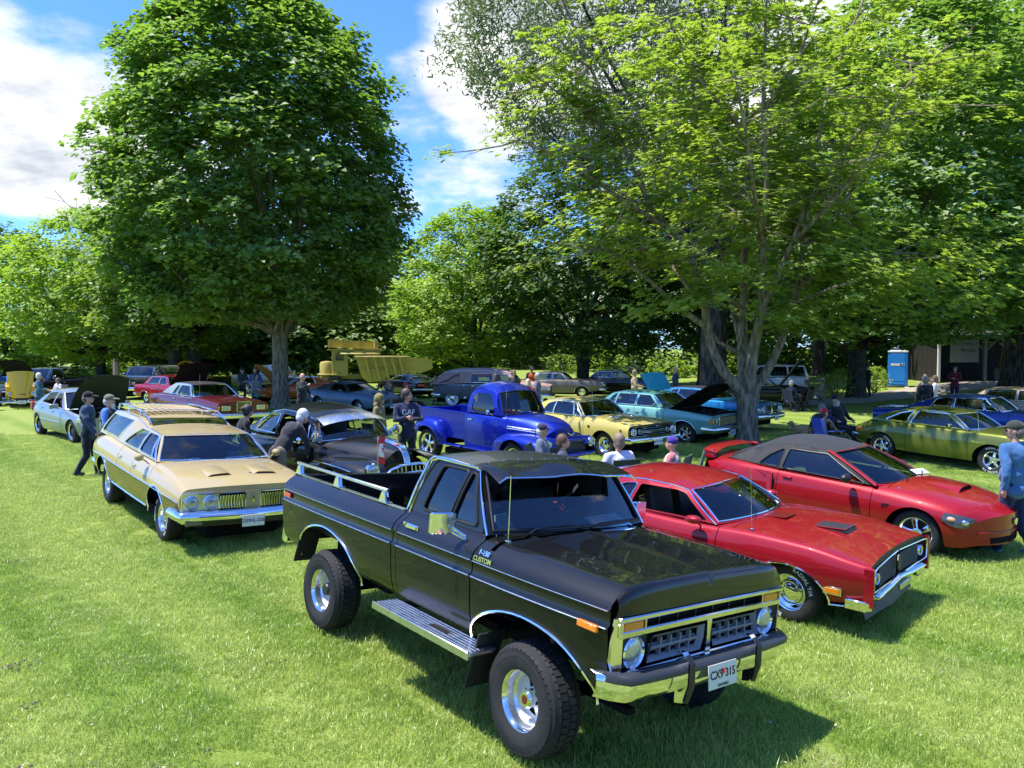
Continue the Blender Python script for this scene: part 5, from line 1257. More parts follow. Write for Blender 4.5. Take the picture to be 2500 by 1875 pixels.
def build_parisienne():
 S = dict(paint=P_MINT, x0=-2.75, x1=2.42, wx=(-1.475, 1.475), hw=[(-2.75, .90), (-1.5, .965), (0, .97), (1.6, .965), (2.42, .93)],
  zs=[(-2.75, .42), (-1.2, .30), (1, .28), (2.42, .40)], zw=[(-2.75, .76), (0, .72), (2.42, .72)], zb=[(-2.75, .95), (-1.5, 1.03), (.6, 1.02), (1.5, .97), (2.42, .885)],
  zc=[(-2.75, .99), (-1.5, 1.06), (.7, 1.05), (1.5, 1.02), (2.42, .92)], ins=[(-2.75, .07), (0, .085), (2.42, .06)], tk=[(-2.75, .06), (2.42, .06)], rs=[(-2.75, .05), (2.42, .05)],
  doors=(-1.18, -.24, .82), hood0=.92, deck1=-1.72, deck2=-1.62, cowlx=.70, fbow=.05, rbow=.06, shelf=False, arch=((.42, .36), (.44, .38)), wz=.33, R=.335, yw=.84, hood_open=True,
  wheel=dict(style='mag', W=.23, rim=.195), archtrim=(CHROME, .009), archz=.33, handles=[(-.12, .86, CHROME), (-1.02, .86, CHROME)], roofpaint=P_MINTD, lines=[(CHROME, .007, [(-2.6, .36), (-2.0, .33)]), (CHROME, .009, [(-1.0, .33), (1.0, .32)])],
  gh=dict(A=(.70, 1.03), C=(-1.66, 1.06), base=[(-1.66, 1.06), (-.3, 1.04), (.70, 1.03)], rail=[(.26, 1.40), (0, 1.425), (-.5, 1.435), (-1.0, 1.42), (-1.18, 1.38)], yb=[(-1.66, .82), (0, .865), (.7, .86)], yr=.66,
   win=[[(-.20, 1.065), (-.18, 1.375), (.20, 1.37), (.58, 1.05)], [(-1.0, 1.07), (-.93, 1.38), (-.25, 1.385), (-.27, 1.065)], [(-1.36, 1.085), (-1.12, 1.35), (-1.0, 1.375), (-1.06, 1.075)]], crown=.045, fbow=.08, wbow=.16, cbow=.08, wr=.02, roofmat=P_MINTD))
 root, B = car('mint_sedan', 'mint green four-door sedan with its hood raised, behind the tree trunk', pose_matrix(POSE['parisienne']), S)
 open_panel(root, B, .955, 2.42, B.ns+2, (.95, 1.03), -.62, 'hood', P_MINT); engine_bay(root, .95, 2.35, .70, 1.0, P_MINT)
 for sd in (1, -1):
  for y in (.62, .80): b = MB(); b.box((nose_x(B, y, .72)+.012, sd*y, .735), (.03, .15, .13), bev=.01); o = b.build('headlamp', CHROME, root); b = MB(); b.box((nose_x(B, y, .72)+.03, sd*y, .735), (.012, .125, .105), bev=.008); b.build('lens', LENS, o)
  b = MB(); b.box((2.36, sd*.925, .735), (.10, .03, .15), bev=.008); b.build('side_marker', AMBER, root); mirror_part(root, (.55, sd*1.05, 1.10), P_MINT, (.14, .13, .11), side=sd)
 dark_rect(root, 'grille_recess', LINER, B, -.52, .52, .60, .84, .006); slats(root, 'grille', ALU, B, -.5, .5, .61, .83, 26, .016, True, .005); frame_rect(root, 'grille_trim', CHROME, B, -.53, .53, .595, .845, .014, .012)
 bumper(root, B, .48, .17, .93, .11, .4, thick=.08); bumper(root, B, .50, .16, .88, .08, .35, name='rear_bumper', end=0); dark_rect(root, 'bumper_slots', BLACKTRIM, B, -.55, .55, .41, .45, .155, .01); plate(root, (2.58, -.02, .38), (1, 0, 0), txt='FOX 231', size=.07)
 return root
def bulge(root, name, mat, keys, side, arch=None, trim=None):
 """separate rounded fender: keys (x, y_in, y_out, z_top, z_bot)"""
 f = [pchip([(k[0], k[i]) for k in keys]) for i in (1, 2, 3, 4)]
 def sec(x):
  yi, yo, zt, zb = [float(g(x)) for g in f]; out = []
  h = zt-zb; w = yo-yi
  for i in range(9): t = i/8; out.append((yi+w*(.90+.10*math.sin(PI*.5*t)), zb+h*.62*t))
  for i in range(1, 12): q = PI*.5*i/11; out.append((yi+w*max(0.02, math.cos(q)**.8), zb+h*(.62+.38*math.sin(q))))
  return np.array(out)
 xs = list(np.arange(keys[0][0], keys[-1][0], .05))+[keys[-1][0]]
 if arch: xs += list(np.linspace(arch.par[0]-arch.par[2]-.05, arch.par[0]+arch.par[2]+.05, 28))
 xs = [x for x in xs if keys[0][0] <= x <= keys[-1][0]]; B = Body(sec, 8, xs, None, [arch] if arch else [])
 o = B.panel(name, mat, keys[0][0], keys[-1][0], 0, 19, side, root); B.panel('fender_liner', LINER, keys[0][0]+.04, keys[-1][0]-.04, 0, 19, side, root, off=-.02); return B
def build_pontiac():
 S = dict(paint=P_BLACK, x0=-2.55, x1=2.20, wx=(-1.52, 1.52), hw=[(-2.55, .62), (-1.6, .82), (-.5, .86), (.6, .86), (1.1, .72), (1.7, .55), (2.2, .36)],
  zs=[(-2.55, .38), (-1, .30), (1, .30), (2.2, .42)], zw=[(-2.55, .62), (0, .62), (2.2, .66)], zb=[(-2.55, .72), (-1.9, .86), (-.5, .94), (.5, .975), (1.2, .985), (1.8, .95), (2.2, .86)],
  zc=[(-2.55, .74), (-1.9, .92), (.5, 1.03), (1.2, 1.075), (1.8, 1.05), (2.2, .98)], ins=[(-2.55, .15), (0, .11), (.8, .12), (1.4, .14), (2.2, .12)], tk=[(-2.55, .06), (2.2, .06)], rs=[(-2.55, .10), (.6, .08), (1.2, .12), (2.2, .14)],
  doors=(-.55, .72), hood0=.98, deck1=-2.1, deck2=-2.0, cowlx=.82, fbow=.14, rbow=.12, shelf=False, arch=(.36, .33), wz=.33, R=.345, yw=.80,
  wheel=dict(style='cap', W=.18, rim=.20, white=.55), handles=[(-.40, .90, CHROME)],
  gh=dict(A=(.86, .985), C=(-2.05, .90), base=[(-2.05, .90), (-1.4, .93), (-.5, .955), (.86, .985)], rail=[(.58, 1.29), (.4, 1.36), (.0, 1.415), (-.5, 1.42), (-1.0, 1.34), (-1.55, 1.14)], yb=[(-2.05, .58), (-1.2, .73), (0, .76), (.86, .73)], yr=[(-1.5, .50), (-.4, .62), (.58, .60)],
   win=[[(-.52, .985), (-.50, 1.345), (.26, 1.325), (.40, 1.28), (.46, 1.0)], [(.50, 1.005), (.44, 1.27), (.56, 1.24), (.76, 1.01)], [(-1.45, .97), (-1.22, 1.17), (-.90, 1.29), (-.58, 1.335), (-.60, .98)]], noglass=(0,), crown=.11, fbow=.14, rbow=.16, wbow=.26, wdz=.05, cbow=.2, wr=.06, tr=.014, rms=.2))
 root, B = car('black_fastback', 'black 1940s fastback sedan with silver sun visor and chrome hood strips', pose_matrix(POSE['pontiac']), S)
 for sd in (1, -1):
  a = arch_round(1.52, .34, .38, .34)
  FB = bulge(root, 'front_fender', P_BLACK, [(.55, .70, .87, .60, .34), (.9, .66, .89, .76, .32), (1.3, .55, .93, .845, .31), (1.8, .50, .94, .865, .31), (2.15, .46, .91, .83, .34), (2.38, .45, .80, .74, .40), (2.44, .48, .70, .64, .44)], sd, a)
  a2 = arch_round(-1.52, .34, .36, .25)
  bulge(root, 'rear_fender', P_BLACK, [(-2.5, .55, .68, .62, .40), (-2.2, .60, .82, .72, .34), (-1.6, .66, .92, .79, .30), (-1.1, .70, .91, .74, .30), (-.75, .74, .87, .58, .32)], sd, a2)
  lamp(root, (2.40, sd*.72, .735), .10, (1, 0, .06)); b = MB(); b.tube([(.95, sd*.895, .715), (1.5, sd*.945, .735), (2.1, sd*.925, .70)], .008, 6); b.tube([(-1.5, sd*.86, .90), (-.4, sd*.885, .93), (.7, sd*.875, .955)], .010, 6); b.build('side_moulding', CHROME, root)
  b = MB(); b.lathe([(.005, -.11), (.06, -.10), (.09, -.05), (.095, 0), (.085, .012), (.001, .02)], 18, Matrix.Translation((.93, sd*.83, 1.10)) @ Matrix.Rotation(PI/2, 4, 'Y')); b.tube([(.90, sd*.82, 1.04), (.88, sd*.76, .98)], .012, 6); b.build('spot_lamp', CHROME, root)
  b = MB(); b.ball((.60, sd*.95, 1.02), (.05, .08, .07), 10, 6); b.tube([(.60, sd*.92, .99), (.62, sd*.85, .96)], .012, 6); b.build('door_mirror', CHROME, root)
  text_obj('badge', 'Silver Streak', .075, (1.28, sd*(side_y(B, 1.28, .90)+.012), .90), (.98, sd*-.2 if sd > 0 else .2, 0) if sd < 0 else (-.98, .2, 0), (0, 0, 1), CHROME, root, .003, .002, .35)
  b = MB(); b.box((.30, sd*.87, .30), (1.7, .04, .09), bev=.02); b.build('rocker_trim', CHROME, root)
 V = []; F = []; ss = np.linspace(-1, 1, 21); tt = np.linspace(0, 1, 6)
 for t in tt:
  for s in ss: c = 1-s*s; V.append((.50+.36*t+.12*c+.02*c*t, s*(.60+.05*t), 1.352+.09*(1-abs(s)**2.3)-.085*t**1.6-.018*max(0, 1-abs(s)/.04)))
 for a in range(5):
  for q in range(20): F.append((a*21+q, (a+1)*21+q, (a+1)*21+q+1, a*21+q+1))
 mesh_obj('sun_visor', V, F, ALU, root, 60)
 b = MB(); b.tube([(1.10, 0, 1.03), (.86, 0, 1.06), (.70, 0, 1.36)], .012, 6); b.build('windscreen_divider', CHROME, root)
 b = MB(); ZC = pchip(S['zc'])
 for y in (-.05, -.025, 0, .025, .05): b.tube([(x, y, float(ZC(min(x, 2.2)))+.010) for x in (1.55, 1.75, 1.9, 2.05, 2.15)]+[(2.25, y, .93), (2.30, y, .84), (2.32, y, .74)], .008, 6)
 b.build('hood_streaks', CHROME, root); b = MB(); b.box((1.95, 0, 1.035), (.30, .10, .008)); b.build('streak_fill', REDLENS, root)
 b = MB()
 for sd in (1, -1):
  pts = [(2.36, 0, .75), (2.40, sd*.2, .76), (2.42, sd*.40, .71), (2.40, sd*.52, .60)]; b.tube(pts, .022, 8); b.tube([(p[0]+.02, p[1]*1.05, p[2]-.13) for p in pts], .020, 8)
  for i in range(6): b.tube([(2.36, sd*(.06+.08*i), .73-.01*i), (2.38, sd*(.06+.08*i), .60-.01*i)], .006, 5)
 b.ball((2.16, 0, 1.0), (.13, .03, .05), 10, 6); b.build('grille', CHROME, root)
 bumper(root, B, .46, .15, .34, .30, .0, thick=.06); b = MB(); pts = [(2.62-.25*(abs(y)/.9)**2.5, y, .46) for y in np.linspace(-.9, .9, 15)]; b.tube(pts, .06, 8, flat=1.2); b.build('front_bumper', CHROME, root)
 b = MB(); b.tube([(-2.66+.2*(abs(y)/.85)**2.5, y, .48) for y in np.linspace(-.85, .85, 13)], .055, 8); b.build('rear_bumper', CHROME, root)
 b = MB(); b.tube([(2.44, -.66, .78), (2.44, -.66, 1.28)], .006, 6); st = b.build('flag_staff', ALU, root)
 b = MB(); n = 8; V = []
 for i in range(n+1):
  for j in range(5): V.append((2.44-.02*math.sin(j*1.3+i*.6), -.66+.13*(i/n)*(1 if j > 1 else .9)+.01*math.sin(j*2.), .86+.40*j/4-.04*i/n*(4-j)/4))
 red = pbr('flag_red', (.55, .03, .04), .8); b2 = MB()
 for i in range(n):
  for j in range(4): (b2.mat(1 if j in (1, 2) and 1 <= i <= 6 else 0)).add([V[i*5+j], V[(i+1)*5+j], V[(i+1)*5+j+1], V[i*5+j+1]], [(0, 1, 2, 3)])
 b2.build('flag', [red, pbr('flag_white', (.75, .73, .72), .8)], st)
 leaf = [(0, .07), (.015, .04), (.045, .045), (.035, .01), (.05, -.01), (.02, -.02), (.004, -.05), (-.004, -.05), (-.02, -.02), (-.05, -.01), (-.035, .01), (-.045, .045), (-.015, .04)]
 b = MB(); b.prism(leaf, -.004, .008, lambda u, v, w: (2.445+w, -.597+u*.6, 1.04+v*.9)); b.prism(leaf, -.004, .008, lambda u, v, w: (2.425-w, -.597+u*.6, 1.04+v*.9)); b.build('maple_leaf', red, st)
 paper(root, (.83, .27, 1.10), (.85, 0, .55), .24, .30, -.15)
 return root
def build_bluepickup():
 S = dict(paint=P_BLUE, x0=-.28, x1=2.12, wx=(-1.45, 1.45), hw=[(-.28, .74), (.2, .78), (.85, .75), (1.2, .64), (1.7, .56), (2.12, .47)],
  zs=[(-.28, .42), (.9, .42), (2.12, .58)], zw=[(-.28, .80), (2.12, .82)], zb=[(-.28, 1.18), (.5, 1.18), (.9, 1.19), (1.4, 1.15), (1.9, 1.06), (2.12, .98)],
  zc=[(-.28, 1.20), (.9, 1.25), (1.3, 1.28), (1.75, 1.23), (2.0, 1.15), (2.12, 1.06)], ins=[(-.28, .03), (.8, .05), (1.2, .10), (2.12, .12)], tk=[(-.28, .03), (2.12, .04)], rs=[(-.28, .04), (1, .08), (2.12, .12)],
  doors=(-.22, .82), hood0=.96, deck1=-.20, deck2=-.18, cowlx=.80, shelf=False, trunk_open=True, fbow=.14, flen=.6, rbow=0, arch=(0, 0), wz=.34, R=.35, yw=.88, nowheel=(),
  wheel=dict(style='thin', W=.24, rim=.245), handles=[(-.08, 1.06, CHROME)],
  gh=dict(A=(.86, 1.215), C=(-.22, 1.21), rail=[(.62, 1.69), (.5, 1.735), (.2, 1.775), (-.1, 1.74), (-.2, 1.66)], yb=[(-.22, .715), (.86, .705)], yr=.60, win=[[(-.08, 1.255), (-.045, 1.655), (.50, 1.675), (.70, 1.255)]], crown=.15, fbow=.13, rbow=.06, wbow=.17, cbow=.06, wr=.11, trim=None, drip=P_BLUE, bulge=.05, wms=.08, rms=.14, screentrim=BLACKTRIM))
 S['arch'] = ((.0001, .0001), (.0001, .0001)); S['rows'] = 1
 root, B = car('blue_pickup', 'glossy deep blue rounded 1950s pickup with chrome wheels', pose_matrix(POSE['blue']), S)
 for sd in (1, -1):
  a = arch_round(1.45, .38, .43, .40)
  bulge(root, 'front_fender', P_BLUE, [(.72, .66, .80, .60, .40), (.85, .60, .86, .78, .38), (1.2, .52, .92, .90, .36), (1.6, .46, .94, .915, .36), (2.0, .40, .93, .88, .38), (2.22, .38, .88, .80, .44), (2.30, .42, .78, .70, .50)], sd, a)
  a2 = arch_round(-1.45, .38, .42, .40)
  bulge(root, 'rear_fender', P_BLUE, [(-2.10, .66, .76, .62, .40), (-1.95, .66, .88, .86, .38), (-1.55, .66, .95, .985, .36), (-1.2, .66, .95, .95, .36), (-.95, .66, .88, .74, .38), (-.88, .66, .76, .56, .40)], sd, a2)
  b = MB(); b.box((-1.18, sd*.67, .86), (1.82, .03, .60)); b.tube([(-2.09, sd*.67, 1.16), (-.27, sd*.67, 1.16)], .025, 8); b.build('bed_side', P_BLUE, root)
  b = MB(); b.box((-.55, sd*.80, .42), (.66, .22, .03), bev=.01); b.box((.35, sd*.82, .42), (1.0, .16, .03), bev=.01); b.build('running_board', P_BLUE, root)
  lamp(root, (2.27, sd*.70, .735), .095, (1, 0, 0)); b = MB(); b.lathe([(.05, 0), (.05, .03), (.02, .04), (.001, .042)], 14, Matrix.Translation((2.24, sd*.52, .74)) @ Matrix.Rotation(PI/2, 4, 'Y')); b.build('parking_lamp', P_BLUE, root)
  b = MB();
  for z in (1.0, .955): b.tube([(1.05, sd*(side_y(B, 1.05, z)+.008), z+.015), (1.75, sd*(side_y(B, 1.75, z)+.008)+0, z-.01)], .011, 6)
  for i in range(7): b.box((1.55+.03*i, sd*(side_y(B, 1.6, .97)+.006-.004*i), .97), (.012, .01, .05))
  b.build('hood_spear', ALU, root)
  b = MB(); b.ball((.62, sd*.86, 1.29), (.03, .06, .06), 10, 6); b.tube([(.62, sd*.84, 1.27), (.66, sd*.75, 1.22)], .008, 6); b.build('door_mirror', CHROME, root)
 b = MB(); b.box((-1.18, 0, .66), (1.82, 1.32, .04)); b.box((-.28, 0, .88), (.03, 1.32, .56)); b.box((-2.09, 0, .86), (.04, 1.34, .58), bev=.01); b.build('cargo_bed', P_BLUE, root)
 # heavy grille bar and lower front, hood mouth with V emblem
 b = MB(); V = []; F = []; pr = [(.0, .88), (.06, .87), (.09, .82), (.08, .77), (.02, .74)]; ys = np.linspace(-.82, .82, 21)
 for y in ys:
  for (u, z) in pr: V.append((2.20-.10*(abs(y)/.82)**2.5+u, y, z-.03*(abs(y)/.82)**2))
 for i in range(20):
  for j in range(4): F.append((i*5+j, (i+1)*5+j, (i+1)*5+j+1, i*5+j+1))
 mesh_obj('grille_bar', V, F, P_BLUE, root, 60); b = MB(); b.box((2.14, 0, .66), (.06, 1.3, .30), bev=.02); b.build('front_panel', pbr('dark_blue_recess', (.004, .008, .05), .4), root)
 b = MB(); b.tube([(2.235, y, .925+.05*(1-(y/.34)**2)) for y in np.linspace(-.34, .34, 9)], .014, 6); b.tube([(2.26, y, .905) for y in np.linspace(-.34, .34, 9)], .012, 6); b.build('hood_mouth', BLACKTRIM, root)
 b = MB(); b.tube([(2.29, -.10, .965), (2.30, 0, .915), (2.29, .10, .965)], .012, 6); b.build('emblem', CHROME, root)
 b = MB(); b.tube([(2.34-.12*(abs(y)/.85)**2.5, y, .50) for y in np.linspace(-.85, .85, 13)], .05, 8); b.build('front_bumper', P_BLUE, root)
 b = MB(); b.box((-.5, 0, .50), (3.2, .8, .12)); b.box((-1.45, 0, .36), (.1, 1.4, .1)); b.build('chassis', LINER, root)
 paper(root, (.80, .12, 1.36), (.9, 0, .42), .28, .36, .12)
 for y in (-.32, .14):
  b = MB(); b.tube([(1.02, y, 1.275), (.90, y-.30, 1.36)], .008, 5); b.build('wiper', CHROME, root)
 antenna(root, (.98, -.66, 1.22), .55, (-.02, 0)); b = MB(); b.box((.98, .02, 1.285), (.10, .5, .012), bev=.004); b.build('cowl_vent', P_BLUE, root)
 return root
def T(base, **kw):
 d = dict(base); d.update(kw); return d
def coupe70(pm, **kw):
 S = dict(paint=pm, x0=-2.45, x1=2.35, wx=(-1.37, 1.37), hw=[(-2.45, .82), (-1.4, .92), (0, .89), (1.4, .92), (2.35, .80)], zs=[(-2.45, .40), (-1.2, .28), (1, .26), (2.35, .36)], zw=[(-2.45, .66), (0, .58), (2.35, .60)],
  zb=[(-2.45, .84), (-1.5, .94), (.4, .90), (1.4, .88), (2.35, .72)], zc=[(-2.45, .88), (-1.6, .98), (.5, .95), (1.0, .98), (1.6, .93), (2.35, .75)], ins=[(-2.45, .1), (0, .09), (2.35, .08)], tk=[(-2.45, .06), (2.35, .08)], rs=[(-2.45, .08), (2.35, .07)],
  doors=(-.72, .72), hood0=.86, deck1=-1.85, deck2=-1.75, cowlx=.66, shelf=False, fbow=.16, rbow=.1, arch=((.40, .36), (.40, .36)), wz=.32, R=.325, yw=.83, wheel=dict(style='star', W=.22, rim=.19), handles=[(-.56, .80, pm)],
  gh=dict(A=(.68, .92), C=(-1.80, .955), base=[(-1.8, .955), (-.6, .93), (.68, .92)], rail=[(.12, 1.21), (-.1, 1.24), (-.5, 1.26), (-.9, 1.23), (-1.25, 1.12)], yb=[(-1.8, .72), (0, .79), (.68, .78)], yr=.56,
   win=[[(-.66, .95), (-.56, 1.21), (.06, 1.195), (.55, .94)]], crown=.06, fbow=.12, wbow=.25, cbow=.14, wr=.03, wms=.05))
 return T(S, **kw)
def sedan(pm, **kw):
 S = dict(paint=pm, x0=-2.6, x1=2.45, wx=(-1.42, 1.42), hw=[(-2.6, .86), (0, .91), (2.45, .87)], zs=[(-2.6, .42), (-1.2, .30), (1, .28), (2.45, .42)], zw=[(-2.6, .72), (0, .66), (2.45, .70)], zb=[(-2.6, .93), (0, .98), (1.4, .95), (2.45, .88)],
  zc=[(-2.6, .95), (-1.5, 1.0), (.7, 1.02), (2.45, .92)], ins=[(-2.6, .06), (0, .08), (2.45, .05)], tk=[(-2.6, .06), (2.45, .06)], rs=[(-2.6, .045), (2.45, .045)],
  doors=(-1.1, -.22, .82), hood0=.92, deck1=-1.6, deck2=-1.5, cowlx=.70, shelf=False, fbow=.05, rbow=.05, arch=((.38, .34), (.40, .36)), wz=.32, R=.325, yw=.80, wheel=dict(style='disc', W=.20, rim=.19), archtrim=(CHROME, .008), archz=.32, handles=[(-.1, .84, CHROME), (-.95, .84, CHROME)],
  gh=dict(A=(.70, .985), C=(-1.55, 1.0), rail=[(.28, 1.345), (0, 1.37), (-.5, 1.38), (-1.0, 1.36), (-1.15, 1.32)], yb=[(-1.55, .78), (.7, .81)], yr=.62, win=[[(-.2, 1.01), (-.18, 1.33), (.22, 1.315), (.58, 1.0)], [(-1.25, 1.02), (-1.05, 1.32), (-.25, 1.33), (-.27, 1.01)]], crown=.045, fbow=.08, wbow=.14, cbow=.08, wr=.03))
 return T(S, **kw)
def lights(root, B, zl, ys, rect=None, grille=None, tail=None, amber=None):
 for sd in (1, -1):
  for y in ys:
   if rect: b = MB(); b.box((nose_x(B, y, zl)+.012, sd*y, zl), (.03, rect[0], rect[1]), bev=.008); o = b.build('headlamp', CHROME, root); b = MB(); b.box((nose_x(B, y, zl)+.03, sd*y, zl), (.01, rect[0]*.86, rect[1]*.8), bev=.006); b.build('lens', LENS, o)
   else: lamp(root, (nose_x(B, y, zl)+.012, sd*y, zl), .08)
  if amber: b = MB(); b.box((nose_x(B, amber, zl)+.0, sd*amber, zl), (.10, .05, .12), bev=.01); b.build('turn_signal', AMBER, root)
  if tail: b = MB(); b.box((B.xs[0]-.005+.03, sd*tail[0], tail[1]), (.05, tail[2], tail[3]), bev=.01); b.build('tail_lamp', REDLENS, root)
 if grille:
  y, z0, z1, n, vert = grille; dark_rect(root, 'grille_recess', LINER, B, -y, y, z0, z1, .006); slats(root, 'grille', CHROME, B, -y, y, z0+.01, z1-.01, n, .014, vert, .005); frame_rect(root, 'grille_trim', CHROME, B, -y, y, z0, z1, .012, .012)
def place(x, y, th, k=1., dz=0.): return pose_matrix((x, y, th, k, 0, 0, gz(x, y)+dz))
def build_others():
 G = 'vintage cars parked on the lawn'
 # silver modern sedan with its hood up
 S = T(sedan(P_SILVER), x0=-2.28, x1=2.35, wx=(-1.44, 1.44), hw=[(-2.28, .78), (-1.4, .885), (0, .895), (1.4, .895), (2.35, .76)], zs=[(-2.28, .32), (-1, .24), (1, .22), (2.35, .30)], zw=[(-2.28, .66), (0, .56), (2.35, .60)], zb=[(-2.28, 1.0), (-1.4, 1.03), (0, .96), (.9, .90), (2.35, .74)],
  zc=[(-2.28, 1.04), (-1.5, 1.08), (.8, .98), (1.4, .93), (2.35, .78)], ins=[(-2.28, .12), (0, .09), (2.35, .10)], rs=[(-2.28, .08), (2.35, .07)], doors=(-1.15, -.20, .74), hood0=.95, hood_open=True, arch=((.385, .36), (.385, .36)), R=.335, wz=.335, yw=.87, archtrim=None, fbow=.2, rbow=.12,
  wheel=dict(style='blackstar', W=.22, rim=.235), handles=[(-.05, .83, P_SILVER), (-1.02, .88, P_SILVER)], lines=[(ALU, .012, [(-1.1, .56), (.7, .54)])], seat=SEATRED,
  gh=dict(A=(.82, .93), C=(-1.72, 1.03), base=[(-1.72, 1.03), (-.3, .975), (.82, .93)], rail=[(.10, 1.38), (-.2, 1.425), (-.6, 1.43), (-1.0, 1.38), (-1.2, 1.31)], yb=[(-1.72, .74), (0, .80), (.82, .80)], yr=.57, win=[[(-.20, .985), (-.17, 1.37), (.10, 1.345), (.60, .955)], [(-1.30, 1.035), (-.95, 1.33), (-.27, 1.385), (-.27, .99)]], noglass=(0, 1), crown=.06, fbow=.12, wbow=.3, cbow=.16, wr=.05, trim=BLACKTRIM, drip=None, screentrim=BLACKTRIM))
 root, B = car('silver_sedan', 'silver modern sedan with hood raised and dark wheels, behind the cream wagon', pose_matrix(POSE['cts']), S, group=G)
 open_panel(root, B, .97, 2.35, B.ns+2, (.97, .95), -.95, 'hood', P_SILVER, under=pbr('hood_lining', (.02, .024, .016), .8)); engine_bay(root, .97, 2.25, .62, .93, P_SILVER)
 for sd in (1, -1): mirror_part(root, (.55, sd*1.02, 1.02), P_SILVER, (.12, .24, .14), side=sd, ball=False); b = MB(); b.box((2.0, sd*.80, .68), (.4, .12, .14), bev=.04); b.build('headlamp', LENS, root); b = MB(); b.box((-2.2, sd*.76, .86), (.12, .1, .3), bev=.02); b.build('tail_lamp', REDLENS, root)
 b = MB(); b.box((2.2, 0, .74), (.06, 1.2, .05)); b.build('red_strut_bar', P_RED, root); dark_rect(root, 'grille', ALU, B, -.4, .4, .44, .66, .01)
 # blue-grey coupe
 S = coupe70(P_STEEL, hoodmat=pbr('matt_blue_grey', (.07, .11, .15), .6, var=.2), roofpaint=VINYLB, wheel=dict(style='star', W=.22, rim=.19), lines=[], nosemat=P_STEEL)
 S['gh'] = T(S['gh'], roofmat=pbr('matt_dark_roof', (.035, .045, .055), .6, var=.3), drip=None, trim=BLACKTRIM, screentrim=BLACKTRIM, sideglass=GLASS)
 root, B = car('blue_grey_coupe', 'matt blue-grey coupe with twin-nostril nose beyond the black fastback', pose_matrix(POSE['firebird']), S, group=G)
 for sd in (1, -1):
  dark_rect(root, 'nostril_grille', BLACKTRIM, B, sd*.10, sd*.66, .50, .66, .02, .03); b = MB(); b.box((1.75, sd*.28, .93), (.3, .16, .03), bev=.01); b.build('hood_scoop', P_STEEL, root); mirror_part(root, (.36, sd*.98, .98), P_STEEL, (.18, .12, .1), side=sd)
 b = MB(); b.prism([(.0, .74), (.09, .70), (.04, .48), (-.04, .48), (-.09, .70)], 0, .05, lambda u, v, w: (nose_x(B, 0, v)+.02+w, u, v)); nose_bar(b, B, .44, -.78, .78, .05, .03, 1.3); b.build('nose_bumper', P_STEEL, root); plate(root, (2.42, .1, .40), (1, 0, 0), txt='AZR 77', size=.07)
 # maroon two-door with grey vinyl half roof
 S = T(sedan(P_MAROON), x0=-2.45, x1=2.4, doors=(-.62, .74), wx=(-1.36, 1.36), zb=[(-2.45, .88), (-1.4, .95), (.6, .955), (2.4, .86)], zc=[(-2.45, .93), (-1.4, .99), (.7, 1.0), (2.4, .90)], handles=[(-.48, .85, CHROME)], lines=[(CHROME, .012, [(-2.3, .42), (2.2, .44)]), (CHROME, .008, [(-2.2, .90), (-.7, .925), (.7, .92)])],
  gh=dict(A=(.64, .955), C=(-1.62, .98), rail=[(.18, 1.33), (0, 1.35), (-.5, 1.36), (-.88, 1.345), (-.98, 1.32)], yb=[(-1.62, .76), (.64, .80)], yr=.61, win=[[(-.50, .985), (-.40, 1.29), (.14, 1.29), (.52, .975)], [(-.86, .99), (-.66, 1.28), (-.48, 1.285), (-.60, .99)]], crown=.045, fbow=.06, wbow=.12, cbow=.05, wr=.02, framemat=VINYLG, roofmat=VINYLB, wframe=CHROME, tr=.014))
 root, B = car('maroon_coupe', 'maroon two-door with grey vinyl rear roof and upright chrome grille', pose_matrix(POSE['maroon']), S, group=G)
 lights(root, B, .70, (.60,), (.30, .15), (.24, .58, .90, 8, False), amber=.83); bumper(root, B, .46, .16, .88, .09, .35, mat=ALU); antenna(root, (.85, -.68, .96), .75)
 for sd in (1, -1):
  for w in (-1.36, 1.36): b = MB(); b.box((w, sd*.905, .70), (.72, .06, .08), bev=.025, taper=(.75, 1)); b.build('fender_flare', P_MAROON, root)
  b = MB(); b.box((.45, sd*1.0, 1.03), (.06, .20, .13), bev=.02); b.build('door_mirror', CHROME, root)
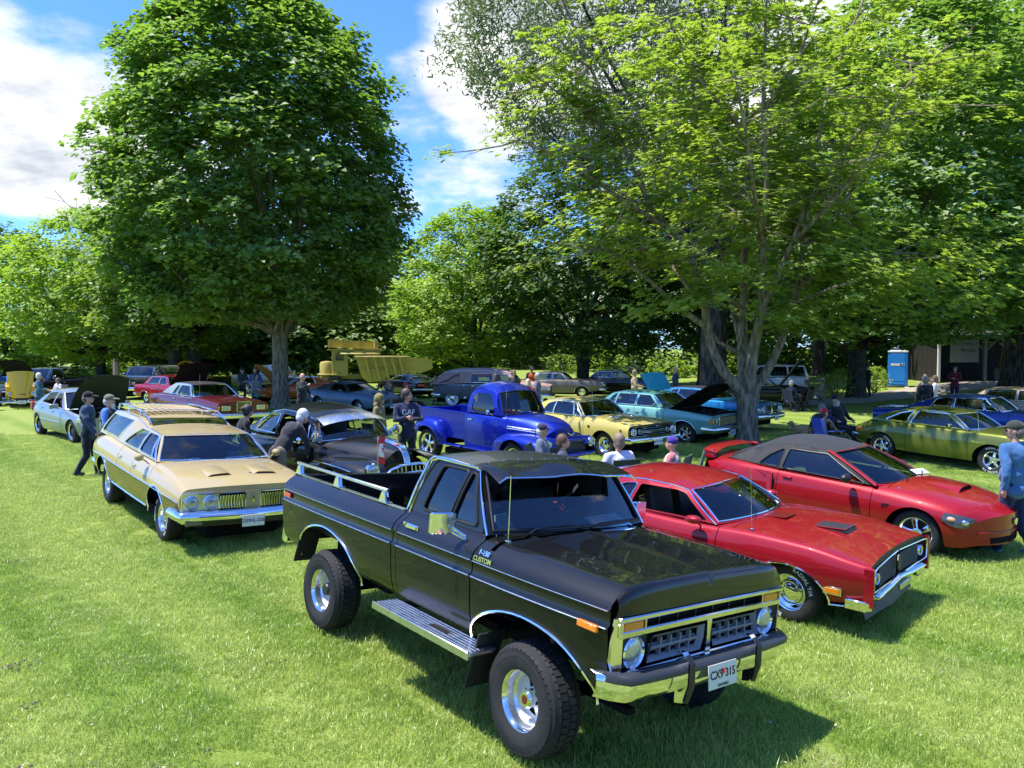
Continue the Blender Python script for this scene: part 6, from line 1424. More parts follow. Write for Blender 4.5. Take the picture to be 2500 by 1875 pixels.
 # hearse
 S = dict(paint=P_PRIMER, x0=-3.0, x1=2.65, wx=(-1.98, 1.98), hw=[(-3.0, .70), (-2.2, .90), (-.5, .93), (1.4, .92), (2.2, .86), (2.65, .78)], zs=[(-3.0, .44), (-2, .36), (1.5, .34), (2.65, .44)], zw=[(-3, .72), (2.65, .72)], zb=[(-3.0, .95), (-2.2, 1.06), (.9, 1.06), (1.4, 1.02), (2.65, .92)],
  zc=[(-3.0, 1.0), (.9, 1.12), (1.6, 1.16), (2.65, 1.02)], ins=[(-3.0, .1), (.8, .08), (1.4, .14), (2.65, .16)], tk=[(-3, .06), (2.65, .06)], rs=[(-3, .12), (2.65, .12)], doors=(-1.15, -.1, .98), hood0=1.15, deck1=-2.98, deck2=-2.95, cowlx=.95, shelf=False, fbow=.16, rbow=.2,
  arch=((.34, .22), (.40, .34)), wz=.36, R=.365, yw=.84, wheel=dict(style='cap', W=.19, rim=.20, white=.62), handles=[(.1, .95, CHROME), (-1.0, .95, CHROME)], hoodmat=P_PINK, lines=[(ALU, .014, [(-2.9, 1.0), (1.2, 1.02)])], rows=1,
  gh=dict(A=(1.05, 1.09), C=(-2.85, 1.02), base=[(-2.85, 1.02), (-1.5, 1.09), (1.05, 1.09)], rail=[(.70, 1.55), (.4, 1.62), (-.5, 1.67), (-1.6, 1.66), (-2.3, 1.56), (-2.62, 1.38)], yb=[(-2.85, .60), (-1.8, .80), (1.05, .80)], yr=[(-2.6, .48), (-1.5, .60), (.7, .60)],
   win=[[(.05, 1.13), (.08, 1.52), (.60, 1.50), (.88, 1.12)], [(-1.12, 1.13), (-1.10, 1.54), (-.10, 1.54), (-.08, 1.13)], [(-2.35, 1.14), (-2.05, 1.36), (-1.70, 1.50), (-1.55, 1.13)]], noglass=(2,), crown=.12, fbow=.12, wbow=.2, cbow=.2, wr=.05, roofmat=P_PINK, framemat=P_PINK, tr=.012))
 root, B = car('hearse', 'grey and faded pink 1950s hearse with curtained windows and whitewall tyres', pose_matrix(POSE['hearse']), S, group=G)
 cur = pbr('curtain_pink', (.38, .13, .11), .9)
 for sd in (1, -1):
  b = MB(); V = []; n = 60
  for i in range(n+1):
   x = -1.10+1.0*i/n; d = .018*math.sin(i*1.9); low = 1.13 if (i < 9 or i > n-9) else 1.36+.03*math.cos((i-n/2)/n*6)
   V += [(x, sd*(.66+d), 1.55), (x, sd*(.70+d), low)]
  b.add(V, [(2*i, 2*i+1, 2*i+3, 2*i+2) for i in range(n)]); b.build('curtain', cur, root)
  b = MB(); b.prism(round_poly([(-2.32, 1.15), (-2.05, 1.37), (-1.70, 1.50), (-1.55, 1.14)], .05), .0, .01, lambda u, v, w: (u, sd*(.70-.10*(v-1.1)/.4+w), v)); b.build('panel_infill', P_PINK, root)
  b = MB(); b.tube([(-2.62, sd*.66, 1.10), (-2.2, sd*.75, 1.22), (-1.9, sd*.755, 1.42), (-1.62, sd*.735, 1.53)], .02, 6); b.build('landau_bar', BLACKTRIM, root)
  b = MB(); V = [(-1.42, .40), (-1.46, 1.0), (-1.38, 1.02), (-1.30, .40)]; b.prism(V, 0, .02, lambda u, v, w: (u, sd*(side_y(B, u, v)+w), v)); b.build('gravel_guard', ALU, root)
  b = MB(); b.box((-1.98, sd*.94, .66), (.85, .03, .14), bev=.03, taper=(.8, 1)); b.build('fender_skirt', P_PRIMER, root)
  b = MB(); b.box((-3.02, sd*.60, .98), (.1, .14, .14), bev=.03); b.build('tail_lamp', CHROME, root)
 lights(root, B, .84, (.66,), None, (.45, .52, .76, 5, False)); bumper(root, B, .50, .16, .86, .12, .35); bumper(root, B, .52, .16, .80, .10, .3, name='rear_bumper', end=0); paper(root, (.92, -.3, 1.25), (.8, 0, .6), .25, .3)
 # teal car: black vinyl roof, raised trunk lid
 S = T(sedan(P_TEAL), x0=-2.6, x1=2.5, doors=(-.62, .80), trunk_open=True, handles=[(-.46, .85, CHROME)], hw=[(-2.6, .88), (0, .94), (2.5, .91)], fbow=.08, R=.33, wheel=dict(style='rally', W=.22, rim=.19))
 S['gh'] = T(S['gh'], rail=[(.28, 1.32), (0, 1.345), (-.5, 1.35), (-.95, 1.32), (-1.15, 1.25)], roofmat=VINYLB, win=[[(-.58, 1.0), (-.55, 1.30), (.20, 1.295), (.58, .995)], [(-1.0, 1.01), (-.85, 1.27), (-.59, 1.30), (-.64, 1.0)]])
 root, B = car('teal_hardtop', 'bright teal two-door with black vinyl roof and open trunk lid', place(6.75, 27.0, -.77), S, group=G)
 open_panel(root, B, -2.6, -1.62, B.ns+2, (-1.60, 1.0), 1.02, 'trunk_lid', P_TEAL); lights(root, B, .70, (.78, .60), None, (.50, .58, .84, 9, False)); bumper(root, B, .48, .15, .93, .10, .4); dark_rect(root, 'grille_split', CHROME, B, -.03, .03, .58, .85, .02); plate(root, (2.68, .02, .44), (1, 0, 0), txt='BUL 067', size=.07); engine_bay(root, -2.5, -1.62, .7, .95, P_TEAL)
 # red sedan with dark hood up, orange coupe with hood up
 S = T(sedan(P_RED2), doors=(-.9, -.1, .80), hood_open=True, x0=-2.35, x1=2.25, wx=(-1.35, 1.35)); S['gh'] = T(S['gh'], win=[[(-.15, 1.01), (-.13, 1.33), (.22, 1.315), (.56, 1.0)], [(-1.2, 1.02), (-1.0, 1.32), (-.2, 1.33), (-.22, 1.01)]])
 root, B = car('red_sedan', 'red 1960s sedan with dark red hood raised behind the maroon two-door', place(-16.25, 37.2, -.62, 1.0), S, group=G); lights(root, B, .70, (.68,), tail=(.66, .76, .16, .16)); bumper(root, B, .5, .12, .85, .08, .3); bumper(root, B, .5, .12, .85, .08, .3, name='rear_bumper', end=0)
 open_panel(root, B, .95, 2.25, B.ns+1, (.95, 1.0), -.95, 'hood', paint('dark_red_paint', (.16, .01, .015), .1), under=pbr('dark_red_lining', (.03, .006, .008), .7)); engine_bay(root, .95, 2.2, .68, .95, P_RED2)
 S = coupe70(P_ORANGE, hood_open=True, wheel=dict(style='rally', W=.21, rim=.19)); root, B = car('orange_coupe', 'orange fastback coupe with hood raised behind the maple trunk', place(-10.9, 39.0, -2.45), S, group=G)
 lights(root, B, .60, (.62,), None, (.42, .50, .68, 5, False), tail=(.6, .72, .3, .1)); open_panel(root, B, .88, 2.35, B.ns+1, (.88, .95), -.85, 'hood', P_ORANGE, under=pbr('orange_lining', (.25, .07, .02), .7)); engine_bay(root, .9, 2.2, .65, .9, P_ORANGE); bumper(root, B, .44, .1, .8, .08, .3)
 # far rows
 def quick(name, label, pm, x, y, th, S, li=None, k=1.):
  root, B = car(name, label, place(x, y, th, k), S, group=G); lights(root, B, *(li or (.70, (.70,), None, (.4, .60, .82, 6, False)))); bumper(root, B, .48, .13, .88, .09, .3); bumper(root, B, .48, .13, .85, .08, .3, name='rear_bumper', end=0); return root, B
 r, B = quick('brown_sedan', 'brown-grey four-door sedan with black roof right of the hearse', P_BROWN, 2.6, 43.0, -.22, T(sedan(P_BROWN), x0=-2.75, x1=2.65), (.72, (.66, .80), (.14, .12), (.42, .60, .84, 14, True)));
 for o in r.children:
  if o.name.startswith('roof'): o.data.materials[0] = VINYLB
 paper(r, (.62, .3, 1.12), (.7, 0, .6), .3, .25)
 r, B = quick('black_sedan', 'black sedan with pale hood edge at the end of the far row', P_BLACK, 6.3, 45.5, -.35, T(sedan(P_BLACK), hoodmat=P_BLACK))
 r, B = quick('black_sports_car', 'low black sports coupe seen from behind beneath the dump truck', P_BLACK, -5.9, 43.5, 2.2, coupe70(P_BLACK), (.60, (.6,), None, None, (.52, .72, .42, .13)))
 S = T(sedan(P_NAVY), doors=(-.55, .85), x0=-2.7, x1=2.6, handles=[(-.4, .86, CHROME)], hw=[(-2.7, .90), (0, .96), (2.6, .93)]); S['gh'] = T(S['gh'], yr=.66, C=(-1.75, 1.0), rail=[(.30, 1.33), (0, 1.36), (-.5, 1.37), (-.9, 1.33), (-1.25, 1.22)], win=[[(-.50, 1.02), (-.48, 1.32), (.14, 1.315), (.26, 1.01)], [(.30, 1.01), (.18, 1.31), (.26, 1.30), (.6, 1.0)], [(-1.12, 1.03), (-.98, 1.27), (-.86, 1.31), (-.54, 1.325), (-.55, 1.02)]], yb=[(-1.75, .80), (.7, .86)], tr=.015)
 r, B = quick('navy_hardtop', 'navy blue two-door hardtop with chrome window frames behind the lime coupe', P_NAVY, 13.35, 21.8, -.78, S, (.70, (.70,), None, None, (.6, .76, .4, .12)))
 S = T(sedan(P_TAN)); r, B = quick('tan_car', 'tan car with pale roof at the right edge, behind the navy hardtop', P_TAN, 17.3, 25.6, -.8, S)
 S = T(sedan(P_BLACK), hood_open=True, doors=(-.6, .82)); r, B = quick('black_hood_up_car', 'black car with its black hood raised behind the multi-stem tree', P_BLACK, 11.6, 36.2, -.30, S, (.70, (.70,), None, None)); open_panel(r, B, .95, 2.45, B.ns+1, (.95, 1.0), -.98, 'hood', P_BLACK); engine_bay(r, .95, 2.4, .68, .95, P_BLACK)
 S = T(sedan(P_WHITE), x0=-2.3, x1=2.2, zb=[(-2.3, 1.12), (2.2, 1.02)], zc=[(-2.3, 1.15), (.7, 1.15), (2.2, 1.08)], zw=[(-2.3, .8), (2.2, .8)], zs=[(-2.3, .45), (2.2, .42)], R=.36, wz=.36, arch=((.42, .40), (.42, .40)), doors=(-1.2, -.25, .8), deck1=-2.28, deck2=-2.25, handles=[(-.1, .98, BLACKTRIM)], wheel=dict(style='star', W=.24, rim=.2),
  gh=dict(A=(.82, 1.12), C=(-2.25, 1.14), rail=[(.35, 1.70), (0, 1.74), (-1.0, 1.76), (-1.9, 1.74), (-2.1, 1.70)], yb=[(-2.25, .80), (.82, .82)], yr=.66, win=[[(-.2, 1.17), (-.18, 1.68), (.3, 1.66), (.68, 1.16)], [(-1.15, 1.17), (-1.13, 1.69), (-.27, 1.69), (-.27, 1.17)], [(-2.1, 1.18), (-2.0, 1.68), (-1.22, 1.69), (-1.24, 1.18)]], crown=.04, wr=.05, trim=BLACKTRIM, drip=None, sideglass=GLASSD))
 r, B = quick('white_suv', 'white sport utility vehicle parked beyond the trunk near the shrubs', P_WHITE, 14.2, 43.4, 2.95, S)
 b = MB()
 for sd in (1, -1): b.tube([(.2, sd*.58, 1.78), (.1, sd*.58, 1.83), (-1.8, sd*.58, 1.85), (-1.9, sd*.58, 1.78)], .02, 6)
 b.build('roof_rails', BLACKTRIM, r)
 def pickup(name, label, pm, x, y, th, hood=False, bed=True):
  S = T(sedan(pm), x0=-2.6 if bed else -2.2, x1=2.35, zb=[(-2.6, 1.16), (.8, 1.14), (2.35, 1.08)], zc=[(-2.6, 1.18), (.8, 1.20), (2.35, 1.14)], zw=[(-2.6, .82), (2.35, .82)], zs=[(-2.6, .50), (2.35, .50)], hw=[(-2.6, .94), (2.35, .94)], ins=[(-2.6, .06), (2.35, .08)], R=.39, wz=.39, arch=((.45, .42), (.45, .42)), doors=(-.35, .70), deck1=-.42, deck2=-.38, hood_open=hood, wheel=dict(style='mag', W=.25, rim=.2), yw=.92, handles=[(-.2, 1.0, CHROME)], rows=1, trunk_open=bed,
   gh=dict(A=(.68, 1.17), C=(-.40, 1.17) if bed else (-2.1, 1.17), rail=[(.36, 1.68), (.1, 1.72), (-.2, 1.72), (-.34, 1.68)] if bed else [(.36, 1.68), (.1, 1.72), (-1.6, 1.74), (-1.95, 1.68)], yb=[(-.4, .82), (.7, .82)], yr=.68, win=[[(-.28, 1.21), (-.26, 1.65), (.30, 1.63), (.56, 1.20)]]+([] if bed else [[(-1.9, 1.21), (-1.8, 1.66), (-.42, 1.67), (-.42, 1.21)]]), crown=.05, fbow=.06, wbow=.1, cbow=.05, wr=.05, sideglass=GLASSD))
  root, B = car(name, label, place(x, y, th), S, 'pickup truck' if bed else 'car', G); lights(root, B, .86, (.74,), (.2, .15), (.58, .78, .98, 5, False)); bumper(root, B, .60, .18, .93, .10, .3)
  if bed: b = MB(); b.box((-1.5, 0, .85), (2.15, 1.6, .05)); b.box((-.44, 0, 1.0), (.04, 1.7, .32)); b.box((-2.57, 0, .98), (.05, 1.7, .38)); b.build('cargo_bed', LINER, root)
  for sd in (1, -1): b = MB(); b.box((.5, sd*1.05, 1.28), (.08, .2, .16), bev=.02); b.build('door_mirror', CHROME, root)
  if hood: open_panel(root, B, .95, 2.35, B.ns+1, (.95, 1.18), -.80, 'hood', pm); engine_bay(root, .95, 2.3, .7, 1.15, pm)
  return root
 pickup('black_open_hood_pickup', 'black pickup with its hood raised, behind the yellow hot rod', P_BLACK, -23.4, 38.6, -1.85, True)
 pickup('dark_olive_truck', 'dark olive enclosed truck with papers in the windscreen, left of the yellow machines', P_OLIVE, -20.2, 42.5, -1.70, False, False)
 pickup('blue_truck', 'blue truck cut off by the left edge of the picture', P_BLUE2, -29.2, 42.5, -2.0, False, True)
 pickup('distant_dark_pickup', 'dark pickup nearly hidden behind the couple by the maple', P_OLIVE, -13.9, 45.0, -.5, False, True)
 hot_rod(); dump_truck(); loader()
def hot_rod():
 root = thing('hot_rod', 'yellow open-wheel hot rod with its hood flipped up and bare engine', 'car', place(-22.6, 35.3, -.98), 'vintage cars parked on the lawn'); Y = paint('hot_rod_yellow', (.70, .42, .01), 0, .3)
 b = MB(); b.prism(round_poly([(-1.6, .45), (-1.55, 1.05), (-.9, 1.12), (-.2, 1.05), (.1, 1.0), (.1, .50), (-.9, .42)], .1), -.58, .58, lambda u, v, w: (u, w, v)); b.build('body', Y, root)
 V = []; F = []
 for i, t in enumerate(np.linspace(0, 1, 9)):
  for s in np.linspace(-1, 1, 9): V.append((1.15-.15*t+.12*(1-s*s)*1, s*(.36+.18*t), .50+1.15*t+.05*(1-s*s)*t))
 for i in range(8):
  for j in range(8): F.append((i*9+j, i*9+j+1, (i+1)*9+j+1, (i+1)*9+j))
 mesh_obj('flip_hood', V, F, Y, root, 60); b = MB(); b.box((1.24, 0, .66), (.06, .34, .03), bev=.01); b.box((1.2, 0, .43), (.05, .5, .16), bev=.02); b.build('nose_grille', BLACKTRIM, root)
 b = MB(); b.box((.55, 0, .62), (.7, .42, .36), bev=.05); b.box((.5, 0, .88), (.5, .3, .12), bev=.03); b.lathe([(.16, 0), (.16, .1), (.02, .12)], 16, Matrix.Translation((.5, 0, .95)))
 for sd in (1, -1):
  b.box((.55, sd*.27, .80), (.6, .12, .10), bev=.03)
  for i in range(4): b.tube([(.3+.15*i, sd*.25, .70), (.3+.15*i, sd*.45, .62), (-.1, sd*.55, .50)], .028, 6)
 b.build('engine', CHROME, root); b = MB()
 for sd in (1, -1): b.tube([(-1.8, sd*.35, .42), (0, sd*.3, .40), (1.5, sd*.25, .38)], .04, 8); b.tube([(1.45, sd*.9, .36), (.7, sd*.3, .40)], .016, 6)
 b.tube([(1.45, -.95, .34), (1.45, 0, .30), (1.45, .95, .34)], .03, 8); b.tube([(-1.35, -.9, .36), (-1.35, .9, .36)], .05, 8); b.tube([(1.62, -.6, .36), (1.66, 0, .36), (1.62, .6, .36)], .02, 6); b.build('chassis', CHROME, root)
 b = MB()
 for sd in (1, -1): b.tube([(0, sd*.50, 1.0), (-.12, sd*.50, 1.45)], .018, 6)
 b.tube([(-.12, -.5, 1.45), (-.12, .5, 1.45)], .018, 6); b.tube([(-.06, -.5, 1.22), (-.06, .5, 1.22)], .012, 6); b.build('windscreen_posts', ALU, root)
 for sd in (1, -1): wheel(root, 1.45, sd*.92, .33, .33, .16, .19, 'mag'); wheel(root, -1.35, sd*.88, .38, .38, .34, .2, 'mag'); lamp(root, (1.3, sd*.45, .68), .08)
 plate(root, (1.69, .0, .33), (1, 0, 0), txt='T 27', size=.07); b = MB(); b.box((-.9, 0, .72), (.5, 1.0, .2), bev=.05); b.box((-1.2, 0, 1.0), (.14, 1.0, .4), bev=.05); b.build('seat', SEAT, root)
def dump_truck():
 root = thing('dump_truck', 'huge pale yellow quarry dump truck with ribbed tipper body', 'dump truck', place(-8.7, 48.0, PI+.20, .84), None); Y = pbr('dump_yellow', (.40, .34, .08), .6, var=.35, vscale=1.2); b = MB()
 b.box((-.1, 0, 1.15), (6.6, 1.0, .35)); b.box((3.0, 0, 1.05), (.5, 2.4, .35), bev=.04); b.build('frame', pbr('dump_frame', (.30, .26, .07), .7, var=.4), root)
 def side(u, v, w): return (u, w, v)
 # tipper: tapered side walls with ribs, sloping tail, canopy over the cab
 V = [(1.25, 2.62), (-2.6, 2.5), (-2.75, 2.2), (-2.0, .95), (.35, .75), (.80, 1.1)]
 for sd in (1, -1):
  b = MB(); b.prism(V, 0, .10, lambda u, v, w: (u, sd*(1.05+.45*(v-.75)/1.9+w), v)); o = b.build('tipper_side', Y, root); b = MB(); b.box((-.7, sd*1.62, 2.58), (4.0, .22, .14), bev=.02); b.build('tipper_rail', Y, o)
  for x in (.30, -.35, -1.0, -1.6, -2.15):
   b = MB(); b.add([(x+.25+dx, sd*(1.05+.45*1.85/1.9+.10+e), 2.5) for dx, e in ((-.10, 0), (.10, 0), (.10, .24), (-.10, .24))]+[(x-.15+dx, sd*(1.15+.02+e), .85) for dx, e in ((-.08, 0), (.08, 0), (.08, .2), (-.08, .2))], [(0, 1, 2, 3), (7, 6, 5, 4), (0, 4, 5, 1), (1, 5, 6, 2), (2, 6, 7, 3), (3, 7, 4, 0)]); b.build('rib', Y, o)
  b = MB(); b.box((-.8, sd*1.42, 1.7), (2.9, .10, .12)); b.build('cross_rib', Y, o)
 b = MB(); b.add([(.8, -1.1, .85), (.8, 1.1, .85), (-2.0, 1.1, .9), (-2.0, -1.1, .9), (-4.3, -1.45, 1.75), (-4.3, 1.45, 1.75)], [(0, 1, 2, 3), (3, 2, 5, 4)]); b.add([(1.2, -1.5, 2.6), (1.2, 1.5, 2.6), (.8, 1.1, .85), (.8, -1.1, .85)], [(0, 1, 2, 3)]); b.build('tipper_floor', Y, root)
 for sd in (1, -1): b = MB(); b.add([(-2.6, sd*1.5, 2.48), (-4.3, sd*1.5, 2.4), (-4.3, sd*1.46, 1.72), (-2.1, sd*1.1, .9)], [(0, 1, 2, 3)]); b.build('tail_chute', Y, root)
 b = MB(); b.box((1.3, 0, 3.12), (3.9, 2.9, .10)); b.box((.9, 1.25, 2.95), (2.9, .5, .34), bev=.05, taper=(.9, .5)); b.box((1.0, 0, 2.8), (.7, 2.9, .75)); b.build('canopy', Y, root)
 for i in range(4): b = MB(); b.box((3.15-1.1*i, .2, 3.55), (.06, 2.5, .62)); b.build('canopy_rib', Y, root)
 b = MB(); b.add([(3.15, -1.2, 3.9), (-.5, -1.2, 3.7), (-.5, -1.2, 3.15), (3.15, -1.2, 3.3)], [(0, 1, 2, 3)]); b.build('canopy_panel', Y, root)
 b = MB(); b.box((2.35, .55, 2.15), (1.15, 1.3, 1.9), bev=.05); cab = b.build('cab', Y, root); b = MB(); b.box((2.35, 1.205, 2.62), (.62, .02, .55), bev=.005); b.box((2.885, .55, 2.62), (.02, .75, .55), bev=.005); b.build('cab_window', GLASSD, cab)
 b = MB(); b.box((3.2, -.1, 1.6), (1.1, 1.6, 1.2), bev=.06); b.lathe([(.5, 0), (.5, .8), (.42, .95), (.02, 1.0)], 18, Matrix.Translation((3.3, .45, 1.3))); b.build('engine_hood', Y, root)
 b = MB(); b.box((3.1, 1.1, 1.33), (1.7, .55, .08), bev=.02); b.box((3.1, -1.1, 1.33), (1.7, .55, .08), bev=.02); b.box((3.9, 1.1, 1.15), (.08, .55, .3)); b.build('front_wing', Y, root)
 for x in (2.7, -1.4):
  for sd in (1, -1): wheel(root, x, sd*1.15, .62, .62, .5, .3, 'disc')
def loader():
 root = thing('yellow_machine', 'yellow construction machine half hidden behind the tree trunks', 'construction machine', place(-22.2, 50.0, .1, .78), None); Y = pbr('machine_yellow', (.40, .24, .02), .55, var=.3)
 b = MB(); b.box((0, 0, 1.05), (6.5, 1.2, .22), bev=.03); b.box((-2.2, 0, 1.5), (2.0, 1.5, .9), bev=.1); b.box((1.2, 0, .95), (2.2, 2.0, .14), bev=.02); b.build('machine_body', Y, root)
 b = MB(); b.lathe([(.95, -.16), (1.0, 0), (.95, .16), (.82, .1), (.82, -.1)], 30, Matrix.Translation((1.6, -1.0, 1.5)) @ Matrix.Rotation(PI/2, 4, 'X'), ring=True); b.build('ring_wheel', Y, root); b = MB()
 for i in range(10): q = 2*PI*i/10; b.tube([(1.6, -1.0, 1.5), (1.6+.9*math.cos(q), -1.0, 1.5+.9*math.sin(q))], .035, 6)
 b.build('ring_spokes', Y, root)
 for x in (-2.2, 2.6):
  for sd in (1, -1): wheel(root, x, sd*.85, .5, .5, .35, .25, 'disc')
# ------------------------------------------------------------------ ground, grass
def nodes_for_lawn(nt, blades):
 """colour of the lawn from world position: mown stripes, patches of dry clippings, darker lush patches"""
 N = nt.nodes; L = nt.links
 geo = N.new('ShaderNodeNewGeometry'); mp = N.new('ShaderNodeMapping'); mp.inputs[2].default_value = (0, 0, .83); mp.vector_type = 'POINT'
 L.new(geo.outputs['Position'], mp.inputs[0])
 def noise(sc, det, vec, rough=.6, scl=None):
  n = N.new('ShaderNodeTexNoise'); n.inputs['Scale'].default_value = sc; n.inputs['Detail'].default_value = det; n.inputs['Roughness'].default_value = rough
  if scl: m2 = N.new('ShaderNodeMapping'); m2.inputs[3].default_value = scl; L.new(vec, m2.inputs[0]); vec = m2.outputs[0]
  L.new(vec, n.inputs[0]); return n.outputs[0]
 def rng(v, a, b, c=0., d=1.):
  r = N.new('ShaderNodeMapRange'); r.interpolation_type = 'SMOOTHSTEP'; L.new(v, r.inputs[0]); r.inputs[1].default_value = a; r.inputs[2].default_value = b; r.inputs[3].default_value = c; r.inputs[4].default_value = d; return r.outputs[0]
 def mix(f, a, b):
  m = N.new('ShaderNodeMix'); m.data_type = 'RGBA'
  if hasattr(f, 'links'): L.new(f, m.inputs[0])
  else: m.inputs[0].default_value = f
  for i, v in ((6, a), (7, b)):
   if hasattr(v, 'links'): L.new(v, m.inputs[i])
   else: m.inputs[i].default_value = (*v, 1)
  return m.outputs[2]
 P = geo.outputs['Position']
 big = noise(.35, 4, P); mid = noise(1.6, 6, P, .65); fine = noise(9, 6, P, .7); vfine = noise(45, 4, P, .7)
 stripe = noise(1.0, 4, mp.outputs[0], .6, (.10, 1.05, 1))
 c = mix(rng(mid, .3, .7), (.185, .265, .036), (.265, .33, .06)); c = mix(rng(big, .35, .65), c, mix(.5, c, (.15, .27, .034)))
 c = mix(rng(stripe, .40, .62, 0, .85), c, (.31, .36, .09))
 wv = N.new('ShaderNodeTexWave'); wv.bands_direction = 'Y'; wv.inputs['Scale'].default_value = .17; wv.inputs['Distortion'].default_value = 2.2; wv.inputs['Detail'].default_value = 3; wv.inputs['Detail Scale'].default_value = .6; L.new(mp.outputs[0], wv.inputs[0]); c = mix(rng(wv.outputs['Fac'], .25, .8, 0, .6), c, (.33, .39, .09))
 dry = noise(2.4, 7, P, .72); c = mix(rng(dry, .57, .74, 0, .5), c, (.32, .30, .12))
 c = mix(rng(fine, .35, .75, 0, .35), c, (.11, .21, .025))
 if not blades: c = mix(rng(vfine, .35, .7, 0, .55), c, (.05, .085, .014))
 return c, vfine, fine, mid
def lawn_mat():
 m, b, nt = _new('lawn'); c, v, f, mid = nodes_for_lawn(nt, False); nt.links.new(c, b.inputs['Base Color']); _in(b, 'Roughness', .8); _in(b, 'Specular IOR Level', .15)
 bp = nt.nodes.new('ShaderNodeBump'); bp.inputs['Strength'].default_value = .8; bp.inputs['Distance'].default_value = .03; nt.links.new(v, bp.inputs['Height']); nt.links.new(bp.outputs[0], b.inputs['Normal']); return m
def blade_mat():
 m = bpy.data.materials.new('grass_blades'); m.use_nodes = True; nt = m.node_tree; N = nt.nodes; L = nt.links; N.clear(); c, v, f, mid = nodes_for_lawn(nt, True)
 at = N.new('ShaderNodeAttribute'); at.attribute_name = 'tint'; hs = N.new('ShaderNodeHueSaturation'); L.new(c, hs.inputs['Color'])
 r = N.new('ShaderNodeMapRange'); L.new(at.outputs['Fac'], r.inputs[0]); r.inputs[3].default_value = 1.15; r.inputs[4].default_value = 2.1; L.new(r.outputs[0], hs.inputs['Value'])
 d = N.new('ShaderNodeBsdfDiffuse'); t = N.new('ShaderNodeBsdfTranslucent'); g = N.new('ShaderNodeBsdfGlossy'); g.inputs['Roughness'].default_value = .45
 L.new(hs.outputs[0], d.inputs[0]); L.new(hs.outputs[0], t.inputs[0]); m1 = N.new('ShaderNodeMixShader'); m1.inputs[0].default_value = .48; L.new(d.outputs[0], m1.inputs[1]); L.new(t.outputs[0], m1.inputs[2])
 m2 = N.new('ShaderNodeMixShader'); m2.inputs[0].default_value = .06; L.new(m1.outputs[0], m2.inputs[1]); L.new(g.outputs[0], m2.inputs[2]); o = N.new('ShaderNodeOutputMaterial'); L.new(m2.outputs[0], o.inputs[0]); return m
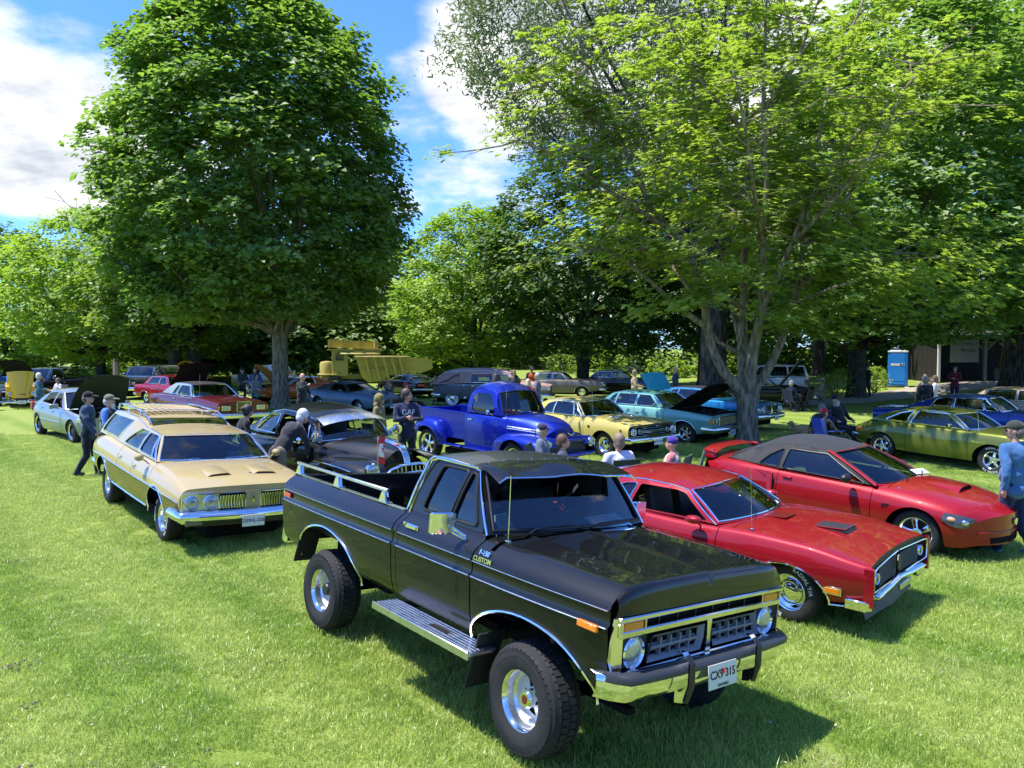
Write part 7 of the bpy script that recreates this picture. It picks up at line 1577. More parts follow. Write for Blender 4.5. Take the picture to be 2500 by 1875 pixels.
def build_ground():
 def axis(a, b, step, far):
  near = list(np.arange(a, b+1e-6, step)); out = list(near); d = step*1.5; x = b
  while x < far: x += d; d *= 1.35; out.append(x)
  d = step*1.5; x = a
  while x > -far: x -= d; d *= 1.35; out.insert(0, x)
  return np.array(out)
 X = axis(-20, 24, .4, 900); Y = axis(0, 46, .4, 900); gx, gy = np.meshgrid(X, Y, indexing='ij'); Z = ground_z(gx, gy); V = np.stack([gx, gy, Z], -1).reshape(-1, 3)
 i, j = np.meshgrid(np.arange(len(X)-1), np.arange(len(Y)-1), indexing='ij'); a = (i*len(Y)+j).ravel(); F = np.stack([a, a+len(Y), a+len(Y)+1, a+1], -1)
 o = big_mesh('lawn', V, F, lawn_mat(), smooth=True); tag(o, kind='structure')
 # one tuft patch, scattered over the part of the lawn near enough to show blades
 rs = np.random.RandomState(3); n = 1500; S = .62; px = rs.uniform(-S/2, S/2, n); py = rs.uniform(-S/2, S/2, n); h = rs.gamma(7, .0056, n).clip(.014, .085); w = rs.uniform(.0017, .0034, n); ang = rs.uniform(0, 2*PI, n); lean = rs.uniform(.1, 1.1, n)*h
 ca, sa = np.cos(ang), np.sin(ang); la = rs.uniform(0, 2*PI, n); lx, ly = np.cos(la)*lean, np.sin(la)*lean
 V = np.zeros((n, 5, 3)); V[:, 0] = np.c_[px-ca*w, py-sa*w, 0*h-.01]; V[:, 1] = np.c_[px+ca*w, py+sa*w, 0*h-.01]; V[:, 2] = np.c_[px-ca*w*.8+lx*.35, py-sa*w*.8+ly*.35, h*.6]; V[:, 3] = np.c_[px+ca*w*.8+lx*.35, py+sa*w*.8+ly*.35, h*.6]; V[:, 4] = np.c_[px+lx, py+ly, h]
 b = (np.arange(n)*5)[:, None]; F = np.concatenate([b+[0, 1, 3], b+[0, 3, 2], b+[2, 3, 4]]); bm = blade_mat()
 patch = big_mesh('grass_tuft', V.reshape(-1, 3), F, bm, attr=np.repeat(rs.uniform(0, 1, n), 5)); C.objects.unlink(patch)
 pts = []
 y = 3.3
 while y < 24:
  step = .46 if y < 9 else (.52 if y < 15 else .62); hw = y*.70+.8; x = -hw
  while x < hw: pts.append((x+rs.uniform(-.12, .12), y+rs.uniform(-.12, .12))); x += step
  y += step
 pts = np.array(pts); z = ground_z(pts[:, 0], pts[:, 1]); me = bpy.data.meshes.new('grass'); me.vertices.add(len(pts)); me.vertices.foreach_set('co', np.c_[pts, z].astype(np.float32).ravel()); me.update()
 g = link(bpy.data.objects.new('grass', me)); tag(g, 'mown green grass blades covering the lawn', None, None, 'stuff')
 ng = bpy.data.node_groups.new('grass_scatter', 'GeometryNodeTree'); ng.interface.new_socket('Geometry', in_out='INPUT', socket_type='NodeSocketGeometry'); ng.interface.new_socket('Geometry', in_out='OUTPUT', socket_type='NodeSocketGeometry')
 gi = ng.nodes.new('NodeGroupInput'); go = ng.nodes.new('NodeGroupOutput'); ip = ng.nodes.new('GeometryNodeInstanceOnPoints'); oi = ng.nodes.new('GeometryNodeObjectInfo'); oi.inputs[0].default_value = patch; oi.inputs['As Instance'].default_value = True
 rv = ng.nodes.new('FunctionNodeRandomValue'); rv.data_type = 'FLOAT_VECTOR'; rv.inputs[0].default_value = (0, 0, 0); rv.inputs[1].default_value = (0, 0, 6.283); rv2 = ng.nodes.new('FunctionNodeRandomValue'); rv2.data_type = 'FLOAT'; rv2.inputs[2].default_value = .75; rv2.inputs[3].default_value = 1.2
 L = ng.links; L.new(gi.outputs[0], ip.inputs['Points']); L.new(oi.outputs['Geometry'], ip.inputs['Instance']); L.new(rv.outputs[0], ip.inputs['Rotation']); L.new(rv2.outputs[1], ip.inputs['Scale']); L.new(ip.outputs[0], go.inputs[0])
 md = g.modifiers.new('scatter', 'NODES'); md.node_group = ng
 # clumps of dried clippings and a little bare soil
 rs = np.random.RandomState(9)
 V = []; F = []
 for (cx, cy, r, k) in [(-3.9, 5.1, .22, 260), (-2.5, 4.5, .25, 320), (-1.5, 4.4, .18, 200), (-3.2, 6.4, .2, 160), (-4.2, 7.6, .2, 150), (-2.2, 6.2, .25, 160), (2.6, 6.1, .2, 140), (3.7, 6.6, .25, 160), (-5.2, 10.0, .3, 200), (-2.9, 10.2, .35, 240), (2.1, 5.0, .16, 120)]:
  for _ in range(k):
   x = cx+rs.normal(0, r); y = cy+rs.normal(0, r*.7); z = gz(x, y)+rs.uniform(.01, .04); a = rs.uniform(0, PI); l = rs.uniform(.008, .03); w = .0016; t = rs.uniform(-.3, .3)*l; o_ = len(V)
   V += [(x-math.cos(a)*l, y-math.sin(a)*l, z-t), (x+math.cos(a)*l, y+math.sin(a)*l, z+t), (x+math.cos(a)*l-math.sin(a)*w*2, y+math.sin(a)*l+math.cos(a)*w*2, z+t), (x-math.cos(a)*l-math.sin(a)*w*2, y-math.sin(a)*l+math.cos(a)*w*2, z-t)]; F.append((o_, o_+1, o_+2, o_+3))
 V2 = []; F2 = []
 for _ in range(420):
  y = rs.uniform(4.0, 14)**1.0; x = rs.uniform(-.66*y, .66*y); s = rs.uniform(.006, .017); z = gz(x, y)+rs.uniform(.03, .055); a = rs.uniform(0, 6.3); t = rs.uniform(-.6, .6)*s; o_ = len(V2); ca, sa = math.cos(a)*s, math.sin(a)*s
  V2 += [(x-ca, y-sa, z-t), (x+sa*.6, y-ca*.6, z+t*.5), (x+ca, y+sa, z+t), (x-sa*.6, y+ca*.6, z)]; F2.append((o_, o_+1, o_+2, o_+3))
 o = mesh_obj('fallen_leaves', V2, F2, pbr('leaf_litter', (.36, .33, .20), .8, var=.6, vscale=3), None, 0); tag(o, 'small pale fallen leaves and petals scattered over the lawn', None, None, 'stuff')
 V2 = []; F2 = []; b = MB()
 for (cx, cy, r, k) in [(-4.2, 6.35, .10, 40), (-6.2, 9.5, .08, 24), (-3.1, 4.75, .03, 6), (-2.0, 4.9, .03, 5), (.15, 4.15, .04, 8), (-1.9, 9.6, .05, 10), (-3.6, 5.6, .05, 10)]:
  for _ in range(k): x = cx+rs.normal(0, r); y = cy+rs.normal(0, r*.6); s = rs.uniform(.004, .014); b.ball((x, y, gz(x, y)+.03), (s*1.2, s, s*.8), 6, 4)
 o = b.build('soil_crumbs', pbr('soil', (.10, .08, .055), .95, var=.4), None, 0); tag(o, 'dark crumbs of bare soil turned up through the lawn', None, None, 'stuff')
 o = mesh_obj('dry_clippings', V, F, pbr('straw', (.26, .23, .14), .9, var=.4), None, 0); tag(o, 'loose grey straw clippings lying on the mown lawn', None, None, 'stuff')
 # gravel path and stones by the shed
 pth = [(13.5, 37.2), (16.5, 38.6), (20, 41.5), (24.5, 45.5), (31, 50.5), (40, 54)]; wd = [.9, 1.3, 1.6, 1.8, 2.0, 2.2]; L_ = open_line(pth, .6); V = []; F = []
 for k, p in enumerate(L_):
  q = L_[min(k+1, len(L_)-1)]; r_ = L_[max(k-1, 0)]; t = Vector((q[0]-r_[0], q[1]-r_[1])).normalized(); w = np.interp(k/len(L_)*5, range(6), wd)
  for s in np.linspace(-1, 1, 7): x = p[0]-t.y*w*s*(1+.12*math.sin(k*1.7+s)); y = p[1]+t.x*w*s; V.append((x, y, gz(x, y)+.015+.14*(1-s*s)))
 for k in range(len(L_)-1):
  for s in range(6): F.append((k*7+s, k*7+s+1, (k+1)*7+s+1, (k+1)*7+s))
 o = mesh_obj('gravel_path', V, F, pbr('gravel', (.34, .29, .24), .9, bump=.9, bscale=22, var=.4, vscale=20), None, 60); tag(o, kind='structure')
# ------------------------------------------------------------------ trees
def leaf_mat(name, dark, light, trans=.5, tcol=None):
 m = bpy.data.materials.new(name); m.use_nodes = True; nt = m.node_tree; N = nt.nodes; L = nt.links; N.clear(); at = N.new('ShaderNodeAttribute'); at.attribute_name = 'tint'
 r = N.new('ShaderNodeMix'); r.data_type = 'RGBA'; L.new(at.outputs['Fac'], r.inputs[0]); r.inputs[6].default_value = (*dark, 1); r.inputs[7].default_value = (*light, 1)
 t2 = N.new('ShaderNodeMix'); t2.data_type = 'RGBA'; t2.blend_type = 'MULTIPLY'; t2.inputs[0].default_value = 1; L.new(r.outputs[2], t2.inputs[6]); t2.inputs[7].default_value = (*(tcol or (2.0, 1.9, .7)), 1)
 d = N.new('ShaderNodeBsdfDiffuse'); t = N.new('ShaderNodeBsdfTranslucent'); g = N.new('ShaderNodeBsdfGlossy'); g.inputs['Roughness'].default_value = .5; L.new(r.outputs[2], d.inputs[0]); L.new(t2.outputs[2], t.inputs[0])
 m1 = N.new('ShaderNodeMixShader'); m1.inputs[0].default_value = trans; L.new(d.outputs[0], m1.inputs[1]); L.new(t.outputs[0], m1.inputs[2]); m2 = N.new('ShaderNodeMixShader'); m2.inputs[0].default_value = .04; L.new(m1.outputs[0], m2.inputs[1]); L.new(g.outputs[0], m2.inputs[2])
 o = N.new('ShaderNodeOutputMaterial'); L.new(m2.outputs[0], o.inputs[0]); return m
LEAF_MAPLE = leaf_mat('maple_leaf', (.105, .185, .042), (.19, .285, .07), .52, (1.6, 1.75, .7))
LEAF_BRIGHT = leaf_mat('young_maple_leaf', (.18, .265, .042), (.29, .375, .075), .54, (1.5, 1.55, .7))
LEAF_LIME = leaf_mat('lime_leaf', (.20, .30, .036), (.30, .39, .06), .5, (1.4, 1.6, .65))
LEAF_DARK = leaf_mat('dark_leaf', (.045, .10, .02), (.09, .165, .034), .42)
LEAF_PALE = leaf_mat('willow_leaf', (.09, .14, .05), (.17, .22, .095), .4, (1.4, 1.4, .9))
LEAF_MID = leaf_mat('woodland_leaf', (.10, .18, .034), (.18, .265, .055), .48)
def bark(name, a, b, sc=5.):
 m, bs, nt = _new(name); N = nt.nodes; L = nt.links; tc = N.new('ShaderNodeTexCoord'); mp = N.new('ShaderNodeMapping'); mp.inputs[3].default_value = (1, 1, .22); L.new(tc.outputs['Object'], mp.inputs[0])
 n = N.new('ShaderNodeTexNoise'); n.inputs['Scale'].default_value = sc*3; n.inputs['Detail'].default_value = 9; n.inputs['Roughness'].default_value = .7; L.new(mp.outputs[0], n.inputs[0]); v = N.new('ShaderNodeTexVoronoi'); v.inputs['Scale'].default_value = sc*2.2; L.new(mp.outputs[0], v.inputs[0])
 mm = N.new('ShaderNodeMath'); mm.operation = 'MULTIPLY'; L.new(n.outputs[0], mm.inputs[0]); L.new(v.outputs['Distance'], mm.inputs[1]); r = N.new('ShaderNodeValToRGB'); r.color_ramp.elements[0].position = .1; r.color_ramp.elements[1].position = .42; r.color_ramp.elements[0].color = (*a, 1); r.color_ramp.elements[1].color = (*b, 1)
 L.new(mm.outputs[0], r.inputs[0]); L.new(r.outputs[0], bs.inputs['Base Color']); _in(bs, 'Roughness', .9); _in(bs, 'Specular IOR Level', .2); bp = N.new('ShaderNodeBump'); bp.inputs['Strength'].default_value = .9; bp.inputs['Distance'].default_value = .05; L.new(mm.outputs[0], bp.inputs['Height']); L.new(bp.outputs[0], bs.inputs['Normal']); return m
BARK = bark('maple_bark', (.11, .088, .060), (.31, .26, .19)); BARKD = bark('dark_bark', (.03, .026, .022), (.085, .075, .065)); BARKG = bark('poplar_bark', (.022, .019, .017), (.095, .085, .075), 3.)
STAR = [(0, -.55), (.10, -.2), (.48, -.28), (.30, .02), (.50, .30), (.18, .22), (0, .60), (-.18, .22), (-.50, .30), (-.30, .02), (-.48, -.28), (-.10, -.2)]
def leaves(name, P, size, mat, parent, rs, shape='quad', up=.75, tintv=None, droop=.35, out=None):
 """one leaf at every point of P; shape 'maple' is lobed, 'quad' a folded diamond, 'slim' a narrow blade"""
 n = len(P); nrm = rs.normal(0, 1, (n, 3)); nrm /= np.linalg.norm(nrm, axis=1, keepdims=True); nrm[:, 2] = np.abs(nrm[:, 2]); nrm = nrm*(1-up)+np.array([0, 0, up]);
 if out is not None: nrm += out*droop
 nrm /= np.linalg.norm(nrm, axis=1, keepdims=True); t = rs.normal(0, 1, (n, 3)); t -= nrm*(t*nrm).sum(1, keepdims=True); t /= np.linalg.norm(t, axis=1, keepdims=True); b = np.cross(nrm, t); s = size*rs.uniform(.6, 1.3, n)[:, None, None]
 if shape == 'maple': K = np.array([(x, y, -.12*(x*x+y*y)*2) for x, y in STAR]); tris = np.array([(0, 1, 11), (1, 2, 3), (1, 3, 5), (3, 4, 5), (5, 6, 7), (7, 8, 9), (7, 9, 11), (9, 10, 11), (1, 5, 7), (1, 7, 11)])
 elif shape == 'slim': K = np.array([(0, -.5, 0), (.13, 0, .03), (0, .5, -.05), (-.13, 0, .03)]); tris = np.array([(0, 1, 2), (0, 2, 3)])
 else: K = np.array([(0, -.5, -.05), (.42, .0, .10), (0, .55, -.12), (-.42, .05, .10)]); tris = np.array([(0, 1, 2), (0, 2, 3)])
 V = P[:, None, :]+s*(K[None, :, 0:1]*t[:, None]+K[None, :, 1:2]*b[:, None]+K[None, :, 2:3]*nrm[:, None]); k = len(K); F = ((np.arange(n)*k)[:, None, None]+tris[None]).reshape(-1, 3)
 tv = rs.uniform(0, 1, n) if tintv is None else np.clip(tintv+rs.normal(0, .18, n), 0, 1); o = big_mesh(name, V.reshape(-1, 3), F, mat, parent, attr=np.repeat(tv, k)); tag(o, kind='stuff'); return o
def clumps(centers, per, rad, flat, rs):
 n = len(centers); d = rs.normal(0, 1, (n, per, 3)); d /= np.linalg.norm(d, axis=2, keepdims=True)+1e-9; r = rs.uniform(0, 1, (n, per, 1))**.45; q = d*r*np.array([1, 1, flat]); R = (rad*rs.uniform(.6, 1.4, n))[:, None, None]; P = centers[:, None, :]+q*R; P[..., 2] -= (q[..., 0]**2+q[..., 1]**2)*R[..., 0]*.35
 return P.reshape(-1, 3)
def limb_path(p0, d0, length, rs, n=7, up=.10, wig=.12):
 p = np.array(p0, float); d = np.array(d0, float); d /= np.linalg.norm(d); out = [p.copy()]
 for i in range(n): d = d+rs.normal(0, wig, 3)+np.array([0, 0, up]); d /= np.linalg.norm(d); p = p+d*length/n; out.append(p.copy())
 return out
def tree(name, label, x, y, env, trunk_r, fork_z, rs_seed, leafm, barkm, nclump, per, crad, lsize, group='trees round the lawn', shape='quad', off=(0, 0), flat=.45, shell=.55, limbs=9, ex=None, up=.7, lean=(0, 0), gap=0., M=None, sx=1., twigs=True):
 """env: crown outline as (height, radius); clumps of leaves fill it, denser towards the outside"""
 rs = np.random.RandomState(rs_seed); z0 = gz(x, y)-.05; root = thing(name, label, 'tree', Matrix.Translation((x, y, z0)) @ Matrix.Rotation(rs_seed*1.7 if M is None else M, 4, 'Z'), group); H = [e[0] for e in env]; R = [e[1] for e in env]; top = H[-1]
 f = pchip(env); b = MB(); tr = [(0, 0, -.1), (.01, 0, .12), (0, .0, .6), (lean[0]*.4, lean[1]*.4, fork_z*.55), (lean[0], lean[1], fork_z)]; b.tube(tr, [trunk_r*1.7, trunk_r*1.28, trunk_r*1.05, trunk_r*.95, trunk_r*.92], 14)
 lt = top*.80; b.tube([tr[-1]]+[tuple(p) for p in limb_path(tr[-1], (off[0]*.05, off[1]*.05, 1), lt-fork_z, rs, 8, .1, .10)[1:]], list(np.linspace(trunk_r*.85, trunk_r*.12, 9)), 9); zc = .5*(H[0]+top); tips = []
 for i in range(limbs):
  q = 2*PI*(i+rs.uniform(-.3, .3))/limbs*1.0+(i % 2)*.5; zt = H[0]+(top-H[0])*rs.uniform(.15, .85); rr = float(f(zt))*.72; tgt = np.array([off[0]+rr*math.cos(q), off[1]+rr*math.sin(q), zt]); st = np.array([lean[0], lean[1], fork_z*(.9+.5*rs.uniform(0, 1)*(zt/top))]); pts = []
  for t in np.linspace(0, 1, 7): m_ = st*(1-t)+tgt*t; m_[2] += -.9*math.sin(PI*t)*(.4 if zt > zc else .9)*(1 if zt > fork_z else -.5); pts.append(m_+rs.normal(0, .10, 3)*math.sin(PI*t)*2)
  r0 = trunk_r*rs.uniform(.32, .5); b.tube(pts, list(np.linspace(r0, .025, 7)), 8); tips.append(pts)
  if twigs:
   for k in range(6): p = pts[2+k % 4]; d = rs.normal(0, 1, 3); d[2] = abs(d[2])*.6; b.tube(limb_path(p, d, rr*rs.uniform(.25, .5), rs, 4, .06, .2), list(np.linspace(.045, .012, 5)), 5)
 b.build('trunk', barkm, root, 60)
 c = [];
 while len(c) < nclump:
  m = nclump*3; z = rs.uniform(H[0], top, m); r = f(z); q = rs.uniform(0, 2*PI, m); u = rs.uniform(0, 1, m); rad = r*np.where(rs.uniform(0, 1, m) < shell, .80+.22*u, np.sqrt(u)*.9)*(1+.06*np.sin(q*5+z*1.3)+.05*np.sin(q*9-z*2.1)); keep = rs.uniform(0, max(R), m) < r+.15*max(R); P = np.c_[off[0]+rad*np.cos(q)*sx, off[1]+rad*np.sin(q), z]
  if gap: keep &= (np.sin(P[:, 0]*1.1+rs_seed)*np.sin(P[:, 1]*1.3)*np.sin(P[:, 2]*1.2+1) < 1-gap)
  c += list(P[keep])
 c = np.array(c[:nclump])
 if ex is not None: c = np.vstack([c, ex])
 P = clumps(c, per, crad, flat, rs); o = P-np.array([off[0], off[1], zc]); o /= np.linalg.norm(o, axis=1, keepdims=True)+1e-9; tv = np.repeat(rs.uniform(0, 1, len(c)), per)
 leaves('crown', P, lsize, leafm, root, rs, shape, up, tv, .35, o); return root
def px_world(px, py, Y): return np.array([(px-1250)/1877*Y, Y, CAMZ-(py-850)/1877*Y])
def near_maple():
 """the multi-stemmed young maple in the middle right"""
 Y0 = 22.1; x0, y0 = 6.77, Y0; root = thing('maple_tree', 'bright green maple with many stems forking low, right of centre', 'tree', Matrix.Translation((x0, y0, gz(x0, y0)-.03)), 'trees round the lawn'); rs = np.random.RandomState(5); o = np.array([x0, y0, gz(x0, y0)-.03])
 def W(u, v, dy=0.): return px_world(1550+u*.3617, 500+v*.3617, Y0+dy)-o
 b = MB(); b.tube([(0, 0, -.1), (0, 0, .15), W(765, 1500), W(762, 1380), W(765, 1270)], [.46, .36, .30, .29, .34], 16)
 stems = [([(735, 1300, 0), (690, 1235, -.2), (600, 1130, -.35), (545, 1030, -.4), (510, 930, -.5), (478, 780, -.6), (455, 600, -.7), (380, 380, -.9), (240, 180, -1.2), (90, 20, -1.5), (-80, -370, -1.8), (-310, -900, -2.2), (-520, -1380, -2.6)], .15),
  ([(755, 1290, 0), (735, 1130, .2), (722, 980, .4), (725, 800, .5), (732, 600, .6), (725, 400, .7), (740, 200, .8), (735, -50, 1.0), (735, -450, 1.2), (730, -900, 1.4), (720, -1400, 1.5)], .17),
  ([(775, 1290, 0), (780, 1130, -.2), (800, 950, -.3), (850, 760, -.4), (858, 560, -.4), (848, 350, -.5), (850, 120, -.5), (870, -120, -.6), (840, -600, -.8), (845, -1000, -1.0), (850, -1400, -1.1)], .18),
  ([(790, 1300, 0), (830, 1215, .1), (905, 1100, .2), (965, 970, .3), (1010, 860, .4), (1075, 640, .5), (1105, 420, .6), (1125, 180, .7), (1190, -290, .8), (1270, -750, 1.0), (1400, -1100, 1.2), (1520, -1400, 1.3)], .14),
  ([(725, 1010, .4), (690, 860, .9), (650, 700, 1.2), (612, 540, 1.5), (570, 300, 2.0), (520, -100, 2.6), (400, -600, 3.2), (320, -1100, 3.6)], .07), ([(855, 690, -.4), (905, 590, -.6), (990, 400, -.8), (1060, 230, -1.0), (1115, 60, -1.2), (1390, -370, -1.6), (1700, -680, -2.2), (2060, -1040, -2.8)], .10),
  ([(468, 820, -.6), (340, 730, -.9), (230, 640, -1.2), (100, 520, -1.6), (0, 440, -1.9), (-150, 330, -2.4), (-330, 280, -2.8)], .075), ([(690, 1000, .3), (560, 925, -.2), (520, 850, -.4)], .07), ([(470, 700, -.6), (300, 480, .2), (110, 250, .8), (-120, 90, 1.6), (-360, -40, 2.3)], .09),
  ([(1090, 560, .5), (1230, 470, .2), (1400, 420, -.2), (1600, 360, -.8), (1800, 330, -1.4)], .075), ([(1115, 300, .6), (1290, 150, 1.2), (1480, -150, 1.9), (1700, -500, 2.8), (1900, -950, 3.4)], .07), ([(725, 700, .5), (640, 640, -1.2), (520, 600, -2.4)], .06), ([(1060, 680, .4), (1180, 620, -1.0), (1330, 560, -2.2), (1480, 520, -3.0)], .06),
  ([(1070, 240, -1.0), (1300, 0, -2.0), (1560, -300, -3.0), (1750, -700, -3.6)], .07), ([(390, 400, -.9), (180, 330, -2.2), (-40, 300, -3.2)], .06), ([(240, 180, -1.2), (-60, 0, -2.0), (-420, -250, -2.6), (-780, -420, -3)], .06), ([(-80, -370, -1.8), (-380, -620, -2.4), (-760, -900, -2.8)], .05), ([(735, -450, 1.2), (420, -800, 0), (150, -1300, -.8)], .06), ([(840, -600, -.8), (1050, -900, -1.5), (1200, -1350, -2)], .06), ([(850, 300, -.5), (800, 0, -2.0), (740, -400, -3.2), (640, -900, -3.8)], .07), ([(735, 250, .8), (600, -100, 2.2), (420, -500, 3.2), (120, -1000, 3.8)], .08)]
 anchors = []
 for pts, r in stems:
  P = [W(*p) for p in pts]; n = len(P); b.tube(P, [r*(1-.9*(i/(n-1))**.9)+.012 for i in range(n)], 10)
  for i in range(1, n):
   L = np.linalg.norm(P[i]-P[i-1])
   for t in np.arange(0, 1, .5/max(L, .1)):
    p = P[i-1]*(1-t)+P[i]*t
    if p[2] > (6.4 if r > .11 else 4.6): anchors.append((p, P[i]-P[i-1], r))
 C_ = []
 for p, d, r in anchors:
  for k in range(2):
   a = rs.uniform(0, 2*PI); out = np.array([math.cos(a), math.sin(a)*.8, rs.uniform(-.12, .5)]); l = rs.uniform(.7, 2.6); path = limb_path(p, out, l, rs, 5, -.01 if p[2] < 5 else .05, .16); b.tube(path, list(np.linspace(.028, .007, 6)), 5)
   for q in path[2:]: C_.append(q+rs.normal(0, .12, 3))
   for q in path[2:5:2]:
    a2 = rs.uniform(0, 2*PI); p2 = limb_path(q, (math.cos(a2), math.sin(a2), .1), rs.uniform(.4, 1.0), rs, 3, 0, .2); b.tube(p2, list(np.linspace(.012, .005, 4)), 4); C_.append(p2[-1]); C_.append(p2[-2])
 b.build('trunk', BARK, root, 60); C_ = np.array(C_); C_ = C_[C_[:, 2] > 4.4+.5*np.sin(C_[:, 0]*1.9)]
 # hanging sprays low on the left and right, as in the picture
 low = [(560, 560, -1.6, 1.2, 45), (720, 420, -1.8, 1.2, 45), (400, 600, -1.3, .9, 25), (1080, 760, -1.2, .8, 40), (1000, 680, -.8, .7, 20), (1250, 850, -1.4, .5, 18), (250, 640, -1.3, .7, 22), (60, 690, -1.8, .7, 22), (1400, 420, -1.5, 1.4, 45), (1600, 560, -1.8, 1.3, 55), (1450, 600, -2.0, .9, 30), (1850, 500, -2.0, 1.6, 55), (-180, 200, -1.5, 1.3, 45), (-420, 250, -2., 1.0, 32), (-300, 20, -1, 1.3, 40), (1700, 250, -2, 1.6, 50), (2050, 620, -1.8, 1.3, 42), (2200, 350, -1.2, 1.6, 42)]
 ex = []
 for u, v, dy, r, k in low: c = W(u, v, dy); ex.append(c+rs.normal(0, 1, (k, 3))*np.array([r*.7, r*.6, r*.22]))
 C_ = np.vstack([C_]+ex); keep = C_[:, 2] > 2.2; C_ = C_[keep]; C_ = C_[np.sin(C_[:, 0]*2.3+1)*np.sin(C_[:, 1]*2.1)*np.sin(C_[:, 2]*2.6) < .30]; P = clumps(C_, 11, .33, .38, rs); tv = np.repeat(rs.uniform(0, 1, len(C_)), 11); cen = np.array([0, 0, 6.]); out = P-cen; out /= np.linalg.norm(out, axis=1, keepdims=True); leaves('crown', P, .185, LEAF_BRIGHT, root, rs, 'maple', .72, tv, .3, out)
def build_trees():
 tree('maple_tree', 'huge dense dark green round-crowned maple filling the upper left', -10.6, 35.15, [(4.2, 3.4), (5, 4.9), (7, 6.1), (9, 6.5), (11.5, 6.2), (14.5, 5.4), (16.8, 4.2), (18.2, 2.8), (19.1, 1.3), (19.5, .4)], .37, 3.3, 11, LEAF_MAPLE, BARK, 1750, 56, .85, .27, shape='quad', off=(-1.0, 0), shell=.78, limbs=15, M=0., flat=.5, up=.6, gap=.34)
 near_maple()
 tree('poplar_tree', 'tall pale-leaved tree with a massive rough grey trunk behind the multi-stem maple', 10.6, 40.5, [(13, 3), (15, 6), (19, 8.6), (24, 7), (28, 3)], .68, 7.5, 23, LEAF_PALE, BARKG, 1700, 34, 1.0, .34, shape='slim', off=(-5.6, 0), M=0., flat=.9, up=.2, gap=.15, limbs=9)
 tree('spreading_tree', 'bright yellow-green spreading tree in the middle distance behind the hearse', -3.0, 57, [(1.8, 2.5), (3, 4.8), (6, 6), (9, 5.4), (11.5, 3.6), (13.2, 1.2)], .33, 1.6, 31, LEAF_LIME, BARKD, 1000, 30, .75, .27, limbs=14, shell=.5, gap=.2)
 tree('dark_tree', 'dark dense tree left of the thick grey trunk', 4.8, 52, [(2.6, 4.5), (5, 6.5), (9, 7), (13, 5.5), (16, 2.5)], .42, 3.0, 41, LEAF_DARK, BARKD, 900, 30, 1.0, .32)
 tree('dark_tree', 'dark low-hanging tree just right of the thick grey trunk', 13.5, 54, [(3, 4.5), (6, 7), (10, 7.5), (14, 6), (18, 2.5)], .45, 3.2, 43, LEAF_DARK, BARKD, 900, 30, 1.0, .32)
 tree('maple_tree', 'broad dark maple with a low forking black trunk beside the blue toilet', 17.9, 39.9, [(3.2, 3.5), (4.4, 6), (7, 7.2), (11, 7), (15, 5.5), (18.5, 2.5)], .46, 2.9, 47, LEAF_MAPLE, BARKD, 1300, 34, .85, .29, limbs=13, flat=.5, off=(0, -4.5), M=0.)
 tree('maple_tree', 'large maple at the right edge with a pale furrowed trunk in front of the shed', 30.6, 46.8, [(3.8, 5), (5.2, 8), (9, 9), (14, 8.5), (19, 6), (22, 2.5)], .75, 4.2, 53, LEAF_MAPLE, BARKG, 1800, 34, .95, .31, limbs=12, flat=.5, off=(-.5, -6), M=0.)
 tree('maple_tree', 'tall maple behind the blue toilet, its crown filling the upper right', 25.5, 64, [(6, 5), (9, 9), (14, 10), (19, 8), (23, 3)], .5, 5.0, 59, LEAF_MID, BARKD, 1100, 32, 1.1, .36)
 tree('yellow_green_tree', 'yellow-green loose tree at the left edge', -30.5, 57, [(2, 3), (4, 6), (8, 6.5), (11, 4.6), (13, 1.5)], .38, 2.4, 61, LEAF_LIME, BARKD, 900, 30, .8, .29, gap=.2, limbs=13)
 tree('yellow_green_tree', 'yellow-green tree with bare lower limbs between the left edge and the huge maple', -24.5, 56, [(2.2, 3), (4, 5.5), (7.5, 5.8), (10, 4), (12, 1.5)], .36, 2.2, 67, LEAF_BRIGHT, BARKD, 750, 28, .8, .28, gap=.25, limbs=14)
 for i, (px, d) in enumerate(((428, 0), (466, .6))): tree('twin_trunk_tree', ['dark trunk left of the pair behind the red sedan', 'dark trunk right of the pair behind the red sedan'][i], (px-1250)/1877*50, 50+d, [(3.0, 3), (5, 5), (8, 5.2), (11, 3.5), (13, 1)], .42, 3.2, 71+i, LEAF_DARK if i else LEAF_MID, BARKD, 420, 28, .85, .3, limbs=7)
 # bare tree and far wood
 rs = np.random.RandomState(77); root = thing('bare_tree', 'leafless grey tree rising behind the left-hand trees', 'tree', Matrix.Translation((-35.0, 68, gz(-35, 68))), 'trees round the lawn'); b = MB(); b.tube([(0, 0, -.1), (0, 0, 5), (.2, 0, 9)], [.3, .25, .18], 8)
 for i in range(46):
  p = limb_path((0.1, 0, rs.uniform(4, 10)), (math.cos(i*2.4), math.sin(i*2.4), 1.1), rs.uniform(4, 8), rs, 7, .05, .10); b.tube(p, list(np.linspace(.07, .02, 8)), 5)
  for k in range(4): b.tube(limb_path(p[3+k], rs.normal(0, 1, 3)+np.array([0, 0, .8]), rs.uniform(1.2, 2.6), rs, 4, .05, .12), list(np.linspace(.03, .014, 5)), 4)
 b.build('trunk', pbr('bare_bark', (.24, .20, .19), .9), root)
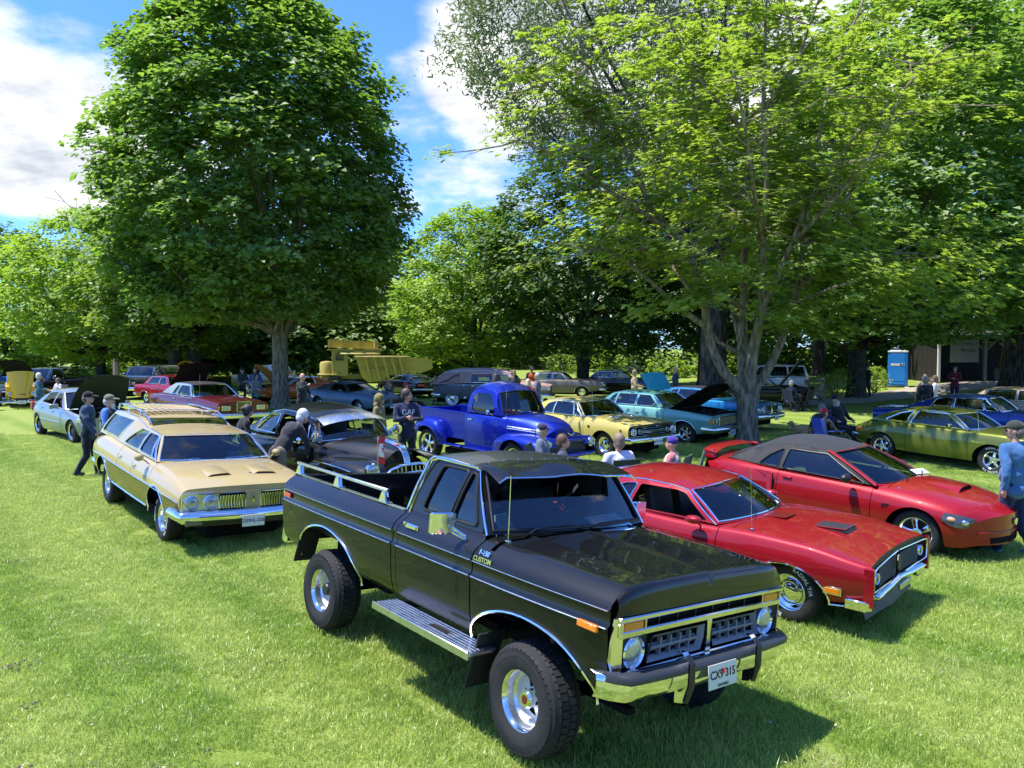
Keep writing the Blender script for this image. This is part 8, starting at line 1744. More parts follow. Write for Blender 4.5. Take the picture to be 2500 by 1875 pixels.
 far = [(-46, 70, 13, 7, LEAF_LIME), (-39, 80, 15, 8, LEAF_MID), (-30, 82, 14, 8, LEAF_DARK), (-21, 78, 13, 7.5, LEAF_MID), (-14, 86, 15, 8, LEAF_MID), (-8.5, 74, 9, 5.5, LEAF_LIME), (-13, 64, 7.5, 4.6, LEAF_MID), (0, 92, 15, 9, LEAF_DARK), (9, 88, 16, 9, LEAF_MID), (18, 80, 17, 9, LEAF_DARK), (27, 74, 17, 9, LEAF_MID), (37, 70, 17, 9, LEAF_DARK), (45, 62, 18, 9, LEAF_MID), (-55, 84, 16, 9, LEAF_DARK), (-6, 104, 17, 10, LEAF_MID), (30, 92, 20, 10, LEAF_MID), (-27, 66, 8, 5, LEAF_DARK), (-18.5, 62, 7, 4.5, LEAF_DARK)]
 lab = ['lime green tree far left behind the trucks', 'mid green woodland tree rising behind the far left trees', 'dark woodland tree behind the far left trucks', 'woodland tree behind the twin dark trunks', 'tall woodland tree behind the dump truck canopy', 'small bright green tree left of the dump truck', 'leafy tree just right of the huge maple trunk', 'dark tree at the back of the wood behind the lime tree', 'mid green tree at the back between lime tree and thick trunk', 'dark tree at the back behind the thick grey trunk', 'tree behind the white sport utility vehicle', 'dark tree behind the shed', 'tree beyond the right edge of the shed', 'dark tree at the far left corner of the wood', 'tallest tree in the middle of the far wood', 'tall tree far behind the blue toilet', 'low dark tree behind the dark olive truck', 'low dark tree left of the huge maple trunk']
 for i, (x, y, h, r, lm) in enumerate(far): tree('woodland_tree', lab[i], x, y, [(.8 if y > 70 else 1.2, r*.75), (h*.3, r), (h*.6, r*.92), (h*.85, r*.55), (h, r*.12)], .3, 2.0, 100+i, lm, BARKD, 420, 26, 1.25, .46, group='woodland trees behind the show', limbs=6, twigs=False)
 # undergrowth along the wood edge
 rs = np.random.RandomState(8); n = 900; x = rs.uniform(-60, 60, n); y = 66+rs.uniform(0, 12, n)+np.abs(x)*.05; y = np.where(np.abs(x-4) < 9, y+22, y); z = ground_z(x, y)+rs.uniform(.2, 2.2, n); P = clumps(np.c_[x, y, z], 24, 1.3, .8, rs); u = leaves('undergrowth', P, .45, LEAF_MID, None, rs, 'quad', .5); u['label'] = 'tangled green undergrowth along the edge of the wood'
 # trees behind the camera that show only as reflections in paint and glass
 x = rs.uniform(-70, 70, 800); y = -38-rs.uniform(0, 14, 800); z = rs.uniform(0, 1, 800)*(9+3*np.sin(x*.21)+2*np.sin(x*.53)); P = clumps(np.c_[x, y, z], 14, 1.7, .9, rs); u = leaves('treeline', P, .95, LEAF_DARK, None, rs, 'quad', .4); u['label'] = 'line of trees behind the camera, mirrored in paint and glass'
def shrub(name, label, x, y, r, h, lm, seed, sz=.10, n=60, group='shrubs by the path'):
 rs = np.random.RandomState(seed); root = thing(name, label, 'shrub', Matrix.Translation((x, y, gz(x, y))), group); b = MB()
 for i in range(8): b.tube(limb_path((0, 0, -.05), (math.cos(i*.8), math.sin(i*.8), 1.6), h*.8, rs, 4, .05, .15), list(np.linspace(.025, .008, 5)), 5)
 b.build('stem', BARKD, root); q = rs.normal(0, 1, (n, 3)); q /= np.linalg.norm(q, axis=1, keepdims=True); q *= rs.uniform(.3, 1, (n, 1))**.4; c = np.c_[q[:, 0]*r, q[:, 1]*r, h*.52+q[:, 2]*h*.48]; leaves('foliage', clumps(c, 24, r*.3, .7, rs), sz, lm, root, rs, 'quad', .4)
def build_structures():
 shrub('shrub', 'round yellow-green shrub on the gravel beside the seated woman in a hat', 16.9, 40.0, .9, 1.7, LEAF_LIME, 1); shrub('shrub', 'pale green shrub right of the dark trunk before the blue toilet', 21.0, 44.5, .8, 1.6, LEAF_LIME, 2); shrub('sapling', 'thin pale green sapling in the sunny field behind the brown sedan', 7.6, 60, 1.6, 3.4, LEAF_LIME, 3, .16); shrub('sapling', 'small bushy sapling left of the raised blue trunk lid', 4.0, 62, 1.5, 2.6, LEAF_BRIGHT, 4, .16); shrub('shrub', 'low green bush at the foot of the thick grey trunk', 12.6, 43.5, 1.0, 1.2, LEAF_BRIGHT, 5)
 # blue portable toilet
 x, y = 24.6, 49.0; root = thing('portable_toilet', 'bright blue portable toilet standing on the gravel', 'portable toilet', place(x, y, -PI/2-.5)); Bm = pbr('toilet_blue', (.015, .19, .62), .4, coat=.2, var=.1)
 b = MB(); b.box((0, 0, 1.12), (1.1, 1.1, 2.15), bev=.04); b.build('cabin', Bm, root); b = MB(); b.box((0, 0, 2.24), (1.16, 1.16, .10), bev=.04); b.box((0, 0, 2.30), (.9, .9, .08), bev=.03); b.build('roof', pbr('toilet_roof', (.55, .58, .6), .5), root); b = MB(); b.box((.565, .0, 1.12), (.03, .84, 1.98), bev=.012); d = b.build('door', Bm, root); b = MB(); b.box((.585, 0, 1.42), (.012, .78, .13), bev=.004); b.build('sign_strip', WHITE, d); b = MB(); b.box((.595, .18, 1.42), (.006, .12, .09)); b.box((.595, .32, 1.42), (.006, .09, .09)); b.build('pictogram', INK, d); b = MB(); b.box((.585, 0, .42), (.02, .78, .05), bev=.006); b.box((.585, 0, .24), (.02, .78, .05), bev=.006); b.build('door_rib', Bm, d); b = MB(); b.box((0, 0, .03), (1.2, 1.2, .10), bev=.02); b.build('skid', BLACKTRIM, root)
 for i in range(5): b = MB(); b.box((-.4+.2*i, .56, 1.1), (.06, .02, 1.9), bev=.006); b.build('wall_rib', Bm, root); b = MB(); b.box((-.4+.2*i, -.56, 1.1), (.06, .02, 1.9), bev=.006); b.build('wall_rib', Bm, root)
 # open shed: posts with braces, dark boards, sign, old wagon
 root = thing('open_shed', 'dark open-fronted timber shed with braced posts', 'shed', place(33.5, 52.5, 0)); wd = pbr('weathered_wood', (.20, .17, .13), .85, bump=.4, bscale=30, var=.4); dk = pbr('dark_boards', (.016, .014, .012), .9, var=.4)
 for i in range(30): b = MB(); b.box((-4.9+.5*i, 3.6, 1.7), (.48, .05, 3.4)); b.build('board', dk, root)
 for i in range(8): b = MB(); b.box((-5.15, -.9+.6*i, 1.7), (.05, .57, 3.4)); b.build('board', dk, root)
 b = MB(); b.add([(-5.6, -1.9, 3.15), (10.5, -1.9, 3.15), (10.5, 4.2, 4.3), (-5.6, 4.2, 4.3)], [(0, 1, 2, 3)]); b.box((2.4, -1.7, 3.05), (16, .12, .2)); b.build('roof', pbr('shed_roof', (.04, .038, .035), .8), root)
 for px in (-2.2, 3.2, 8.6): b = MB(); b.box((px, -1.6, 1.5), (.17, .17, 3.05)); b.box((px, -1.6, 1.95), (.23, .23, .10)); p = b.build('post', wd, root); b = MB(); b.tube([(px-.08, -1.6, 2.15), (px-.85, -1.6, 2.95)], .06, 4); b.tube([(px+.08, -1.6, 2.15), (px+.85, -1.6, 2.95)], .06, 4); b.build('brace', wd, p)
 b = MB(); b.box((-5.25, -1.6, 1.6), (.16, .16, 3.1), bev=.01); b.build('corner_post', WHITE, root)
 sg = thing('museum_sign', 'weathered pale board sign on the shed front wall', 'sign', place(29.9, 50.85, 0)); b = MB(); b.box((0, 0, 2.15), (1.9, .05, 1.5), bev=.01); b.build('board', pbr('sign_board', (.20, .19, .15), .8, var=.2), sg)
 for t, z in (('DISTRICT', 2.6), ('Museum', 2.2)): text_obj('sign_lettering', t, .30, (.25, -.03, z), (1, 0, 0), (0, 0, 1), pbr('sign_ink', (.07, .06, .05), .8), sg, .002, .004)
 wg = thing('farm_wagon', 'old orange wooden farm wagon with spoked wheels inside the shed', 'wagon', place(34.0, 51.4, .2)); b = MB(); b.box((0, 0, 1.15), (2.4, 1.0, .5), bev=.03, taper=(1.1, 1.15)); b.box((1.6, 0, .7), (1.4, .9, .12)); b.build('wagon_box', pbr('rust_orange', (.32, .13, .03), .8, var=.4), wg)
 for xx in (-.9, 1.0):
  for yy in (-.62, .62):
   b = MB(); b.lathe([(.56, -.03), (.60, -.03), (.60, .03), (.56, .03)], 28, Matrix.Translation((xx, yy, .6)) @ Matrix.Rotation(PI/2, 4, 'X'));
   for i in range(10): q = 2*PI*i/10; b.tube([(xx, yy, .6), (xx+.57*math.cos(q), yy, .6+.57*math.sin(q))], .02, 5)
   b.build('spoked_wheel', pbr('pale_wheel', (.30, .27, .22), .8), wg)
 rs = np.random.RandomState(4)
 for i, (px, py, r) in enumerate([(25.6, 47.6, .22), (26.2, 47.5, .28), (26.9, 47.3, .20), (27.3, 47.0, .16), (24.0, 46.6, .18), (31.6, 47.2, .30), (25.0, 47.2, .15)]):
  b = MB(); b.ball((0, 0, r*.3), (r*1.2, r, r*.7), 9, 6); o = b.build('boulder', pbr('stone', (.36, .33, .28), .85, bump=.5, bscale=20, var=.3), None, 60); o.location = (px, py, gz(px, py)); o.rotation_euler = (0, 0, i*1.3)
  for v in o.data.vertices: v.co *= 1+rs.uniform(-.14, .14)
  tag(o, ['rounded pale boulder beside the blue toilet', 'largest boulder of the row right of the blue toilet', 'middle boulder of the row right of the blue toilet', 'small boulder nearest the white corner post', 'boulder at the front left of the blue toilet', 'lone pale boulder on the grass before the shed', 'small stone in front of the blue toilet'][i], 'boulder', 'boulders by the gravel path')
# ------------------------------------------------------------------ people, chairs, dog
SKIN = pbr('skin', (.50, .27, .19), .5, var=.12, vscale=20); SKIND = pbr('deep_skin', (.12, .06, .04), .5)
def cloth(name, col, var=.18): return pbr('cloth_'+name, col, .85, spec=.2, bump=.35, bscale=14, var=var, vscale=9, sheen=.2)
def blob(b, p, q, r0, r1):
 p = Vector(p); q = Vector(q); b.tube([p, p.lerp(q, .5), q], [r0, (r0+r1)/2, r1], 10); b.ball(p, r0, 10, 7); b.ball(q, r1, 10, 7)
FOLDS = bpy.data.textures.new('folds', 'CLOUDS'); FOLDS.noise_scale = .11; FOLDS.noise_depth = 2
def soft(name, b, mat, parent, vox=.018, it=5):
 o = b.build(name, mat, parent, 0); m = o.modifiers.new('join', 'REMESH'); m.mode = 'VOXEL'; m.voxel_size = vox; m.use_smooth_shade = True; s = o.modifiers.new('soften', 'SMOOTH'); s.iterations = it; s.factor = .5
 if name in ('shirt', 'trousers', 'skirt', 'hood'): d = o.modifiers.new('folds', 'DISPLACE'); d.texture = FOLDS; d.strength = .035; d.mid_level = .5; d.texture_coords = 'GLOBAL'
 return o
POSES = dict(
 stand=dict(arms=[((.02, .07, -.28), (.06, .05, -.54)), ((.02, -.07, -.28), (.06, -.05, -.54))], legs=[((.02, 0, -.44), (0, .02, -.86)), ((.02, 0, -.44), (0, -.02, -.86))]),
 walk=dict(arms=[((-.10, .07, -.27), (-.06, .05, -.52)), ((.10, -.07, -.27), (.24, -.05, -.48))], legs=[((.10, 0, -.43), (.14, .01, -.86)), ((.0, 0, -.44), (-.20, -.01, -.84))]),
 cross=dict(arms=[((.10, .08, -.26), (.26, -.14, -.24)), ((.10, -.08, -.26), (.27, .12, -.20))], legs=[((.02, .02, -.44), (0, .05, -.86)), ((.02, -.02, -.44), (0, -.05, -.86))]),
 front=dict(arms=[((.06, .08, -.27), (.28, .0, -.32)), ((.06, -.08, -.27), (.28, .0, -.30))], legs=[((.02, 0, -.44), (0, .03, -.86)), ((.02, 0, -.44), (0, -.03, -.86))]),
 reach=dict(arms=[((.06, .08, -.27), (.22, .02, -.40)), ((.20, -.10, -.14), (.46, -.12, -.02))], legs=[((.02, .02, -.44), (0, .06, -.86)), ((.02, -.02, -.44), (0, -.06, -.86))]),
 bend=dict(lean=.62, arms=[((.10, .07, -.26), (.14, .04, -.50)), ((.10, -.07, -.26), (.14, -.04, -.50))], legs=[((.02, .02, -.44), (0, .06, -.86)), ((.02, -.02, -.44), (0, -.06, -.86))]),
 hair=dict(lean=.2, arms=[((.16, .12, -.14), (.10, .02, .16)), ((.06, -.08, -.27), (.2, -.02, -.44))], legs=[((.02, 0, -.44), (0, .03, -.86)), ((.02, 0, -.44), (0, -.03, -.86))]),
 sit=dict(hip=.47, lean=-.16, arms=[((.02, .08, -.28), (.25, .02, -.34)), ((.02, -.08, -.28), (.25, -.02, -.34))], legs=[((.44, .04, .02), (.52, .05, -.40)), ((.44, -.04, .02), (.50, -.05, -.40))]),
 sitout=dict(hip=.45, lean=-.30, arms=[((.04, .10, -.26), (.22, .04, -.36)), ((.04, -.10, -.26), (.22, -.04, -.36))], legs=[((.44, .06, .03), (.82, .08, -.33)), ((.44, -.06, .03), (.80, -.08, -.33))]),
 sithead=dict(hip=.45, lean=-.40, arms=[((.04, .22, .10), (-.08, .06, .20)), ((.04, -.22, .10), (-.08, -.06, .20))], legs=[((.44, .06, .03), (.80, .08, -.33)), ((.44, -.06, .03), (.78, -.08, -.33))]))
def person(label, x, y, th, pose='stand', top=(.1, .1, .1), bottom=(.03, .03, .04), h=1.74, hair=(.08, .05, .03), hat=None, hairstyle='short', turn=0., bulk=1., skin=None, shorts=False, shoes=(.03, .03, .03), vest=None, dress=None, text=None, beard=None, glasses=False, sleeves=True, seat_dz=0., hood=False, brim=True, skincol=None, collar=None):
 P = POSES[pose]; k = h/1.74; root = thing('person', label, 'person', place(x, y, th, k, seat_dz), 'people at the car show'); sk = skin or SKIN
 hip = Vector((0, 0, P.get('hip', .90))); ln = P.get('lean', 0.); Rm = Matrix.Rotation(ln, 3, 'Y'); up = lambda v: hip+Rm @ Vector(v); B_ = bulk
 sh = [up((0, .185*B_**.5, .52)), up((0, -.185*B_**.5, .52))]; neck = up((.01, 0, .56)); head = up((.03+.05*abs(ln), 0, .74)) if ln >= 0 else up((.06, 0, .73))
 hd = Rm if ln < .3 else Matrix.Rotation(ln*.7, 3, 'Y'); hR = (Matrix.Rotation(ln*.35, 3, 'Y') @ Matrix.Rotation(turn, 3, 'Z')); H = lambda v: head+hR @ Vector(v)
 body = MB(); MS = [Vector(a) for a in ()]
 M4 = hR.to_4x4(); body.ball(H((0, 0, .02)), (.096, .076, .118), 14, 10, M4); body.ball(H((.045, 0, -.045)), (.058, .056, .062), 12, 8, M4); body.ball(H((.105, 0, -.012)), (.020, .014, .022), 8, 6, M4);
 for s in (1, -1): body.ball(H((-.005, s*.077, -.005)), (.020, .012, .032), 8, 6, M4)
 blob(body, neck-Vector((0, 0, .05)), H((-.012, 0, -.07)), .056, .050)
 blob(body, up((0, 0, .08)), up((0, 0, .44)), .09, .10); blob(body, hip+Vector((0, .07, -.02)), hip+Vector((0, -.07, -.02)), .085, .085); tops = MB(); bots = MB(); shm = MB()
 tops.ball(up((.0, 0, .40)), (.125*B_**.6+.01, .195*B_**.4, .19), 14, 10, Rm.to_4x4()); tops.ball(up((.012*B_, 0, .16)), (.125*B_, .165*B_, .20), 14, 10, Rm.to_4x4()); tops.ball(up((0, 0, -.03)), (.13*B_, .17*B_, .14), 12, 8, Rm.to_4x4()); blob(tops, sh[0]-Rm @ Vector((0, .05, -.02)), sh[1]+Rm @ Vector((0, .05, .02)), .062, .062)
 for i, s in enumerate((1, -1)):
  e, w = P['arms'][i]; e = sh[i]+Rm @ Vector(e) if ln < .3 else sh[i]+Vector(e); w = sh[i]+Rm @ Vector(w) if ln < .3 else sh[i]+Vector(w); blob(body, sh[i], e, .048, .040); blob(body, e, w, .038, .027); d = (w-e).normalized(); hand = w+d*.045
  body.ball(hand, (.034, .022, .042), 10, 7); n_ = d.orthogonal().normalized()
  for f in range(4): st = hand+d*.02+n_*(f-1.5)*.017; body.tube([st, st+d*(.038+.006*(f in (1, 2))), st+d*.055+Vector((0, -s*.012, -.004))], [.009, .008, .006], 6)
  body.tube([hand-n_*.03, hand-n_*.045+d*.03], [.010, .008], 6)
  if sleeves == 'none': pass
  else: blob(tops, sh[i], e, .066*B_**.3, .056);
  if sleeves is True: blob(tops, e, w-d*.02, .055, .045)
  kn, ft = P['legs'][i]; hp = hip+Vector((0, s*.092, -.02)); kn = hp+Vector(kn)*1.0; ft = hip+Vector((ft[0], s*.10+ft[1], ft[2])); blob(body, hp, kn, .078, .056); blob(body, kn, ft, .052, .036)
  blob(bots, hp+Vector((0, 0, .03)), kn, .100*B_**.4, .076);
  if not shorts: blob(bots, kn, ft+Vector((0, 0, .02)), .074, .062)
  else: blob(bots, kn, kn.lerp(ft, .12), .082, .08)
  shm.ball(ft+Vector((.05, 0, -.005)), (.135, .048, .045), 12, 7); body.ball(ft+Vector((.04, 0, 0)), (.11, .036, .034), 10, 6)
 bots.ball(hip+Vector((0, 0, -.02)), (.118*B_, .158*B_, .13), 12, 8)
 if dress is not None:
  prof = [(.16, .12), (.17, 0), (.20, -.25), (.25, -.52)]; bots = MB(); bots.lathe([(r, z) for r, z in prof], 18, Matrix.Translation(hip))
 soft('body', body, skincol or sk, root, .013, 3)
 if vest is not None:
  v = MB(); v.ball(up((.0, 0, .40)), (.145*B_**.6+.01, .20*B_**.4, .20), 14, 10, Rm.to_4x4()); v.ball(up((.012*B_, 0, .14)), (.145*B_, .185*B_, .22), 14, 10, Rm.to_4x4()); soft('vest', v, cloth('vest%.2f' % vest[0], vest), root, .02)
 soft('shirt', tops, cloth('top_%.3f_%.3f_%.3f' % top, top), root, .020, 6); soft('skirt' if dress else 'trousers', bots, cloth('bottom_%.3f_%.3f_%.3f' % (dress or bottom), dress or bottom), root, .020, 5); soft('shoes', shm, pbr('shoe_%.2f' % shoes[0], shoes, .5), root, .018, 2)
 # face, hair, hat
 b = MB()
 for s in (1, -1): b.ball(H((.088, s*.030, .018)), (.009, .013, .007), 8, 5)
 b.ball(H((.098, 0, -.052)), (.006, .022, .005), 8, 4); b.build('face_features', pbr('eye_mouth', (.06, .025, .02), .4), root)
 if glasses:
  b = MB()
  for s in (1, -1): b.ball(H((.098, s*.033, .014)), (.010, .028, .020), 10, 6, M4); b.tube([H((.095, s*.06, .02)), H((-.01, s*.082, .02))], .004, 4)
  b.tube([H((.102, -.03, .02)), H((.102, .03, .02))], .004, 4); b.build('glasses', BLACKTRIM, root)
 if hair is not None:
  hm = pbr('hair_%.3f_%.3f' % (hair[0], hair[2]), hair, .6, bump=.6, bscale=80, var=.3); b = MB()
  if hat is None: b.ball(H((-.020, 0, .045)), (.108, .098, .115), 14, 9, M4)
  b.ball(H((-.055, 0, -.015)), (.074, .088, .092), 12, 8, M4)
  if hairstyle in ('long', 'bob'):
   lo = -.30 if hairstyle == 'long' else -.13; b.tube([H((-.05, 0, .03)), H((-.075, 0, -.10)), H((-.085, 0, lo))], [.085, .085, .05], 10)
   for s in (1, -1): b.tube([H((.0, s*.07, .04)), H((-.01, s*.082, -.08)), H((-.03, s*.08, lo*.9))], [.035, .035, .02], 8)
  if hairstyle == 'bun': b.ball(H((-.13, 0, .05)), .05, 10, 7)
  soft('hair', b, hm, root, .014, 2)
 if beard is not None: b = MB(); b.ball(H((.065, 0, -.085)), (.045, .055, .055), 10, 7, M4); b.ball(H((.060, 0, -.13)), (.035, .04, .05), 10, 7, M4); soft('beard', b, pbr('beard_%.2f' % beard[0], beard, .8, bump=.5, bscale=90), root, .014, 2)
 if hat is not None:
  b = MB(); hm = cloth('hat_%.3f_%.3f' % (hat[0], hat[2]), hat); b.ball(H((-.008, 0, .062)), (.104, .092, .085), 14, 9, M4)
  if brim == 'round': b.lathe([(.10, 0), (.20, -.02), (.20, -.012), (.10, .012)], 20, Matrix.Translation(H((0, 0, .06))) @ M4)
  elif brim: b.ball(H((.135, 0, .050)), (.075, .070, .012), 12, 6, M4 @ Matrix.Rotation(.18, 4, 'Y'))
  b.build('hat', hm, root, 60)
 if hood: b = MB(); b.ball(H((-.02, 0, .03)), (.125, .115, .14), 14, 9, M4); b.ball(H((-.06, 0, -.12)), (.10, .12, .08), 12, 8, M4); soft('hood', b, cloth('top_%.3f_%.3f_%.3f' % top, top), root, .018, 4)
 if collar is not None: b = MB(); b.tube([up((.06*math.cos(q), .075*math.sin(q), .565)) for q in np.linspace(0, 2*PI, 13)[:-1]], .022, 6, closed=True); b.build('collar', cloth('collar', collar), root)
 if text:
  t, size, side, col, z = text; V, F = text_geo(t, size, .002, .003); o = []
  for v in V:
   q = v[0]/.20; r = .145*B_**.5; o.append(up((side*(r*math.cos(q)*1.0+.012+(v[2]*2)), -side*-1*0+(.19*math.sin(q))*(side), z+v[1])))
  mesh_obj('shirt_lettering', o, F, pbr('print_%.2f' % col[0], col, .7), root, 0)
 return root
CHAIRG = 'folding camp chairs on the lawn'
def chair(label, x, y, th, col, h=.47):
 root = thing('folding_chair', label, 'chair', place(x, y, th), CHAIRG); cm = cloth('chair_%.3f_%.3f' % (col[0], col[2]), col); b = MB(); b.box((0, 0, h-.05), (.46, .48, .018), bev=.006); b.build('seat', cm, root); b = MB(); b.box((-.27, 0, h+.24), (.018, .50, .50), Matrix.Rotation(-.24, 3, 'Y'), .006); b.build('backrest', cm, root); st = pbr('chair_steel', (.12, .12, .13), .35, .8)
 for s in (1, -1):
  b = MB(); b.tube([(.24, s*.27, 0), (-.22, s*.27, h-.03)], .011, 6); b.tube([(-.26, s*.27, 0), (.22, s*.27, h-.03)], .011, 6); b.tube([(-.22, s*.26, h-.06), (-.35, s*.26, h+.50)], .011, 6); b.tube([(.22, s*.27, h-.04), (.22, s*.28, h+.17)], .010, 6); b.build('leg', st, root); b = MB(); b.box((.0, s*.28, h+.18), (.5, .05, .02), bev=.006); b.build('armrest', cm, root)
 for xx in (.24, -.26): b = MB(); b.tube([(xx, -.27, .02), (-xx*.1, 0, h*.5), (xx, .27, .02)], .008, 5); b.build('cross_brace', st, root)
 return root
def pxy(px, Y): return (px-1250)/1877*Y, Y
def build_people():
 nv, bk, gy, wh = (.025, .045, .085), (.014, .015, .018), (.16, .18, .20), (.62, .62, .64); WH = (.55, .54, .52)
 def pp(label, px, Y, th, *a, **k): x, y = pxy(px, Y); return person(label, x, y, th, *a, **k)
 pp('man in a navy jacket, jeans and black cap walking behind the cream wagon', 210, 16.3, .15, 'walk', (.03, .06, .12), (.012, .016, .03), 1.76, (.1, .09, .08), (.012, .012, .014), glasses=True, bulk=1.15, collar=(.15, .25, .5))
 pp('white-bearded man in a black quilted vest, blue sleeves and camouflage cap', 262, 15.9, .05, 'front', (.08, .20, .62), bk, 1.72, (.45, .43, .4), (.16, .14, .10), vest=(.02, .018, .018), beard=(.62, .58, .5), sleeves='short', bulk=1.15)
 pp('white-haired man in a dark jacket and khaki shorts bending to look into the black fastback', 676, 13.45, .75, 'bend', (.028, .028, .034), (.20, .17, .11), 1.78, WH, shorts=True, glasses=True, bulk=1.1)
 pp('woman in black with her hand at her tied-up hair behind the cream wagon', 582, 14.6, .6, 'hair', bk, bk, 1.60, (.05, .035, .028), hairstyle='bun', turn=.3)
 pp('young man in a navy GAP hooded sweatshirt with folded arms beside the black fastback', 992, 16.0, -1.15, 'cross', (.018, .022, .055), bk, 1.80, (.07, .045, .03), turn=.95, text=('GAP', .16, 1, (.42, .44, .50), .41), bulk=1.05)
 pp('girl in an olive hooded coat with long brown hair behind the black fastback', 924, 16.9, -.25, 'stand', (.20, .17, .06), (.06, .05, .03), 1.62, (.10, .055, .03), hairstyle='long', hood=True)
 pp('bald man in a black hooded sweatshirt reaching towards the blue-grey coupe', 736, 26.8, -.35, 'reach', (.012, .016, .028), bk, 1.82, None, bulk=1.2)
 pp('man in a dark grey jacket and black cap standing near the huge maple', 591, 36.5, -.6, 'front', (.06, .08, .09), bk, 1.76, (.2, .19, .18), bk, glasses=True, brim=False); pp('woman in a grey coat with long dark hair beside the maple trunk', 622, 30.8, -.3, 'front', gy, bk, 1.66, (.03, .022, .02), hairstyle='long', bulk=1.2); pp('man in a blue shirt standing behind the woman in the grey coat', 623, 35.0, -1.3, 'front', (.06, .10, .28), bk, 1.80, (.12, .08, .05))
 pp('white-haired man in a denim jacket beside the yellow hot rod', 93, 29.8, .4, 'front', (.05, .12, .22), (.03, .05, .1), 1.72, (.62, .60, .56), bulk=1.25); x, y = pxy(137, 37.0); person('woman in white with sunglasses sitting behind the silver sedan', x, y, -2.0, 'sit', wh, bk, 1.66, (.14, .075, .04), hairstyle='bun', glasses=True); chair('dark chair under the woman in white', x+.05, y+.05, -2.0, (.02, .02, .03))
 pp('bald man in grey leaning by the yellow hot rod, behind its raised hood', 44, 39.6, -1.2, 'bend', gy, bk, 1.80, None); pp('man in a black SALTY T-shirt and cap seen from behind, left of the twin trunks', 387, 41.0, 1.75, 'stand', bk, (.03, .03, .03), 1.76, (.05, .04, .03), bk, text=('SALTY', .13, -1, (.35, .36, .36), .42), sleeves='short'); pp('man in a dark green shirt behind the red sedan', 459, 46.5, .3, 'stand', (.02, .07, .06), bk, 1.76, (.2, .1, .08)); pp('person in dark purple behind the raised dark red hood', 495, 47.0, 1.2, 'stand', (.03, .018, .045), bk, 1.72, (.03, .025, .02))
 x, y = pxy(962, 32.6); person('man lounging with hands behind his head near the dump truck', x, y, -.25, 'sithead', (.05, .05, .055), (.05, .05, .055), 1.76, (.25, .16, .1)); chair('grey chair of the man with hands behind his head', x, y, -.25, (.20, .20, .21)); x, y = pxy(999, 32.0); person('person in a red cap sitting in a teal chair', x, y, .35, 'sitout', (.03, .04, .07), bk, 1.74, (.05, .04, .03), (.45, .03, .04)); chair('teal chair of the person in the red cap', x, y, .35, (.04, .20, .26))
 pp('girl in a pink dress with curly blonde hair near the hearse', 1063, 37.5, -1.9, 'front', (.34, .12, .15), bk, 1.34, (.30, .20, .09), hairstyle='bob', dress=(.32, .11, .14), sleeves='short')
 pp('woman with long brown hair seen behind the blue pickup cab', 1210, 30.8, 1.2, 'stand', bk, bk, 1.66, (.09, .05, .03), hairstyle='long'); pp('man in sunglasses facing us behind the blue pickup cab', 1254, 31.5, -1.45, 'stand', (.05, .05, .06), bk, 1.78, (.16, .10, .06), glasses=True); pp('grey-haired man in an open navy jacket behind the blue pickup', 1313, 28.6, 3.0, 'front', (.09, .11, .19), (.08, .09, .13), 1.76, (.38, .36, .33), glasses=True, turn=-.1); pp('blonde woman in a coral top behind the blue pickup windscreen', 1289, 27.0, 1.4, 'stand', (.55, .08, .07), bk, 1.60, (.50, .42, .28), hairstyle='bob'); pp('man in a dark cap with an orange bib at the nose of the hearse', 1298, 37.2, -1.5, 'front', (.02, .02, .025), bk, 1.80, None, (.03, .03, .035), vest=(.45, .08, .03), skin=SKIND)
 pp('balding man in a navy shirt standing behind the teal hardtop', 1650, 37.5, 2.6, 'front', (.045, .055, .12), bk, 1.78, None, glasses=True, bulk=1.2); pp('man in a beige shirt half hidden by the raised teal trunk lid', 1549, 32.0, -.2, 'front', (.36, .27, .17), bk, 1.78, (.2, .15, .1), bulk=1.1)
 for lab, px, Y, th, kw, cc in (('seated man in a navy cap and grey jacket before the blue pickup', 1333, 14.2, -.25, dict(top=(.11, .14, .19), hair=(.55, .48, .40), hat=(.035, .03, .07), glasses=True), (.03, .05, .03)), ('seated woman with short brown hair before the yellow hardtop', 1384, 12.75, -.2, dict(top=(.05, .06, .10), hair=(.10, .05, .025), h=1.66), (.03, .05, .03)),
  ('seated man in a white printed T-shirt, back to us', 1506, 12.35, 2.0, dict(top=(.60, .59, .66), hair=(.22, .15, .10), glasses=True, bulk=1.25, sleeves='short', text=('THUNDER ROAD', .055, -1, (.45, .12, .10), .46)), (.03, .05, .03)), ('seated person in a purple turban and pale vest beside a camp table', 1634, 12.6, 2.7, dict(top=(.42, .14, .16), hair=None, hat=(.055, .03, .22), brim=False, vest=(.55, .42, .36), h=1.64), (.03, .05, .03))):
  x, y = pxy(px, Y); person(lab, x, y, th, 'sit', **kw); chair('dark green chair under the '+lab.split(' ', 1)[1][:38].rsplit(' ', 1)[0], x, y, th, cc)
 x, y = pxy(1672, 12.9); chair('empty dark green chair beside the red convertible', x, y, 2.9, (.02, .07, .045), .50)
 x, y = pxy(1603, 12.35); t = thing('camp_table', 'small white camp table holding a blue flask', 'table', place(x, y, .3)); b = MB(); b.box((0, 0, .62), (.5, .34, .03), bev=.006); b.build('table_top', WHITE, t)
 for sx in (-.2, .2): b = MB(); b.tube([(sx, -.14, 0), (-sx*.2, .0, .6)], .01, 5); b.tube([(sx, .14, 0), (-sx*.2, 0, .6)], .01, 5); b.build('leg', ALU, t)
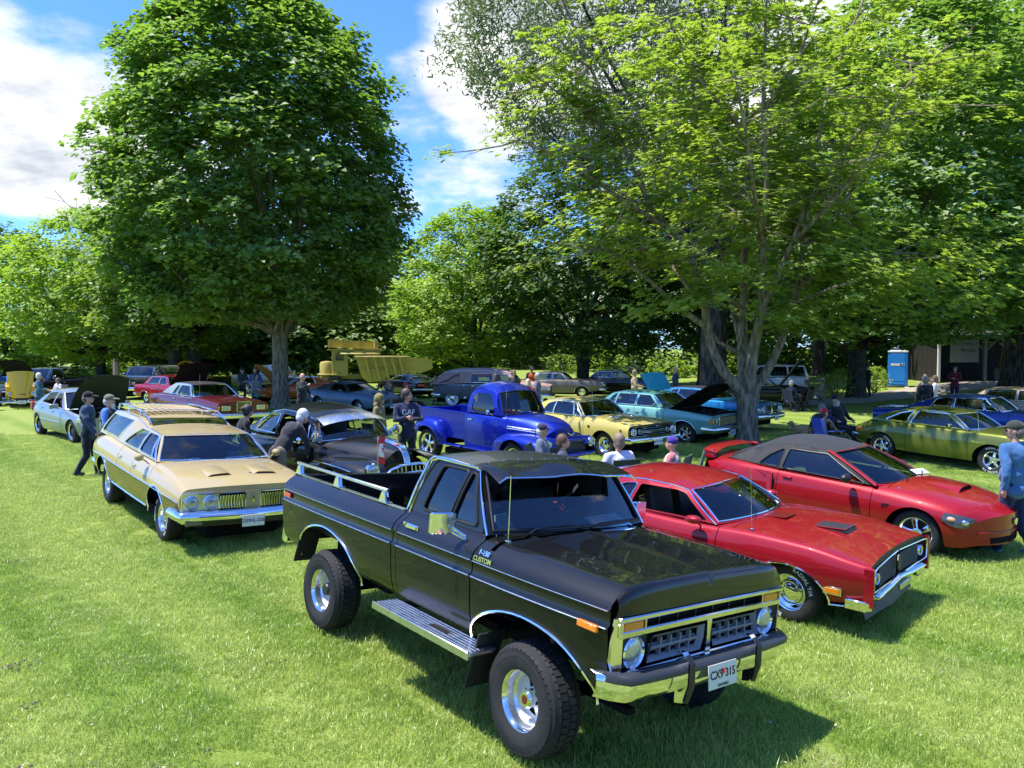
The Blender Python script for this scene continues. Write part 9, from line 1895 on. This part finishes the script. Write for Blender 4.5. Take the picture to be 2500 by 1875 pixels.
 fl = thing('drink_flask', 'light blue drink flask standing on the camp table', 'flask', place(x+.05, y, 0) @ Matrix.Translation((0, 0, .636))); b = MB(); b.lathe([(.036, 0), (.038, .02), (.038, .15), (.026, .18), (.026, .21), (.001, .215)], 16); b.build('flask_body', pbr('flask_blue', (.20, .45, .62), .3), fl)
 # group sitting by the lime coupe
 x, y = pxy(2053, 20.6); person('bearded man in black with cap and sunglasses sitting by the lime coupe tail', x, y, -1.2, 'sitout', bk, bk, 1.84, None, (.014, .014, .016), beard=(.5, .48, .45), glasses=True, bulk=1.35, turn=.2, seat_dz=.08); chair('black chair under the bearded man by the lime coupe', x, y, -1.2, (.015, .015, .02), .55)
 x, y = pxy(2027, 19.3); person('person in a red cap sitting in a bright blue chair', x, y, .3, 'sitout', bk, (.02, .02, .025), 1.62, (.03, .02, .02), (.40, .02, .04)); chair('bright blue folding chair of the person in the red cap by the lime coupe', x, y, .3, (.02, .06, .40)); x, y = pxy(2008, 20.0); person('grey-haired person sitting with back to us in a navy chair', x, y, 1.3, 'sit', (.03, .03, .045), bk, 1.66, (.14, .12, .11), hairstyle='bob'); chair('navy folding chair of the grey-haired person', x, y, 1.3, (.015, .025, .13))
 pp('stout man in black top and tan trousers, back to us near the shed', 2260, 25.8, 1.7, 'stand', (.016, .017, .02), (.24, .19, .12), 1.74, (.24, .20, .17), bulk=1.3); pp('woman in a white outfit talking beyond the stout man in black', 2284, 28.8, 2.6, 'front', (.55, .52, .49), (.50, .50, .47), 1.66, (.10, .06, .04), hairstyle='bob', sleeves='short'); pp('man with a raised arm beyond the stout man in black', 2250, 29.5, -1.4, 'hair', (.30, .25, .20), bk, 1.70, (.22, .15, .1)); pp('man in a dark red shirt and dark jeans standing before the shed', 2332, 37.0, -2.3, 'cross', (.16, .02, .035), (.018, .022, .04), 1.78, (.10, .06, .05), bulk=1.1)
 pp('person in dark clothes walking behind the forked dark trunk', 2116, 40.3, -1.4, 'walk', bk, (.03, .035, .06), 1.80, (.03, .02, .02), bk)
 x, y = pxy(1935, 33.0); person('person in black sitting left of the pair near the white vehicle', x, y, .5, 'sit', (.012, .016, .04), bk, 1.74, (.5, .45, .4), (.6, .5, .45)); chair('dark blue chair left of the pair near the white vehicle', x, y, .5, (.012, .02, .06)); x, y = pxy(1966, 33.2); person('person in black sitting right of the pair near the white vehicle', x, y, 2.2, 'sit', bk, bk, 1.78, (.05, .04, .03)); chair('black chair right of the pair near the white vehicle', x, y, 2.2, (.012, .013, .016)); x, y = pxy(2005, 37.5); person('woman in a sun hat and pink top sitting by the yellow-green shrub', x, y, 2.8, 'sit', (.50, .30, .26), (.42, .34, .28), 1.64, (.2, .12, .08), (.50, .38, .28), brim='round'); chair('pale chair of the woman in the sun hat', x, y, 2.8, (.30, .28, .26))
 # nearest walker at the right edge
 x, y = 6.72, 10.2; person('man in a blue sweater, jeans and dark cap walking off at the right edge', x, y, 1.9, 'walk', (.045, .13, .30), (.012, .02, .06), 1.76, (.12, .10, .08), (.035, .04, .032), turn=.7, bulk=1.25, glasses=True, shoes=(.10, .35, .55))
 # lying dog
 x, y = pxy(1961, 24.0); d = thing('dog', 'small tan curly dog lying on the grass behind the red convertible', 'dog', place(x, y, 2.6)); b = MB(); b.ball((0, 0, .15), (.25, .14, .14), 12, 8); b.ball((.16, 0, .18), (.14, .13, .14), 12, 8); blob(b, (.2, 0, .22), (.30, .0, .32), .08, .07); b.ball((.33, 0, .36), (.09, .075, .075), 10, 8); b.ball((.42, 0, .335), (.05, .035, .032), 10, 6)
 for s in (1, -1): b.ball((.30, s*.075, .35), (.03, .018, .055), 8, 6); blob(b, (.18, s*.09, .09), (.38, s*.09, .035), .045, .03); blob(b, (-.14, s*.13, .09), (.02, s*.17, .035), .06, .03)
 blob(b, (-.24, 0, .14), (-.36, .06, .08), .035, .02); soft('body', b, pbr('dog_fur', (.46, .28, .13), .9, bump=.9, bscale=50, var=.3), d, .016, 2); b = MB(); b.ball((.465, 0, .345), .013, 8, 6)
 for s in (1, -1): b.ball((.395, s*.036, .385), .010, 8, 6)
 b.build('nose_and_eyes', INK, d); b = MB(); b.tube([(.24+.02*math.cos(q)*0, .085*math.cos(q), .26+.085*math.sin(q)) for q in np.linspace(0, 2*PI, 13)[:-1]], .010, 5, closed=True); b.build('collar', pbr('collar_red', (.4, .05, .05), .6), d)
# ------------------------------------------------------------------ assemble
random.seed(1)
build_ground(); build_trees(); build_structures()
build_truck(); build_wagon(); build_cyclone(); build_mustang(); build_maverick(); build_dart(); build_parisienne(); build_pontiac(); build_bluepickup(); build_others(); build_people()
